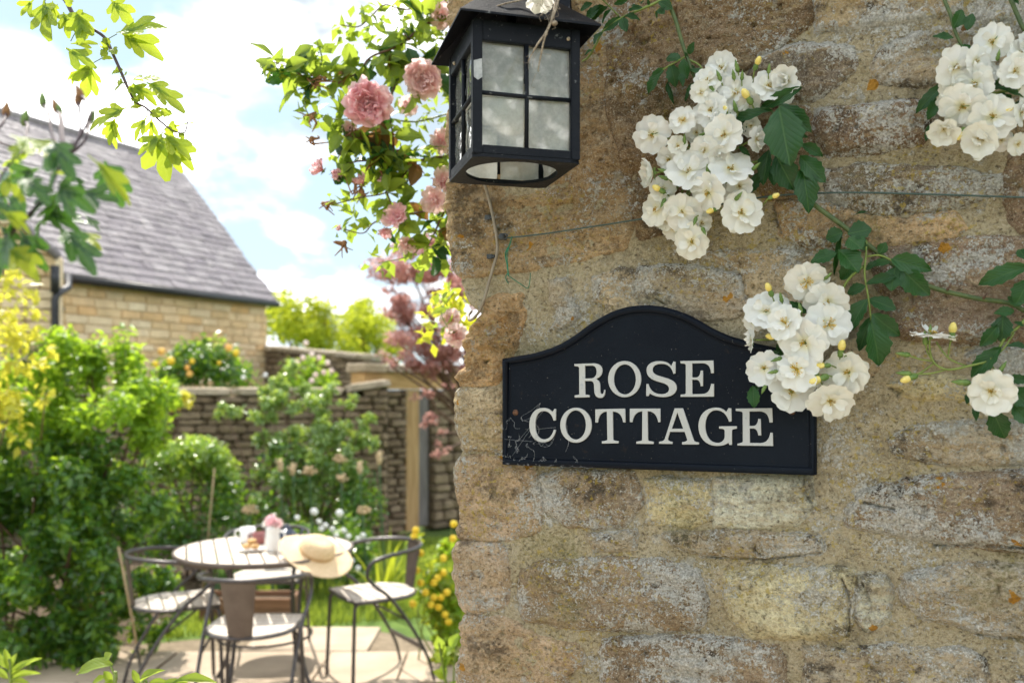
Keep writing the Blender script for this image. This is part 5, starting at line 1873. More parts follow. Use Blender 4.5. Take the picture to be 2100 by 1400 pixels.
# --- garden boundary wall (dry stone) in front of the neighbour's house
gw0 = at(-260, 0, 8.75)
gw0.z = 0
gw1 = at(795, 0, 9.35)
gw1.z = 0
gt = (gw1 - gw0)
gl = gt.length
gt.normalize()
gn = Vector((gt.y, -gt.x, 0))
gwall = thing('garden_wall', 'long dry stone garden wall with flat coping behind the shrubs, shaded on this side', 'wall', gw0)
hump = lambda s: 1.50 + 0.07 * math.exp(-((s - gl + 0.12) / 0.22) ** 2)
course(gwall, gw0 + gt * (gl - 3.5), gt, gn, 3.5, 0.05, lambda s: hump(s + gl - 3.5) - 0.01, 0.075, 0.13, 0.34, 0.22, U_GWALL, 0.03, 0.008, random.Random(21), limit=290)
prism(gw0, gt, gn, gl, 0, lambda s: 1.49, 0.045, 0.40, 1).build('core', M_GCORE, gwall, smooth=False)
s = 0.0
r6 = random.Random(8)
while s < gl - 0.05:
    L = min(r6.uniform(0.35, 0.7), gl - s + 0.04)
    c = gw0 + gt * (s + L / 2) - gn * 0.19 + Vector((0, 0, hump(s + L / 2) + 0.035))
    R3 = Matrix((gt, gn, Vector((0, 0, 1)))).transposed().to_4x4()
    place('coping_stone', r6.choice(U_COPE), gwall, Matrix.Translation(c - gw0) @ R3 @ Matrix.Rotation(r6.uniform(-.02, .02) - (0.16 if gl - s < 0.5 else 0), 4, 'Y') @ Matrix.Diagonal((L - 0.012, 0.50, 0.085, 1)))
    s += L

# --- gateway with timber frame, further right
ga = at(748, 0, 9.55)
ga.z = 0
gb = at(1010, 0, 10.6)
gb.z = 0
gdir = (gb - ga)
glen = gdir.length
gdir.normalize()
gnn = Vector((gdir.y, -gdir.x, 0))
M_OAK = simple_mat('oak_frame', (0.36, 0.22, 0.10), (0.50, 0.33, 0.16), 5, 0.7, 0.3, stretch=(6, 6, 0.6), bump_d=0.004)
M_OAKH = simple_mat('oak_beam', (0.40, 0.245, 0.10), (0.54, 0.35, 0.16), 5, 0.7, 0.3, stretch=(0.8, 0.8, 6), bump_d=0.004)
M_GREYWOOD = simple_mat('weathered_door', (0.16, 0.145, 0.14), (0.26, 0.24, 0.235), 6, 0.8, 0.25, stretch=(6, 6, 0.5), bump_d=0.004)
gate = thing('garden_gate', 'oak framed doorway in the garden wall with grey plank door and stone capped lintel', 'gate', ga)
RG = Matrix((gdir, gnn, Vector((0, 0, 1)))).transposed()


def gbox(name, s0, s1, z0, z1, d0, d1, mat):
    c = ga + gdir * ((s0 + s1) / 2) - gnn * ((d0 + d1) / 2) + Vector((0, 0, (z0 + z1) / 2))
    m = MB().box(c, (s1 - s0, d1 - d0, z1 - z0), RG)
    return m.build(name, mat, gate, smooth=False)


pD = lambda px: (lambda k: (k * ga.y - ga.x) / (gdir.x - k * gdir.y))((px - HX) / FPX)
s0, s1, s2, s3 = pD(748), pD(835), pD(861), pD(886)
gbox('lintel', s0, glen, 1.56, 1.735, 0.0, 0.30, M_OAKH)
gbox('post', s1, s2, 0.0, 1.557, 0.02, 0.16, M_OAK)
k = s2 + 0.003
for i in range(2):
    gbox('door_board', k, k + (s3 - s2) / 2 - 0.006, 0.04, 1.55, 0.07, 0.11, M_GREYWOOD)
    k += (s3 - s2) / 2
s = s0 - 0.06
while s < glen:
    L = r6.uniform(0.3, 0.55)
    c = ga + gdir * (s + L / 2) - gnn * 0.14 + Vector((0, 0, 1.785))
    place('cap_stone', r6.choice(U_COPE), gate, Matrix.Translation(c - ga) @ RG.to_4x4() @ Matrix.Rotation(r6.uniform(-.03, .03), 4, 'Y') @ Matrix.Diagonal((L - 0.01, 0.44, 0.095, 1)))
    s += L
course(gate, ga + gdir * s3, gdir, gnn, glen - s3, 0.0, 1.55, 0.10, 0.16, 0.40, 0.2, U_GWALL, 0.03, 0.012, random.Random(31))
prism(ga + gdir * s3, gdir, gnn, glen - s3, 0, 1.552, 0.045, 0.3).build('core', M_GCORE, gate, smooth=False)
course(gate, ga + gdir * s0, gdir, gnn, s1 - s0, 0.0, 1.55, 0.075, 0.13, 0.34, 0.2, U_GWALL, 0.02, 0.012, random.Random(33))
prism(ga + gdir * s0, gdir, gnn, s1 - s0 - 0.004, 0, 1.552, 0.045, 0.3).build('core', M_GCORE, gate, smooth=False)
hook = MB().box(at(788, 805, 9.50), (0.07, 0.05, 0.10))
hook.build('dark_bracket', M_CLIP, gate, smooth=False)

# --- neighbour's house
E1 = at(548, 618, 14.7)
E0 = at(130, 565, 11.4)
hdir = Vector((E1.x - E0.x, E1.y - E0.y, 0)).normalized()
hn = Vector((hdir.y, -hdir.x, 0))
hback = -hn
EZ = 3.0
hlen = (Vector((E1.x, E1.y, 0)) - Vector((E0.x, E0.y, 0))).length
house = thing('stone_house', 'honey stone house with steep grey slate roof beyond the garden wall', 'house', (E0.x, E0.y, 0))
H0 = Vector((E0.x, E0.y, 0))
course(house, H0, hdir, hn, hlen, 1.15, EZ - 0.06, 0.10, 0.17, 0.44, 0.14, U_HOUSE, 0.010, 0.012, random.Random(41), limit=285)
RW, RH = 2.24, 2.45
M_SLATE = stone_colour('stone_slates', [(0.20, 0.175, 0.195), (0.27, 0.24, 0.255), (0.33, 0.30, 0.31), (0.23, 0.205, 0.22)], 0.50, 3)
M_GUTTER = simple_mat('black_gutter', (0.012, 0.012, 0.014), (0.03, 0.03, 0.034), 30, 0.4)
cw = MB()
Lx = 2.6
pL, pR = H0 - hdir * Lx, H0 + hdir * (hlen - 0.02)
pLb, pRb = pL + hback * (2 * RW), pR + hback * (2 * RW)
f = 0.02
vs = []
for p in (pL - hn * f, pR - hn * f, pRb, pLb):
    vs += [p, p + Vector((0, 0, EZ - 0.05))]
ridL, ridR = pL + hback * RW + Vector((0, 0, EZ + RH - 0.08)), pR + hback * RW + Vector((0, 0, EZ + RH - 0.08))
vs += [ridL, ridR]
cw.add(vs, [(0, 1, 3, 2), (4, 5, 7, 6), (2, 3, 9, 5, 4), (6, 7, 8, 1, 0), (1, 8, 9, 3), (5, 9, 8, 7)])
cw.build('wall', M_HOUSEMORTAR, house, smooth=False)
slope = math.hypot(RW + 0.12, RH)
sdir = (hback * RW + Vector((0, 0, RH))).normalized()
snor = hdir.cross(sdir)
if snor.z < 0:
    snor = -snor
roof = prism(H0, hdir, hn, 0.1, 0, 0.1, 0, 0.1)
roof = MB()
e0, e1 = H0 - hdir * Lx + Vector((0, 0, EZ)) + hn * 0.10, H0 + hdir * (hlen + 0.14) + Vector((0, 0, EZ)) + hn * 0.10
rlen = RW / math.cos(math.atan2(RH, RW)) + 0.135
vs = []
for p in (e0, e1):
    for q in (0, rlen):
        vs += [p + sdir * q - snor * 0.06, p + sdir * q - snor * 0.005]
roof.add(vs, [(0, 1, 5, 4), (2, 6, 7, 3), (1, 3, 7, 5), (0, 4, 6, 2), (0, 2, 3, 1), (4, 5, 7, 6)])
roof_o = roof.build('roof', M_SLATE, house, smooth=False)
bm_ = MB().add([Vector((*p.xy, p.z)) for p in ()], [])
back = MB()
top0, top1 = e0 + sdir * rlen, e1 + sdir * rlen
sb = (hback * RW - Vector((0, 0, RH))).normalized()
back.add([top0 - snor * 0.004, top1 - snor * 0.004, top1 + sb * rlen, top0 + sb * rlen, top0 - Vector((0, 0, .08)), top1 - Vector((0, 0, .08)), top1 + sb * rlen - Vector((0, 0, .08)), top0 + sb * rlen - Vector((0, 0, .08))],
         [(0, 1, 2, 3), (4, 7, 6, 5), (1, 5, 6, 2), (0, 3, 7, 4), (2, 6, 7, 3)])
back.build('back_slope', M_SLATE, house, smooth=False)
US = [unit_stone(60 + k, M_SLATE, 0.05, 0.02) for k in range(5)]
r7 = random.Random(77)
made = []
q, row = 0.0, 0
while q < rlen - 0.02:
    expo = 0.165 - 0.045 * q / rlen
    s = -Lx + r7.uniform(0, .2)
    while s < hlen + 0.13:
        wd = r7.uniform(0.16, 0.34)
        b = min(s + wd, hlen + 0.14)
        if b - s > 0.06:
            c = H0 + Vector((0, 0, EZ)) + hn * 0.10 + hdir * ((s + b) / 2) + sdir * (q + expo * 0.62) + snor * (0.012 + r7.uniform(0, .006))
            R3 = Matrix((hdir, sdir, snor)).transposed().to_4x4() @ Matrix.Rotation(-0.075, 4, 'X') @ Matrix.Rotation(r7.uniform(-.03, .03), 4, 'Y')
            made.append((c, Matrix.Translation(c - origin(roof_o)) @ R3 @ Matrix.Diagonal((b - s - 0.008, expo * 1.28, 0.018, 1))))
        s += wd
    q += expo
vis = sorted(made, key=lambda m: (m[0] - Vector((0, 0, CAMZ))).length + (20 if (m[0].x / m[0].y * FPX + HX) < -10 else 0))
for c, M in vis[:300]:
    place('slate', r7.choice(US), roof_o, M)
m = MB()
for c, M in vis[300:]:
    src = r7.choice(US)
    m.add([M @ v.co for v in src.vertices], [tuple(p.vertices) for p in src.polygons])
place('slates', m.mesh('slates', M_SLATE, False), roof_o)['kind'] = 'stuff'
rt = MB()
rt.tube([top0 + Vector((0, 0, 0.01)), top1 + Vector((0, 0, 0.01))], 0.07, 8)
rt.build('ridge_tiles', M_SLATE, roof_o)
gu = MB()
gu.tube([H0 + hdir * 0.02 + hn * 0.13 + Vector((0, 0, EZ - 0.05)), H0 + hdir * (hlen + 0.10) + hn * 0.13 + Vector((0, 0, EZ - 0.05))], 0.055, 8)
gu.build('gutter', M_GUTTER, house)
dp = MB()
d0 = at(140, 565, 11.05)
d1 = at(140, 590, 10.8)
d2 = at(113, 602, 10.16)
d3 = at(112, 1000, 10.16)
dp.tube([d0, d1, d2 + Vector((0.03, 0, 0)), d2 - Vector((0, 0, .05)), d3], 0.042, 8)
dp.tube([at(113, 545, 10.16), at(113, 600, 10.16)], 0.05, 8)
dp.build('downpipe', M_GUTTER, house)
vt = MB().ball(at(128, 634, 11.36), 0.035, 8, 6, (1, .4, 1))
vt.build('vent', M_GUTTER, house)
# wing on the left, its face towards the garden
wl0, wl1 = at(-160, 0, 9.9), at(111, 0, 10.2)
wl0.z = wl1.z = 0
wd_ = (wl1 - wl0)
wlen = wd_.length
wd_.normalize()
wn = Vector((wd_.y, -wd_.x, 0))
wing = thing('house_wing', 'gabled stone wing at the left edge joined to the house beside the black downpipe', 'house', wl0)
wtop = lambda s: 3.08 + (wlen - s) * 0.95
course(wing, wl0, wd_, wn, wlen, 1.1, lambda s: min(wtop(s), 4.8), 0.115, 0.2, 0.46, 0.14, U_HOUSE, 0.010, 0.016, random.Random(43), limit=200)
prism(wl0, wd_, wn, wlen, 0, lambda s: min(wtop(s), 4.85), 0.06, 0.40, 6).build('wall', M_HOUSEMORTAR, wing, smooth=False)
ve = MB()
ve.tube([wl1 + wn * 0.05 + wd_ * 0.06 + Vector((0, 0, wtop(wlen) - 0.03)), wl0 + wd_ * (wlen - 1.45) + wn * 0.05 + Vector((0, 0, wtop(wlen - 1.45) + 0.02))], 0.05, 6)
ve.build('verge', M_SLATE, wing)

# --- grey wall right of the house
rw0, rw1 = at(530, 0, 14.75), at(747, 0, 13.4)
rw0.z = rw1.z = 0
rd = rw1 - rw0
rl = rd.length
rd.normalize()
rn = Vector((rd.y, -rd.x, 0))
rwall = thing('far_wall', 'dark grey rubble wall with sloping top right of the honey stone house', 'wall', rw0)
rz = lambda s: 2.28 - 0.20 * s / rl
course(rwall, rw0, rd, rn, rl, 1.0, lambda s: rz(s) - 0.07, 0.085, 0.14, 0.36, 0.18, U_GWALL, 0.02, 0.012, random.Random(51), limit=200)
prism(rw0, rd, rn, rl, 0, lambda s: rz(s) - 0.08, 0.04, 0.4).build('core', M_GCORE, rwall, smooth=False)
s = 0
while s < rl - 0.1:
    L = min(r6.uniform(.35, .6), rl - s)
    c = rw0 + rd * (s + L / 2) - rn * 0.17 + Vector((0, 0, rz(s + L / 2) - 0.03))
    place('coping_stone', r6.choice(U_COPE), rwall, Matrix.Translation(c - rw0) @ Matrix((rd, rn, Vector((0, 0, 1)))).transposed().to_4x4() @ Matrix.Rotation(math.atan(0.2 / rl), 4, 'Y') @ Matrix.Diagonal((L - .01, .46, .08, 1)))
    s += L

# ------------------------------------------------------------------ table and chairs
M_FRAME = simple_mat('grey_brown_metal', (0.042, 0.036, 0.036), (0.065, 0.055, 0.055), 30, 0.32, 0.6, 0.4, obj=True)
M_SPLAT = simple_mat('brown_metal_sheet', (0.085, 0.062, 0.050), (0.115, 0.088, 0.072), 12, 0.48, 0.4, 0.2, obj=True)
M_SLAT = simple_mat('bleached_teak', (0.48, 0.41, 0.34), (0.64, 0.57, 0.49), 8, 0.6, 0.35, stretch=(1, 9, 1), obj=True, rand=0.3)
tpos = Vector((-1.287, 4.70, 0))
table = thing('garden_table', 'round slatted wooden garden table with bleached top in the sun', 'table', tpos, rad(20))
R_T, ZT = 0.455, 0.73
ns = 13
pitch = 2 * R_T / ns
for k in range(ns):
    x0 = -R_T + pitch * k + 0.005
    x1 = x0 + pitch - 0.010
    m = MB()
    xs = [x0, (x0 + x1) / 2, x1]
    top, bot = [], []
    hh = [math.sqrt(max(0.0, (R_T - 0.014) ** 2 - x * x)) for x in xs]
    hh = [max(q, 0.01) for q in hh]
    pts = [(xs[i], -hh[i]) for i in range(3)] + [(xs[i], hh[i]) for i in (2, 1, 0)]
    vs = [(p[0], p[1], ZT) for p in pts] + [(p[0], p[1], ZT - 0.022) for p in pts]
    m.add(vs, [(0, 1, 2, 3, 4, 5), (11, 10, 9, 8, 7, 6)] + [(i, 6 + i, 6 + (i + 1) % 6, (i + 1) % 6) for i in range(6)])
    m.build('table_slat', M_SLAT, table, smooth=False, local=True)
m = MB()
ring = [(R_T * math.cos(2 * math.pi * k / 48), R_T * math.sin(2 * math.pi * k / 48)) for k in range(48)]
vs = []
for x, y in ring:
    f = (R_T - 0.012) / R_T
    vs += [(x, y, ZT + 0.001), (x * f, y * f, ZT + 0.001), (x * f, y * f, ZT - 0.024), (x, y, ZT - 0.024)]
fs = []
for k in range(48):
    a, b = 4 * k, 4 * ((k + 1) % 48)
    for i in range(4):
        fs.append((a + i, b + i, b + (i + 1) % 4, a + (i + 1) % 4))
m.add(vs, fs)
m.build('rim', M_SPLAT, table, smooth=True, local=True)
for s in (-1, 1):
    MB().box((0, s * 0.22, ZT - 0.036), (0.80, 0.035, 0.022)).build('bearer', M_FRAME, table, smooth=False, local=True)
for k in range(4):
    a = rad(45 + 90 * k)
    c, s = math.cos(a), math.sin(a)
    MB().tube(smooth_path([(0.26 * c, 0.26 * s, ZT - 0.03), (0.22 * c, 0.22 * s, 0.45), (0.25 * c, 0.25 * s, 0.15), (0.33 * c, 0.33 * s, 0.0)], 4), 0.011, 8).build('leg', M_FRAME, table, local=True)
MB().tube([(0.24 * math.cos(2 * math.pi * k / 20), 0.24 * math.sin(2 * math.pi * k / 20), 0.28) for k in range(20)], 0.007, 6, closed=True).build('leg_ring', M_FRAME, table, local=True)


def make_chair(label):
    t = thing('garden_chair', label, 'chair', group='metal and slat chairs round the garden table')
    hoop = [(.155, -.235, .615), (.13, -.237, .655), (.05, -.237, .680), (-.08, -.222, .695), (-.19, -.140, .703), (-.235, 0, .705), (-.19, .140, .703), (-.08, .222, .695), (.05, .237, .680), (.13, .237, .655), (.155, .235, .615)]
    MB().tube(smooth_path(hoop, 5), 0.0110, 10).build('arm_rail', M_FRAME, t, local=True)
    for s in (-1, 1):
        MB().tube(smooth_path([(.155, s * .235, .615), (.150, s * .235, .58), (.11, s * .232, .535), (.02, s * .222, .46), (-.10, s * .214, .30), (-.20, s * .210, .12), (-.235, s * .212, 0)], 5), [0.0098, 0.0088], 8).build('leg', M_FRAME, t, local=True)
        MB().tube(smooth_path([(.165, s * .150, .436), (.192, s * .168, .425), (.200, s * .176, .35), (.212, s * .186, 0)], 5), 0.010, 8).build('leg', M_FRAME, t, local=True)
    # seat
    out = []
    for k in range(25):
        a = math.pi / 2 + math.pi * k / 24
        out.append((-.015 + .190 * math.cos(a), .200 * math.sin(a)))
    out = [(.200, .185), (.205, .10)] [:1] + out + [(.200, -.185)]
    out = [(.12, .200)] + out[1:-1] + [(.12, -.200), (.195, -.188), (.208, 0), (.195, .188)]
    MB().tube([(x, y, .447) for x, y in out], 0.0085, 6, closed=True).build('seat_rim', M_FRAME, t, local=True)

    def half(x):
        if x > -.015:
            return .194 if x < .14 else .188
        return .194 * math.sqrt(max(0.02, 1 - ((x + .015) / .186) ** 2))
    n = 6
    x0, p_ = -.196, .398 / 6
    for k in range(n):
        a, b = x0 + k * p_ + .004, x0 + (k + 1) * p_ - .004
        xs = [a, (2 * a + b) / 3, (a + 2 * b) / 3, b]
        pts = [(x, -half(x)) for x in xs] + [(x, half(x)) for x in reversed(xs)]
        q = len(pts)
        vs = [(x, y, .459) for x, y in pts] + [(x, y, .444) for x, y in pts]
        MB().add(vs, [tuple(range(q)), tuple(range(2 * q - 1, q - 1, -1))] + [(i, q + i, q + (i + 1) % q, (i + 1) % q) for i in range(q)]).build('seat_slat', M_SLAT, t, smooth=False, local=True)
    # back plate, slightly dished with a crease
    vs, fs = [], []
    nz, ny = 6, 7
    for lay, dx in ((0, 0.0), (1, -0.003)):
        for i in range(nz + 1):
            v = i / nz
            z = .445 + (.702 - .445) * v
            wd = .052 + .026 * v
            for j in range(ny):
                s = (j / (ny - 1) - .5) * 2
                vs.append((-.200 - .032 * v + .012 * (s * s) - .006 * (1 - abs(s)) + dx, s * wd, z))
    N_ = (nz + 1) * ny
    for i in range(nz):
        for j in range(ny - 1):
            k = i * ny + j
            fs.append((k, k + 1, k + ny + 1, k + ny))
            fs.append((N_ + k, N_ + k + ny, N_ + k + ny + 1, N_ + k + 1))
    MB().add(vs, fs).build('back_plate', M_SPLAT, t, local=True)
    MB().box((-.172, 0, .175), (.010, .425, .022)).build('stretcher', M_FRAME, t, smooth=False, local=True)
    for s in (-1, 1):
        MB().tube([(.10, s * .150, .437), (.03, s * .20, .40), (-.06, s * .215, .345)], .006, 6).build('brace', M_FRAME, t, local=True)
    return t


ch = make_chair('nearest garden chair seen from behind with a brown back plate')
spots = [(-1.19, 4.14, 90, None), (-0.726, 4.847, 212, 'garden chair right of the table, facing left, its arm hoop clear of the table'),
         (-1.731, 4.633, 25, 'garden chair left of the table in front of the large shrub'), (-1.43, 5.28, -84, 'garden chair on the far side of the table, mostly hidden by the nearest one')]
for i, (x, y, a, lab) in enumerate(spots):
    o = ch if i == 0 else copy_tree(ch)
    o.location = (x, y, 0.018)
    o.rotation_euler.z = rad(a)
    if lab:
        o['label'] = lab

# --- things on the table
M_CERAM = simple_mat('white_ceramic', (0.74, 0.73, 0.71), (0.80, 0.79, 0.77), 20, 0.25, 0.5)
M_DARKCER = simple_mat('dark_blue_glaze', (0.015, 0.02, 0.04), (0.03, 0.04, 0.07), 20, 0.15, 0.6)
M_MUG = simple_mat('plum_glaze', (0.20, 0.06, 0.055), (0.28, 0.09, 0.08), 20, 0.3, 0.5)
M_STRAW = simple_mat('straw', (0.58, 0.42, 0.25), (0.70, 0.53, 0.34), 130, 0.8, 0.2, obj=True, bump_d=0.002)
M_BAND = simple_mat('straw_band', (0.42, 0.26, 0.12), (0.52, 0.34, 0.17), 60, 0.8, 0.2, obj=True)
M_PASTRY = simple_mat('pastry', (0.48, 0.26, 0.09), (0.68, 0.46, 0.22), 40, 0.7, 0.3)
tz = ZT + 0.0012
vp = at(559, 1130, 4.60)
vase = thing('milk_jug', 'white jug holding pink and cream roses in the middle of the table', 'jug', (vp.x, vp.y, tz))
MB().lathe([(.030, 0), (.033, .012), (.036, .05), (.034, .085), (.033, .108), (.036, .120), (.031, .120), (.028, .100), (.028, .02), (.004, .012)], (0, 0, 0), 20).build('body', M_CERAM, vase, local=True)
MB().tube(smooth_path([(.034, 0, .10), (.058, 0, .095), (.060, 0, .06), (.036, 0, .035)], 5), .005, 8).build('handle', M_CERAM, vase, local=True)
PINKP = [petal_mesh('petal', M_PINK, 1.0, 0.85, 0.20 + 0.15 * (k % 3), 0.16, 50 + k, 6, 3, 0.16) for k in range(4)]
PALEP = [petal_mesh('petal', M_PALEPINK, 1.0, 0.9, 0.22 + 0.15 * (k % 3), 0.14, 60 + k, 6, 3, 0.14) for k in range(4)]


def ruffled_rose(parent, pos, face, diam, meshes, rings=((7, 0.15, 1.0), (7, 0.5, .82), (6, .85, .62), (4, 1.15, .42)), r=RN, name='flower', sub=True):
    s = diam / 2
    M = (rot_to(Vector(face), r.uniform(0, 6.28)) * s).to_4x4()
    M.translation = Vector(pos) - origin(parent)
    fl = place(name, ME_CALYX, parent, M)
    for n, lift, sc in rings:
        for k in range(n):
            R_ = Matrix.Rotation(2 * math.pi * k / n + r.uniform(-.25, .25) + lift, 4, 'Z') @ Matrix.Rotation(-lift + r.uniform(-.16, .16), 4, 'Y') @ Matrix.Rotation(r.uniform(-.3, .3), 4, 'X')
            place('petal', r.choice(meshes), fl, R_ @ Matrix.Translation((0.03, 0, 0.02)) @ Matrix.Scale(sc * r.uniform(.9, 1.1), 4))
    return fl


for dx, dz, dm, ms, fx in ((-.004, .150, .075, PINKP, -.2), (.026, .138, .060, PALEP, .5), (-.030, .136, .055, C_IN, -.6), (.012, .134, .052, C_OUT, .2)):
    ruffled_rose(vase, (vp.x + dx, vp.y - .008, tz + dz), (fx, -.8, .7), dm, ms)
pp = at(516, 1130, 4.60)
plate = thing('cake_plate', 'small pale plate left of the jug on the table', 'plate', (pp.x, pp.y, tz))
MB().lathe([(.035, 0), (.040, .004), (.068, .012), (.070, .014), (.040, .008), (.004, .007)], (0, 0, 0), 24).build('dish', M_CERAM, plate, local=True)
for i, (dx, dy, dz, lab) in enumerate(((-.022, .0, .012, 'golden pastry at the left of the small plate'), (.020, -.01, .012, 'golden pastry at the right of the small plate'), (.002, .006, .036, 'golden pastry topmost on the small plate'))):
    m = MB().ball((0, 0, .013), .024, 9, 6, (1.25, .85, .6))
    m.ball((.012, .004, .018), .014, 7, 5, (1, 1, .7))
    o = m.build('pastry', M_PASTRY)
    o.location = (pp.x + dx, pp.y + dy, tz + dz)
    o.rotation_euler = (0, .1 * i, 1.3 * i)
    tag(o, lab, 'pastry', 'pastries on the plate')


def mug(label, px, py, D, mat, rr, hh, name='mug'):
    p = at(px, py, D)
    t = thing(name, label, 'mug', (p.x, p.y, tz))
    MB().lathe([(rr * .85, 0), (rr, .008), (rr, hh), (rr * .92, hh), (rr * .88, .012), (.003, .010)], (0, 0, 0), 20).build('body', mat, t, local=True)
    MB().tube(smooth_path([(-rr, 0, hh * .85), (-rr * 1.65, 0, hh * .75), (-rr * 1.6, 0, hh * .35), (-rr, 0, hh * .2)], 5), .0045, 8).build('handle', mat, t, local=True)


mug('white mug standing behind the pastry plate', 508, 1106, 4.86, M_CERAM, .040, .082)
mug('plum red mug beside the white mug behind the pastries', 531, 1105, 4.82, M_MUG, .032, .062)
bp = at(588, 1108, 4.80)
pot = thing('teapot', 'dark glazed teapot behind the jug of roses', 'teapot', (bp.x, bp.y, tz))
MB().lathe([(.030, 0), (.045, .015), (.052, .04), (.046, .068), (.028, .082), (.004, .083)], (0, 0, 0), 20).build('body', M_DARKCER, pot, local=True)
MB().lathe([(.026, .083), (.018, .092), (.006, .095), (.009, .104), (.004, .108)], (0, 0, 0), 14).build('lid', M_DARKCER, pot, local=True)
MB().tube(smooth_path([(.046, -.01, .035), (.075, -.015, .05), (.088, -.018, .082)], 5), [.012, .007], 8).build('spout', M_DARKCER, pot, local=True)
MB().tube(smooth_path([(-.045, .01, .065), (-.078, .015, .065), (-.080, .015, .03), (-.048, .01, .02)], 5), .006, 8).build('handle', M_DARKCER, pot, local=True)
hp = at(648, 1137, 4.46)
hat = thing('straw_hat', 'wide brimmed straw sun hat leaning over the right edge of the table', 'hat', (hp.x, hp.y, 0.742))
MH = Matrix.Rotation(rad(27), 3, Vector((0.60, 0.8, 0)).normalized()) @ Matrix.Identity(3)
prof = []
vs, fs = [], []
NR = 40
rings = [(.086, .018), (.10, .004), (.13, -.004), (.162, -.006), (.186, -.002), (.188, -.005), (.162, -.010), (.13, -.008), (.098, -.001)]
for rr, z in rings:
    for k in range(NR):
        a = 2 * math.pi * k / NR
        vs.append(MH @ Vector((rr * math.cos(a), rr * .97 * math.sin(a), z + .008 * math.sin(2 * a + .6) * (rr / .17) ** 2)))
for i in range(len(rings) - 1):
    for k in range(NR):
        fs.append((i * NR + k, i * NR + (k + 1) % NR, (i + 1) * NR + (k + 1) % NR, (i + 1) * NR + k))
MB().add(vs, fs).build('brim', M_STRAW, hat, local=True)
MB().lathe([(.090, .0), (.088, .02), (.083, .048), (.074, .068), (.058, .079), (.034, .080), (.004, .074)], (0, 0, 0), 28, MH).build('crown', M_STRAW, hat, local=True)
MB().lathe([(.0905, .004), (.0905, .024), (.0885, .026), (.0885, .004)], (0, 0, 0), 28, MH).build('band', M_BAND, hat, local=True)

# wooden trough by the lawn
tp = at(515, 1262, 6.15)
tro = thing('plant_trough', 'low brown wooden trough on the paving edge under the far chair', 'planter', (tp.x, tp.y, 0.0))
M_TROUGH = simple_mat('red_brown_boards', (0.20, 0.10, 0.055), (0.30, 0.16, 0.09), 6, 0.75, stretch=(.5, 3, 6), obj=True)
for i in range(2):
    MB().box((0, -.12, .045 + .078 * i), (.62, .018, .074)).build('front_board', M_TROUGH, tro, smooth=False, local=True)
    MB().box((0, .12, .045 + .078 * i), (.62, .018, .074)).build('back_board', M_TROUGH, tro, smooth=False, local=True)
for s in (-1, 1):
    MB().box((s * .30, 0, .084), (.018, .218, .150)).build('end_board', M_TROUGH, tro, smooth=False, local=True)
MB().box((0, 0, .10), (.575, .215, .05)).build('soil', M_SOIL, tro, smooth=False, local=True)
# ------------------------------------------------------------------ garden plants
def crown(n, blobs, leaf, aspect, seed, up=0.5, spread=1.0):
    """leaf-sized folded faces scattered through the volume of many small clumps. blobs: (centre, radii, weight)"""
    r = np.random.RandomState(seed)
    W = np.array([b[2] for b in blobs], float)
    W /= W.sum()
    pick = r.choice(len(blobs), n, p=W)
    C = np.array([b[0] for b in blobs])[pick]
    Rd = np.array([b[1] for b in blobs])[pick]
    d = r.normal(size=(n, 3))
    d /= np.linalg.norm(d, axis=1)[:, None]
    q = r.uniform(0, 1, n) ** (1 / 2.2)
    P = C + d * q[:, None] * Rd * spread
    nrm = d * 0.7 + r.normal(size=(n, 3)) * 0.55 + np.array([0, 0, up])
    nrm /= np.linalg.norm(nrm, axis=1)[:, None]
    t = np.cross(nrm, r.normal(size=(n, 3)))
    t /= np.linalg.norm(t, axis=1)[:, None]
    b = np.cross(nrm, t)
    L = leaf * r.uniform(0.6, 1.35, n)[:, None]
    Wd = L * aspect
    V = np.zeros((n, 6, 3))
    V[:, 0] = P
    V[:, 1] = P + t * L * 0.45 + b * Wd * 0.5 + nrm * L * 0.10
    V[:, 2] = P + t * L * 0.50 - nrm * L * 0.02
    V[:, 3] = P + t * L * 0.45 - b * Wd * 0.5 + nrm * L * 0.10
    V[:, 4] = P + t * L - nrm * L * 0.12
    V[:, 5] = P + t * L * 0.02
    i = np.arange(n)[:, None] * 6
    F = np.vstack([i + np.array([[0, 2, 1, 1]])[:, :3], i + np.array([[0, 3, 2]]), i + np.array([[1, 2, 4]]), i + np.array([[2, 3, 4]])])
    return V.reshape(-1, 3), F


def clumps(c, rad_, k, size, seed, flat=1.0, low=-0.9, shell=True):
    r = random.Random(seed)
    out = []
    while len(out) < k:
        d = Vector((r.gauss(0, 1), r.gauss(0, 1), r.gauss(0, 1))).normalized()
        if d.z < low:
            continue
        q = r.uniform(0.55, 1.0) if shell else r.random() ** .4
        p = (c[0] + d.x * rad_[0] * q, c[1] + d.y * rad_[1] * q, c[2] + d.z * rad_[2] * q)
        s = size * r.uniform(0.6, 1.4)
        out.append((p, (s, s, s * flat), s ** 2))
    return out


def foliage(parent, blobs, n, leaf, aspect, mat, seed, name='foliage', up=0.5):
    V, F = crown(n, blobs, leaf, aspect, seed, up)
    V = V - np.array(origin(parent))
    o = place(name, np_mesh(name, V, F, mat, False), parent)
    o['kind'] = 'stuff'
    return o


def stems(parent, base, tips, r0, mat, seed, name='stem', joined=True):
    r = random.Random(seed)
    m = MB()
    for t in tips:
        b = Vector(base) + Vector((r.gauss(0, .05), r.gauss(0, .05), 0))
        t = Vector(t)
        mid = b.lerp(t, .5) + Vector((r.gauss(0, .06), r.gauss(0, .06), 0.05))
        m.tube(smooth_path([b, mid, t], 4), [r0, r0 * .35], 5)
    o = m.build(name, mat, parent)
    o['kind'] = 'stuff'
    return o


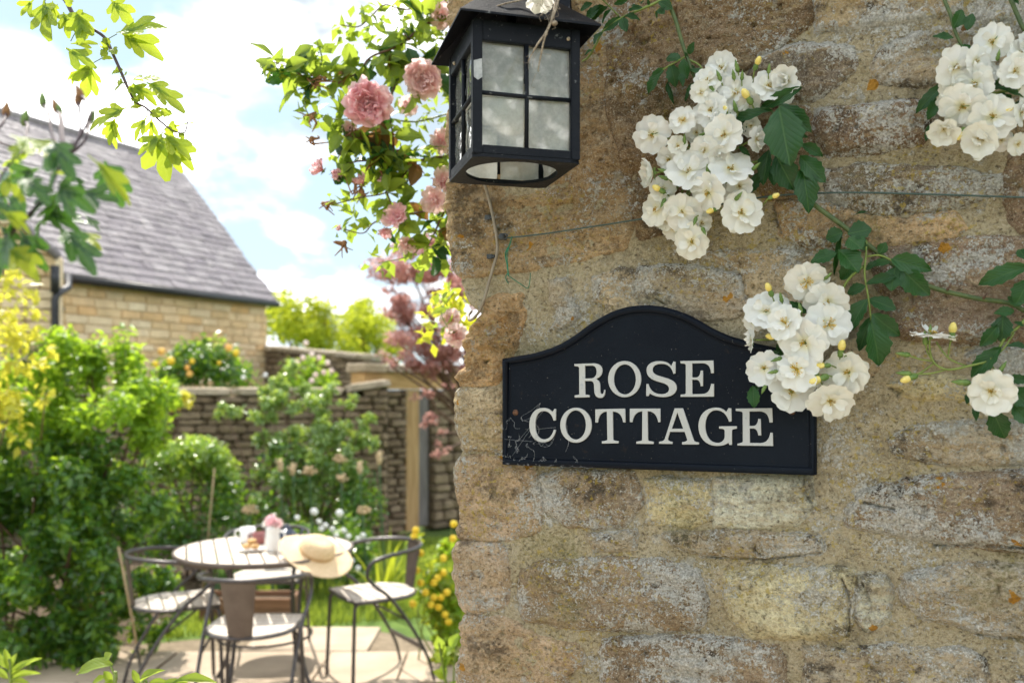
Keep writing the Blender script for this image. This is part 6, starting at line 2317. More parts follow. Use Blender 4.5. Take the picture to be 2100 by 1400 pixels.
M_SHRUB = leaf_mat('bright_shrub_leaf', (0.075, 0.17, 0.015), (0.18, 0.30, 0.028), (0.62, 0.86, 0.05), 0.48, 0.42, 0.35)
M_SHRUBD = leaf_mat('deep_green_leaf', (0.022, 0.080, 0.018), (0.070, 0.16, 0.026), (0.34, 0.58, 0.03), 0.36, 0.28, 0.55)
M_GOLD = leaf_mat('golden_leaf', (0.30, 0.34, 0.03), (0.58, 0.52, 0.06), (0.95, 0.88, 0.10), 0.52, 0.35, 0.45)
M_GLINT = leaf_mat('small_glossy_leaf', (0.13, 0.23, 0.07), (0.27, 0.38, 0.12), (0.66, 0.84, 0.11), 0.36, 0.24, 0.8)
M_GOLDY = leaf_mat('yellow_green_leaf', (0.16, 0.22, 0.02), (0.34, 0.36, 0.03), (0.90, 0.90, 0.06), 0.5, 0.4, 0.4)
M_SAGE = leaf_mat('grey_green_strap', (0.05, 0.105, 0.05), (0.09, 0.155, 0.07), (0.25, 0.42, 0.09), 0.32, 0.35, 0.5)
M_ACER = leaf_mat('copper_leaf', (0.24, 0.105, 0.10), (0.42, 0.20, 0.18), (0.90, 0.50, 0.43), 0.42, 0.35, 0.45)
M_TREE = leaf_mat('sunlit_tree_leaf', (0.09, 0.16, 0.018), (0.19, 0.25, 0.025), (0.74, 0.80, 0.05), 0.42, 0.4, 0.4)
M_FTREE = leaf_mat('far_tree_leaf', (0.13, 0.19, 0.015), (0.26, 0.31, 0.03), (0.85, 0.90, 0.06), 0.48, 0.6, 0.2)
M_YEL = simple_mat('yellow_floret', (0.72, 0.46, 0.015), (0.82, 0.62, 0.05), 30, 0.6)
M_ORANGE = simple_mat('apricot_petal', (0.78, 0.36, 0.06), (0.85, 0.58, 0.16), 20, 0.6)
M_SEEDH = simple_mat('dried_umbel', (0.42, 0.30, 0.17), (0.58, 0.45, 0.28), 40, 0.85)
M_WFLOW = simple_mat('white_floret', (0.78, 0.78, 0.76), (0.84, 0.84, 0.82), 20, 0.6)
M_BAMBOO = simple_mat('bamboo', (0.30, 0.21, 0.11), (0.42, 0.31, 0.17), 10, 0.5)

# --- large shrub at the left
b0 = Vector((-2.66, 5.55, 0))
big = thing('large_shrub', 'large bright green leafy shrub filling the left side behind the left chair', 'shrub', b0)
bl = []
rb = random.Random(14)
for px, py, D, rx in ((60, 800, 5.6, .22), (150, 760, 5.5, .24), (235, 735, 5.6, .22), (290, 800, 5.5, .20), (200, 860, 5.3, .30), (90, 900, 5.3, .30), (280, 900, 5.35, .24), (30, 1000, 5.3, .28), (140, 990, 5.2, .32), (240, 990, 5.25, .28), (60, 1110, 5.2, .30),
                      (160, 1110, 5.15, .32), (250, 1090, 5.2, .22), (110, 1220, 5.1, .28), (200, 1210, 5.1, .28), (30, 1210, 5.1, .24), (320, 850, 5.6, .14), (240, 1270, 5.15, .20), (60, 1300, 5.05, .18), (-60, 900, 5.5, .4), (-80, 1100, 5.3, .4), (330, 1240, 5.3, .14), (300, 1180, 5.35, .16), (-10, 960, 5.5, .28), (10, 1080, 5.4, .28), (-20, 1200, 5.4, .28), (20, 1290, 5.2, .22), (120, 1300, 5.1, .22), (180, 1300, 5.1, .22), (280, 1300, 5.3, .14)):
    c = at(px, py, D)
    for k in range(5):
        q = rx * 0.62
        bl.append(((c.x + rb.gauss(0, q * .75), c.y + rb.gauss(0, q * .7), c.z + rb.gauss(0, q * .7)), (q * .62, q * .62, q * .62), q * q))
up_ = [b for b in bl if b[0][2] > 1.25]  # brighter leaves above, deeper green below: the sunlit top is put into the colour
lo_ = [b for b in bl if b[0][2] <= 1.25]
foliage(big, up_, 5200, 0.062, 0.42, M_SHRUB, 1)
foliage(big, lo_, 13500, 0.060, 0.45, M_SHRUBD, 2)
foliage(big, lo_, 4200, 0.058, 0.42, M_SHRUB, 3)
tips = [b[0] for b in bl[::4]]
stems(big, b0, tips, 0.014, M_STEMB, 4)
# upright shoots standing out of the top
sh = MB()
shoots = []
for px, py in ((255, 672), (205, 690), (160, 735), (60, 775), (235, 700), (180, 712), (285, 720), (120, 740), (30, 745), (305, 765), (90, 705), (345, 800), (265, 760)):
    tip = at(px, py, rb.uniform(5.35, 5.65))
    b = tip + Vector((rb.gauss(0, .05), rb.gauss(0, .05), -0.34))
    sh.tube([b, tip], [.006, .003], 4)
    for k in range(7):
        t = k / 6
        c = b.lerp(tip, t)
        shoots.append((tuple(c), (.045 * (1.2 - .5 * t), .045, .035), 1.0))
sh.build('shoot', M_STEMY, big)['kind'] = 'stuff'
foliage(big, shoots, 900, 0.070, 0.40, M_SHRUB, 9, up=0.9)

# --- golden leaved shrub at the left edge, nearer
g0 = Vector((-3.05, 5.35, 0))
gold = thing('golden_shrub', 'golden leaved shrub with sunlit yellow leaves at the left edge of the photo', 'shrub', g0)
bl = []
for px, py, D, rx in ((-20, 600, 4.3, .12), (25, 650, 4.3, .10), (60, 690, 4.3, .07), (20, 560, 4.3, .07), (70, 840, 4.3, .09), (30, 590, 4.3, .06), (10, 680, 4.3, .12), (30, 740, 4.35, .10), (-20, 800, 4.3, .16), (40, 820, 4.35, .10), (75, 770, 4.4, .07), (10, 880, 4.3, .14), (70, 600, 4.35, .04), (95, 730, 4.4, .04), (330, 0, 0, 0), (-60, 700, 4.3, .2)):
    if D:
        c = at(px, py, D + .75)
        rx = rx * 1.2
        for k in range(3):
            bl.append(((c.x + rb.gauss(0, rx * .5), c.y + rb.gauss(0, rx * .6), c.z + rb.gauss(0, rx * .5)), (rx * .6,) * 3, rx * rx))
foliage(gold, bl, 720, 0.062, 0.55, M_GOLD, 11)
stems(gold, g0, [b[0] for b in bl[::14]], 0.011, M_STEMB, 12)
gold2 = thing('golden_climber', 'small golden leaved climber on the garden wall above the low pale shrub', 'climber', (at(350, 0, 8.4).x, 8.4, 0))
bl = clumps(at(345, 815, 8.35), (.16, .1, .10), 10, .07, 15)
foliage(gold2, bl, 240, 0.085, 0.6, M_GOLD, 13)
stems(gold2, gold2.location, [b[0] for b in bl[::2]], .01, M_STEMB, 14)

# --- low glossy hedge and the glinting shrub by the wall
h0 = Vector((at(395, 0, 7.4).x, 7.4, 0))
low = thing('low_shrub', 'low rounded shrub of pale sunlit leaves between the large shrub and the glossy one', 'shrub', h0)
bl = clumps(at(390, 960, 7.3), (.36, .35, .22), 34, .11, 22, low=-.4)
foliage(low, bl, 1600, 0.044, 0.5, M_SHRUB, 27)
foliage(low, bl, 3600, 0.040, 0.55, M_GLINT, 21)
bl2 = clumps(at(390, 1060, 7.3), (.40, .35, .45), 24, .16, 23)
foliage(low, bl2, 2600, 0.050, 0.55, M_SHRUBD, 24)
stems(low, h0, [b[0] for b in bl[::4]], .010, M_STEMB, 25)
h1 = Vector((at(630, 0, 8.0).x, 8.0, 0))
gl_ = thing('glossy_shrub', 'spreading shrub of small glinting glossy leaves against the garden wall', 'shrub', h1)
bl = []
for px, py, D, rx in ((560, 830, 8.2, .16), (620, 860, 8.1, .20), (680, 880, 8.0, .22), (730, 900, 8.0, .15), (640, 930, 7.9, .24), (560, 930, 8.0, .22), (720, 950, 7.9, .14), (715, 830, 8.1, .07), (600, 990, 7.8, .26), (690, 1000, 7.8, .22), (520, 890, 8.1, .14), (640, 800, 8.25, .14), (545, 800, 8.3, .13), (590, 780, 8.3, .12), (670, 820, 8.2, .14), (750, 870, 8.0, .10), (480, 840, 8.2, .12), (500, 1010, 7.8, .2)):
    c = at(px, py, D)
    for k in range(5):
        q = rx * .7
        bl.append(((c.x + rb.gauss(0, q * .8), c.y + rb.gauss(0, q * .6), c.z + rb.gauss(0, q * .7)), (q * .55,) * 3, q * q))
foliage(gl_, bl, 10000, 0.046, 0.58, M_GLINT, 31, up=.7)
bl2 = clumps(at(600, 1030, 7.9), (.75, .3, .42), 30, .18, 32)
foliage(gl_, bl2, 3500, 0.055, 0.5, M_SHRUBD, 33)
stems(gl_, h1, [b[0] for b in bl[::5]], .010, M_STEMB, 34)


def blossom(parent, p, rr, mat, n=7, name='flower', seed=0):
    r = random.Random(seed)
    m = MB()
    c = Vector(p) - origin(parent)
    for k in range(n):
        a = 2 * math.pi * k / n
        d = Vector((math.cos(a) * .5, -.55 + r.uniform(-.1, .1), math.sin(a) * .5 + .25))
        m.ball(c + d * rr * .62, rr * .50, 6, 4, (1, .8, 1))
    m.ball(c + Vector((0, -.35, .2)) * rr, rr * .5, 6, 4)
    return m.build(name, mat, parent, local=True)


# --- roses beyond the wall
o0 = Vector((at(420, 0, 10.6).x, 10.6, 0))
orose = thing('apricot_rose_bush', 'dark green bush with apricot and yellow roses below the house wall', 'rose bush', o0)
bl = clumps(at(425, 765, 10.5), (.62, .3, .30), 34, .17, 41, low=-.5)
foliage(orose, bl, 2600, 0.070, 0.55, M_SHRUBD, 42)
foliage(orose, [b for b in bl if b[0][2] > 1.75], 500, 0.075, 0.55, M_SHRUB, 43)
stems(orose, o0, [b[0] for b in bl[::5]], .012, M_STEMB, 44)
for i, (px, py, rr, mt) in enumerate(((333, 722, .055, M_ORANGE), (352, 742, .060, M_YEL), (320, 748, .048, M_YEL), (385, 755, .042, M_ORANGE), (390, 768, .048, M_ORANGE), (470, 715, .055, M_ORANGE), (485, 725, .050, M_YEL), (395, 742, .04, M_YEL), (545, 770, .035, M_WFLOW), (500, 775, .035, M_WFLOW), (450, 745, .03, M_YEL))):
    blossom(orose, at(px, py, 10.15), rr, mt, seed=i)
k0 = Vector((at(120, 0, 10.4).x, 10.4, 0))
dk = thing('dark_bush', 'dark green bush at the foot of the downpipe beyond the garden wall', 'bush', k0)
bl = clumps(at(110, 760, 10.1), (.62, .25, .26), 22, .18, 46)
foliage(dk, bl, 1700, 0.075, 0.55, M_SHRUBD, 47)
stems(dk, k0, [b[0] for b in bl[::5]], .012, M_STEMB, 48)
p0 = Vector((at(625, 0, 10.4).x, 10.4, 0))
prose = thing('pink_rose_bush', 'loose rose bush with pale pink blooms rising above the wall by the far grey wall', 'rose bush', p0)
bl = clumps(at(628, 765, 10.3), (.28, .2, .26), 18, .10, 51)
foliage(prose, bl, 1000, 0.065, 0.6, M_SHRUB, 52)
stems(prose, p0, [b[0] for b in bl[::3]], .010, M_STEMB, 53)
M_BLUSH = simple_mat('blush_petal', (0.80, 0.58, 0.52), (0.86, 0.72, 0.64), 20, 0.6)
for i, (px, py) in enumerate(((622, 735), (640, 728), (655, 735), (672, 745), (628, 705), (610, 745), (648, 770), (665, 765), (640, 782), (680, 762))):
    blossom(prose, at(px, py, 10.05), .040, M_BLUSH, 6, seed=i)
w0 = Vector((at(640, 0, 6.9).x, 6.9, 0))
wf = thing('white_flower_patch', 'drift of small white flowers on leafy stems behind the table', 'flowers', w0)
bl = clumps(at(660, 1120, 6.9), (.42, .25, .20), 22, .12, 56)
foliage(wf, bl, 2200, 0.05, 0.5, M_SHRUBD, 57)
foliage(wf, bl, 400, 0.05, 0.5, M_GLINT, 58)
for i, (px, py) in enumerate(((645, 1050), (697, 1053), (668, 1078), (682, 1085), (660, 1085), (705, 1088), (715, 1100), (735, 1105), (745, 1098), (690, 1098), (655, 1070), (755, 1110), (610, 1062), (722, 1150), (735, 1165), (700, 1135))):
    blossom(wf, at(px, py, 6.6), .026 + .010 * (i < 2), M_WFLOW, 6, seed=i)
stems(wf, w0, [at(px, py, 6.65) for px, py in ((645, 1050), (697, 1053), (668, 1078), (705, 1088), (745, 1098), (610, 1062))], .005, M_STEMY, 59)


# --- strap leaved plants and seed heads
def straps(parent, base, n, ln, wid, mat, seed, spread=1.0, droop=0.55, name='strap_leaf', limit=300):
    r = random.Random(seed)
    po = origin(parent)
    for k in range(n):
        a = r.uniform(0, 2 * math.pi)
        L = ln * r.uniform(.6, 1.15)
        lean = r.uniform(.15, .75) * spread
        m = MB()
        seg = 6
        b = Vector(base) + Vector((r.gauss(0, .03), r.gauss(0, .03), 0)) - po
        d = Vector((math.cos(a), math.sin(a), 0))
        sd = Vector((-d.y, d.x, 0))
        vs = []
        for i in range(seg + 1):
            t = i / seg
            p = b + d * L * lean * (t ** 1.4) + Vector((0, 0, L * (t - droop * lean * t * t * t)))
            w_ = wid * (1 - t ** 2.2) * (.6 + .4 * min(1, t * 4)) + .0006
            vs += [p - sd * w_, p + Vector((0, 0, -w_ * .5)), p + sd * w_]
        fs = []
        for i in range(seg):
            for c in (0, 1):
                q = i * 3 + c
                fs.append((q, q + 3, q + 4, q + 1))
        m.add(vs, fs)
        m.build(name, mat, parent, local=True)


for i, (px, D, n, ln, lab) in enumerate(((455, 6.6, 16, .62, 'clump of arching grey green strap leaves beside the cane near the large shrub'), (500, 6.75, 18, .70, 'clump of upright strap leaves behind the left side of the table'),
                                         (585, 6.7, 18, .66, 'clump of arching strap leaves directly behind the milk jug'), (650, 7.2, 14, .66, 'strap leaved clump below the glinting shrub, right of the jug'),
                                         (790, 6.3, 14, .60, 'clump of sunlit arching strap leaves behind the right chair'))):
    p = Vector((at(px, 0, D).x, D, 0))
    t = thing('strap_leaf_plant', lab, 'plant', p, group='strap leaved plants behind the table')
    straps(t, p, n, ln, .016, M_SAGE if i < 4 else M_TREE, 70 + i)
for i, (px, py, D, kind, lab) in enumerate(((575, 960, 6.9, 0, 'tall seed head left of the pale cluster, leaning left'), (600, 968, 7.0, 0, 'dried seed head between two taller ones above the jug'), (635, 970, 6.9, 1, 'broad pale brown umbel above and right of the jug'), (697, 945, 7.0, 1, 'tallest brown umbel in front of the glossy shrub'),
                                            (700, 985, 6.9, 1, 'broad brown umbel just below the tallest one'), (738, 965, 7.0, 0, 'slim seed head right of the broad umbels'), (778, 945, 6.8, 0, 'slim pointed seed head on the long bare stem in front of the shaded wall'), (512, 1050, 6.6, 1, 'low pale seed head left of the jug'),
                                            (745, 1050, 6.6, 1, 'low pale umbel in front of the dark corner by the gate'))):
    tip = at(px, py, D)
    t = thing('seed_head', lab, 'seed head', (tip.x + .06, D, 0), group='seed heads on tall stems')
    MB().tube(smooth_path([Vector((tip.x + .06, D, 0)), Vector((tip.x + .02, D, tip.z * .5)), tip], 5), [.010, .006], 6).build('stem', M_SAGE, t)
    m = MB()
    rr = random.Random(i)
    if kind:
        for k in range(26):
            d = Vector((rr.gauss(0, 1), rr.gauss(0, 1), abs(rr.gauss(0, .8)))).normalized() * rr.uniform(.035, .06)
            m.tube([tip - Vector((0, 0, .02)), tip + d], .0022, 3)
            m.ball(tip + d, .009, 5, 3)
    else:
        m.lathe([(.006, -.03), (.020, -.01), (.024, .02), (.016, .05), (.004, .075)], tip, 9)
        for k in range(10):
            d = Vector((rr.gauss(0, .014), rr.gauss(0, .014), rr.uniform(.02, .07)))
            m.ball(tip + d, .009, 5, 3)
    m.build('head', M_SEEDH, t)
for i, (a, b, D, lab) in enumerate((((243, 1120), (258, 1200), 5.0, 'bamboo cane standing just left of the left chair'), ((440, 960), (426, 1110), 6.4, 'thin bamboo cane leaning in front of the low pale shrub'))):
    p, q = at(*a, D), at(*b, D)
    d = (q - p)
    q2 = p + d * (p.z / max(.05, p.z - q.z))
    m = MB().tube([q2, p.lerp(q2, .5), p], .007 if i == 0 else .005, 7)
    tag(m.build('bamboo_cane', M_BAMBOO), lab, 'cane', 'bamboo canes')

# --- yellow flowered plant beside the cottage corner
y0 = Vector((at(893, 0, 5.15).x, 5.15, 0))
yel = thing('yellow_flower_plant', 'leafy plant with whorls of yellow flowers between the right chair and the cottage corner', 'plant', y0)
bl = []
for px, py, rx in ((885, 1180, .06), (905, 1200, .09), (895, 1250, .09), (915, 1290, .10), (865, 1220, .04), (910, 1130, .06), (925, 1240, .10), (842, 1110, .03), (915, 1330, .09), (930, 1380, .10)):
    c = at(px + 6, py, 5.1)
    bl.append((tuple(c), (rx, rx, rx), rx * rx))
foliage(yel, bl, 700, 0.060, 0.5, M_TREE, 81)
foliage(yel, bl, 500, 0.055, 0.5, M_SHRUB, 82)
for i, (px, py) in enumerate(((845, 1100), (848, 1088), (858, 1135), (905, 1145), (905, 1175), (858, 1195), (885, 1195), (893, 1185), (880, 1240), (895, 1245), (900, 1225), (908, 1260), (842, 1238), (926, 1075), (925, 1105), (850, 1170), (912, 1215), (915, 1275), (868, 1215), (885, 1225))):
    blossom(yel, at(px + 5, py, 5.0), .026, M_YEL, 7, seed=i)
stems(yel, y0, [at(px, py, 5.05) for px, py in ((845, 1100), (858, 1135), (905, 1145), (885, 1195), (900, 1225), (842, 1238), (926, 1080))], .006, M_STEMY, 83)
c0 = Vector((-.19, 2.75, 0))
cor = thing('corner_plant', 'sprig of bright oval leaves at the foot of the cottage corner', 'plant', c0)
for k, (bx, by, tx, ty) in enumerate(((915, 1400, 905, 1352), (912, 1390, 890, 1375), (908, 1372, 922, 1345), (905, 1356, 890, 1340), (905, 1352, 912, 1322), (906, 1340, 930, 1328), (915, 1415, 890, 1405), (918, 1420, 940, 1395), (904, 1330, 898, 1308), (925, 1330, 936, 1300))):
    put_leaf(cor, YOUNG_LEAVES, at(bx, by, 2.7), at(tx, ty, 2.68), Vector((RN.gauss(0, .4), -.6, .8)), .034, 'leaf')
m = MB()
m.tube(smooth_path([c0, at(930, 1500, 2.72), at(916, 1410, 2.7), at(905, 1345, 2.69), at(900, 1318, 2.69)], 5), [.006, .003], 6)
m.tube(smooth_path([at(930, 1500, 2.72), at(930, 1400, 2.7), at(936, 1310, 2.69)], 5), .003, 6)
m.build('stem', M_STEMY, cor)

# --- trees
a0 = Vector((at(1010, 0, 8.2).x, 8.4, 0))
acer = thing('copper_acer', 'copper red leaved small tree behind the cottage corner above the gate', 'tree', a0)
bl = []
for px, py, D, rx in ((830, 590, 8.2, .14), (880, 560, 8.2, .2), (850, 650, 8.1, .16), (900, 640, 8.1, .24), (820, 690, 8.2, .12), (870, 720, 8.1, .2), (930, 700, 8.1, .3), (800, 650, 8.3, .07), (900, 780, 8.2, .12), (890, 860, 8.2, .08), (905, 920, 8.2, .07), (960, 560, 8.2, .35), (1020, 650, 8.2, .45), (785, 730, 8.3, .05), (1000, 480, 8.3, .3), (870, 800, 8.2, .07), (800, 600, 8.3, .06), (835, 640, 8.2, .12), (850, 560, 8.3, .12), (880, 690, 8.1, .2), (845, 730, 8.1, .12), (810, 740, 8.2, .07), (915, 580, 8.2, .2), (900, 730, 8.0, .18), (825, 620, 8.3, .10)):
    c = at(px, py, D)
    for k in range(5):
        bl.append(((c.x + rb.gauss(0, rx * .7), c.y + rb.gauss(0, rx * .8), c.z + rb.gauss(0, rx * .55)), (rx * .5, rx * .5, rx * .28), rx * rx))
foliage(acer, bl, 12000, 0.048, 0.50, M_ACER, 91)
tr = MB()
tr.tube(smooth_path([a0, a0 + Vector((.03, .02, .7)), a0 + Vector((-.05, 0, 1.4)), a0 + Vector((-.1, 0, 2.0))], 5), [.06, .045, .03], 8)
tr.build('trunk', M_STEMB, acer)
stems(acer, a0 + Vector((-.02, 0, 1.0)), [b[0] for b in bl[::5]], .022, M_STEMB, 92, 'branch')
ftree = []
for i, (px, D, tops, lab) in enumerate(((640, 30, ((560, 625, 1.1), (600, 640, 1.2), (650, 625, 1.1), (625, 670, 1.6), (575, 680, 1.6), (680, 660, 1.3), (640, 700, 1.8), (690, 700, 1.5)), 'far sunlit green tree right of the house roof'),
                                        (745, 34, ((725, 640, 1.0), (755, 635, .9), (740, 670, 1.5), (770, 670, 1.2), (715, 690, 1.5), (760, 705, 1.6), (800, 700, 1.5)), 'far yellow green tree left of the copper acer'))):
    p = Vector((at(px, 0, D).x, D, 0))
    t = thing('broadleaf_tree', lab, 'tree', p, group='far trees beyond the wall')
    bl = []
    for x, y, rx in tops:
        c = at(x, y, D)
        for k in range(6):
            bl.append(((c.x + rb.gauss(0, rx * .35), c.y + rb.gauss(0, rx * .5), c.z + rb.gauss(0, rx * .22)), (rx * .36,) * 3, rx * rx))
    foliage(t, bl, 4600, 0.17, 0.6, M_FTREE, 95 + i, 'crown')
    MB().tube([p, p + Vector((.1, 0, 1.6)), Vector((p.x, p.y, at(px, 690, D).z))], [.22, .12, .06], 8).build('trunk', M_STEMB, t)
    stems(t, p + Vector((0, 0, 1.4)), [b[0] for b in bl[::6]], .07, M_STEMB, 97 + i, 'branch')

# ------------------------------------------------------------------ pink climbing rose on the hidden side of the cottage corner
pk0 = Vector((.14, 2.02, 0))
pink = thing('pink_climbing_rose', 'pink climbing rose arching out past the cottage corner left of the lantern', 'climbing rose', pk0)
PB = [  # branches (px, py, D)
    [(960, -60, 1.9), (905, 25, 1.75), (860, 60, 1.7), (815, 95, 1.68), (760, 118, 1.66), (725, 155, 1.65), (640, 165, 1.63), (600, 142, 1.62), (562, 128, 1.62)],
    [(1000, 180, 1.9), (920, 150, 1.75), (880, 150, 1.7), (855, 180, 1.66)],
    [(1000, 330, 1.9), (930, 320, 1.75), (850, 330, 1.7), (790, 332, 1.68), (740, 330, 1.66), (700, 340, 1.66)],
    [(990, 440, 1.9), (925, 420, 1.75), (890, 480, 1.72), (875, 510, 1.70)],
    [(855, 110, 1.7), (800, 200, 1.68), (808, 300, 1.68), (795, 345, 1.68), (795, 400, 1.68), (830, 470, 1.70)],
    [(720, 250, 1.66), (712, 290, 1.65), (692, 325, 1.65)],
    [(850, 330, 1.7), (800, 390, 1.69), (740, 405, 1.67), (680, 420, 1.66)],
    [(900, 430, 1.72), (830, 440, 1.70), (770, 455, 1.68), (745, 478, 1.68), (705, 470, 1.67)],
    [(930, 10, 1.8), (830, 20, 1.74), (790, 10, 1.72), (760, 35, 1.70), (735, 55, 1.68), (700, 52, 1.68)],
    [(930, 230, 1.75), (850, 250, 1.72), (770, 240, 1.68), (700, 245, 1.66), (650, 240, 1.65)],
    [(640, 165, 1.63), (660, 125, 1.63), (650, 85, 1.62)],
    [(650, 160, 1.63), (625, 210, 1.64), (640, 250, 1.64)],
    [(930, 520, 1.8), (880, 470, 1.74), (850, 520, 1.72), (775, 540, 1.72)],
    [(930, 600, 2.0), (905, 640, 1.95), (930, 690, 1.92)],
]
rp = random.Random(9)
bp_all = []
for k, br_ in enumerate(PB):
    pts = [at(*q) for q in br_]
    stalk(pink, pts, [.0034 if k < 4 else .0018, .0010], M_STEMB if k < 9 else M_STEMY, 'branch')
    bp_all += smooth_path(pts, 6)
main = [pk0, pk0 + Vector((-.05, .0, .8)), Vector((.02, 2.0, 1.5)), at(1010, 500, 1.97), at(1010, 250, 1.95), at(960, -60, 1.9)]
stalk(pink, main, [.010, .006], M_STEMB, 'stem')
nl = 0
for p in bp_all + [at(rp.uniform(800, 930), rp.uniform(-10, 520), rp.uniform(1.70, 1.95)) for _ in range(30)] + [at(rp.uniform(690, 850), rp.uniform(20, 480), rp.uniform(1.66, 1.78)) for _ in range(24)]:
    px = p.x / p.y * FPX + HX
    if px > 990 or nl > 292:
        continue
    if rp.random() < (.80 if px < 720 else .95):
        d0 = Vector((rp.gauss(-.15, 1), rp.gauss(0, .5), rp.gauss(-.25, .8))).normalized()
        for i in range(rp.choice((1, 2, 2, 3))):
            d = (d0 + Vector((rp.gauss(0, .8), rp.gauss(0, .5), rp.gauss(0, .8)))).normalized()
            L = rp.uniform(.030, .056)
            b = p + d0 * .012 + Vector((rp.gauss(0, .008), rp.gauss(0, .008), rp.gauss(0, .008)))
            ms = RED_LEAVES if rp.random() < .07 else (ROSE_LEAVES if rp.random() < .26 else YOUNG_LEAVES)
            put_leaf(pink, ms, b, b + d * L, Vector((rp.gauss(0, .7), rp.gauss(-.5, .6), rp.gauss(.6, .5))), L * .56, r=rp)
            nl += 1
pb = []
for p in bp_all:
    px = p.x / p.y * FPX + HX
    if px < 985:
        s_ = .020 if px < 720 else .034
        pb.append(((p.x, p.y + .01, p.z), (s_, s_, s_), 1.0))
for _ in range(70):
    c = at(rp.uniform(790, 965), rp.uniform(-20, 540), rp.uniform(1.72, 1.95))
    pb.append((tuple(c), (.05, .05, .05), 1.3))
foliage(pink, pb, 720, .028, .55, M_YOUNGLEAF, 131, 'small_leaves')
pb2 = [(tuple(at(rp.uniform(870, 965), rp.uniform(600, 700), rp.uniform(2.3, 2.6))), (.035, .035, .03), 1.0) for _ in range(16)]
foliage(pink, pb2, 130, .040, .55, M_GOLDY, 132, 'small_leaves')
view = lambda p: (Vector((0, 0, CAMZ)) - p).normalized()
for px, py, D, dm, ms, fx in ((755, 212, 1.60, 104, PINKP, (0, 0, 0)), (872, 160, 1.64, 84, PALEP, (-.3, 0, -.2)), (905, 35, 1.72, 60, PALEP, (0, 0, 0)), (815, 448, 1.67, 62, PINKP, (-.4, 0, .3)), (893, 410, 1.68, 66, PALEP, (-.2, 0, -.2)), (908, 375, 1.70, 64, PALEP, (.2, 0, .3)), (840, 215, 1.72, 46, PALEP, (-.5, 0, -.5)),
                              (835, 500, 1.70, 44, PALEP, (-.3, 0, -.6)), (905, 290, 1.72, 60, PALEP, (.2, 0, 0)), (935, 690, 1.92, 60, PALEP, (.1, 0, .1)), (925, 655, 1.96, 50, PALEP, (-.2, 0, .2)), (770, 268, 1.68, 36, PALEP, (0, 0, -.8)), (720, 262, 1.66, 40, PALEP, (-.3, 0, -.9))):
    p = at(px, py, D)
    rings = ((9, .05, 1.0), (9, .28, .95), (8, .52, .80), (7, .80, .62), (5, 1.05, .48), (4, 1.25, .36)) if dm > 80 else ((6, .2, 1.0), (5, .6, .78), (4, 1.05, .5))
    ruffled_rose(pink, p, view(p) + Vector(fx) + Vector((0, 0, .1)), dm / FPX * D, ms, rings, rp)
for px, py, D, dm, fx in ((662, 350, 1.64, 44, (-.7, 0, .5)), (682, 355, 1.65, 36, (.5, 0, -.3)), (745, 377, 1.66, 38, (-.5, 0, .6)), (775, 375, 1.68, 28, (.3, 0, .2)), (700, 469, 1.67, 18, (-.9, 0, .3)), (790, 470, 1.69, 34, (0, 0, -.5)), (650, 350, 1.65, 26, (-.9, 0, .4))):
    p = at(px, py, D)
    ruffled_rose(pink, p, view(p) * .4 + Vector(fx), dm / FPX * D * 1.15, PINKP, ((5, .75, 1.0), (4, 1.05, .8), (3, 1.3, .6)), rp)
for i, (px, py, D) in enumerate(((655, 160, 1.63), (648, 172, 1.63), (640, 240, 1.64), (640, 285, 1.64), (672, 418, 1.66), (706, 498, 1.67), (730, 375, 1.66), (845, 335, 1.7), (825, 310, 1.7), (780, 355, 1.68), (740, 392, 1.67), (725, 265, 1.66))):
    p = at(px, py, D)
    m = MB()
    for k in range(5):
        m.tube(smooth_path([p, p + Vector((rp.gauss(0, .007), rp.gauss(0, .006), rp.gauss(-.004, .007))), p + Vector((rp.gauss(0, .013), rp.gauss(0, .01), rp.gauss(-.010, .011)))], 3), [.0030, .0008], 4)
    m.ball(p, .0055, 6, 4)
    m.build('withered_bloom', M_BROWNBUD, pink)

# ------------------------------------------------------------------ hawthorn branches hanging in at the upper left
hw0 = at(60, -260, 1.30)
haw = thing('hawthorn_branch', 'backlit branch with bright lobed leaves hanging across the sky at the top left', 'branch', hw0)
tw_pts = [hw0, at(110, -40, 1.20), at(135, 2, 1.17), at(158, 40, 1.16), at(200, 66, 1.155), at(218, 82, 1.155), at(232, 112, 1.15), at(250, 152, 1.15), at(262, 180, 1.15), at(277, 208, 1.15), at(300, 222, 1.15), at(330, 250, 1.15), at(355, 268, 1.15), at(378, 272, 1.15), at(385, 250, 1.15)]
stalk(haw, tw_pts, [.0040, .0022, .0018, .0013, .0008], M_STEMP, 'twig')
HL = [(92, 2, 86, 58, .9), (70, 0, 45, 22, .8), (108, 2, 108, 40, .6), (130, 25, 140, 62, .5), (228, 0, 258, 36, .75), (240, 70, 308, 42, .62), (246, 68, 318, 100, .70), (190, 128, 146, 150, .72), (190, 130, 168, 186, .85), (145, 90, 188, 84, .55), (136, 100, 176, 122, .55),
      (262, 165, 330, 158, .42), (272, 172, 312, 200, .62), (300, 170, 364, 204, .34), (256, 170, 232, 178, .5), (268, 178, 275, 192, .6), (262, 222, 192, 243, .40), (234, 244, 222, 282, .40), (236, 244, 230, 292, .25), (302, 238, 276, 272, .25), (312, 240, 308, 280, .62),
      (330, 274, 330, 346, .95), (332, 276, 292, 302, .5), (334, 274, 378, 304, .55), (336, 285, 384, 325, .75), (344, 300, 362, 340, .8), (376, 258, 389, 247, .6), (150, 30, 172, 55, .7), (168, 20, 165, 70, .7), (120, 10, 80, 30, .6)]
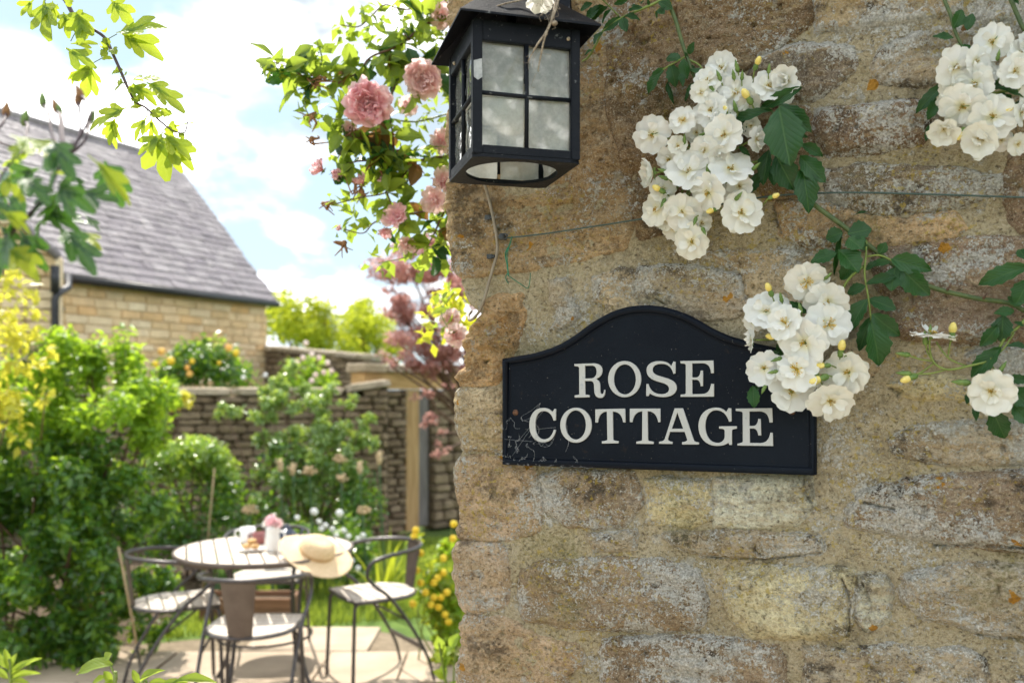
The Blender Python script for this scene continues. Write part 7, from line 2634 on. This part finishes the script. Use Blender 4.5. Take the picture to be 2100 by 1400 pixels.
for x0, y0, x1, y1, wf in HL:
    b, t = at(x0, y0, 1.15), at(x1, y1, 1.15 + RN.uniform(-.015, .015))
    t = b + (t - b) * 1.14
    L = (t - b).length
    put_leaf(haw, HAW_LEAVES, b, t, Vector((RN.gauss(0, .35), -.75, RN.gauss(.5, .3))), L * max(.85, wf * 1.4), 'leaf')
for x, y in ((166, 35), (160, 52), (212, 62), (222, 78), (218, 100), (232, 100), (222, 112), (232, 122), (252, 145), (258, 155), (270, 200), (282, 205), (290, 220), (276, 215), (318, 226), (308, 232), (330, 230), (345, 258), (362, 262), (370, 272), (352, 248), (262, 185), (175, 58), (142, 15)):
    b = at(x, y, 1.15)
    d = Vector((RN.gauss(0, 1), RN.gauss(0, .4), RN.gauss(0, 1))).normalized()
    L = RN.uniform(.010, .017)
    put_leaf(haw, HAW_SMALL, b, b + d * L, Vector((RN.gauss(0, .4), -.8, RN.gauss(.4, .3))), L * .8, 'leaf')
for (a, b) in (((158, 60), (145, 85)), ((212, 118), (190, 130)), ((240, 70), (222, 80)), ((266, 220), (245, 240)), ((262, 168), (252, 172)), ((302, 225), (302, 240)), ((340, 262), (330, 276)), ((98, -20), (92, 4))):
    stalk(haw, [at(*a, 1.15), at(*b, 1.15)], .0006, M_STEMY, 'leaf_stalk')

n0 = at(-330, 900, .66)
near = thing('hawthorn_branch', 'close out of focus branch with dark and bright lobed leaves at the left edge', 'branch', n0)
stalk(near, [n0, at(-120, 620, .62), at(0, 500, .60), at(60, 440, .60), at(100, 390, .60), at(128, 330, .60), at(150, 290, .60)], [.0030, .0012, .0007], M_STEMP, 'twig')
stalk(near, [at(0, 500, .60), at(-20, 420, .6), at(10, 350, .6), at(50, 310, .6)], [.0010, .0006], M_STEMP, 'twig')
NL = [(60, 285, 20, 318, .9, 0), (20, 280, 98, 300, .7, 0), (128, 300, 88, 375, .9, 1), (120, 320, 75, 330, .8, 1), (178, 320, 262, 385, .75, 0), (215, 330, 240, 400, .8, 0), (160, 395, 216, 398, .75, 1), (140, 385, 85, 430, .9, 1), (30, 345, -15, 385, .9, 0), (0, 350, 40, 395, .8, 0), (110, 400, 60, 430, .8, 1),
      (120, 430, 130, 520, .8, 0), (130, 470, 185, 530, .7, 0), (150, 470, 195, 490, .5, 0), (60, 450, 0, 420, .9, 1), (40, 470, 70, 530, .8, 0), (20, 480, -10, 540, .9, 1), (0, 430, 55, 460, .8, 0), (170, 440, 200, 460, .6, 1), (150, 420, 195, 425, .5, 1), (-20, 400, -60, 450, .9, 1), (60, 500, 30, 555, .7, 0), (-30, 500, -10, 560, .8, 1),
      (90, 430, 140, 455, .6, 0), (10, 330, -30, 350, .8, 1), (100, 360, 140, 350, .6, 0), (75, 390, 115, 420, .6, 1), (-10, 455, 40, 500, .9, 1), (110, 455, 160, 445, .7, 1), (70, 300, 20, 330, .9, 0), (105, 290, 140, 340, .7, 1), (80, 345, 20, 370, .8, 1), (120, 375, 160, 420, .7, 1), (60, 420, 10, 470, .8, 0), (20, 400, -40, 430, .9, 0), (95, 445, 60, 500, .8, 1), (15, 505, 60, 545, .7, 0), (-20, 370, 20, 420, .9, 1), (135, 350, 175, 380, .6, 1), (45, 365, 90, 395, .8, 1), (10, 300, 50, 330, .8, 1)]
for x0, y0, x1, y1, wf, dkk in NL:
    D = .60 + RN.uniform(-.04, .05)
    b, t = at(x0, y0, D), at(x1, y1, D + RN.uniform(-.012, .012))
    L = (t - b).length
    t = b + (t - b) * 1.15
    L *= 1.15
    put_leaf(near, HAW_DARK if dkk or RN.random() < .35 else HAW_LEAVES, b, t, Vector((RN.gauss(0, .4), -.6, RN.gauss(.6, .35))), L * max(.7, wf * 1.2), 'leaf')
for i, (x, y, bx, by) in enumerate(((88, 212, 110, 285), (116, 225, 125, 285), (50, 248, 60, 290), (160, 208, 162, 280), (185, 248, 172, 290), (12, 232, -5, 290), (122, 230, 130, 285), (166, 196, 185, 240))):
    p, b = at(x, y, .66), at(bx, by, .63)
    stalk(near, [at(140, 320, .62), b, b.lerp(p, .6) + Vector((.001, 0, .002)), p], .0011, M_STEMP, 'pedicel')
    m = MB()
    m.lathe([(.0008, -.004), (.0026, -.001), (.0028, .003), (.0016, .006), (.0004, .009)], p, 8, Matrix.Rotation(RN.uniform(-.5, .5), 3, 'Y'))
    m.build('bud', M_BROWNBUD if i % 2 else M_SEPAL, near)

# ------------------------------------------------------------------ shoots rising at the bottom left
f0 = Vector((at(230, 0, 1.32).x, 1.34, 0))
fg = thing('leafy_shoot', 'pale young leafy shoot rising into the bottom of the photo left of the chairs', 'plant', f0)
stalk(fg, [f0, f0 + Vector((0, 0, .6)), at(236, 1440, 1.32), at(238, 1395, 1.32), at(226, 1362, 1.32)], [.005, .003, .0014], M_STEMY)
stalk(fg, [f0 + Vector((.002, 0, .6)), at(300, 1460, 1.33), at(285, 1400, 1.33)], [.003, .0016], M_STEMY)
for x0, y0, x1, y1, wf in ((232, 1362, 150, 1364, .42), (215, 1352, 226, 1338, 1.2), (212, 1375, 232, 1400, .5), (285, 1400, 328, 1366, .34), (285, 1402, 272, 1372, .4), (300, 1405, 350, 1395, .3), (352, 1400, 440, 1388, .22), (236, 1398, 205, 1405, .5), (330, 1405, 380, 1390, .3), (190, 1400, 215, 1385, .6)):
    b, t = at(x0, y0, 1.32), at(x1, y1, 1.32)
    put_leaf(fg, YOUNG_LEAVES, b, t, Vector((RN.gauss(0, .3), -.5, .8)), (t - b).length * wf * 1.1, 'leaf')
q0 = Vector((at(20, 0, 2.1).x, 2.1, 0))
fg2 = thing('leafy_shoot', 'blurred tuft of narrow bright leaves in the bottom left corner', 'plant', q0)
stalk(fg2, [q0, q0 + Vector((0, 0, .6)), at(22, 1390, 2.1), at(18, 1350, 2.1)], [.006, .003], M_STEMY)
for x0, y0, x1, y1 in ((20, 1395, 75, 1372), (20, 1385, 68, 1340), (20, 1380, 32, 1338), (18, 1370, -10, 1335), (20, 1398, 60, 1398), (18, 1392, -20, 1365), (20, 1375, 10, 1330), (22, 1390, 50, 1355)):
    b, t = at(x0, y0, 2.1), at(x1, y1, 2.1)
    put_leaf(fg2, YOUNG_LEAVES, b, t, Vector((RN.gauss(0, .3), -.5, .8)), .018, 'leaf')
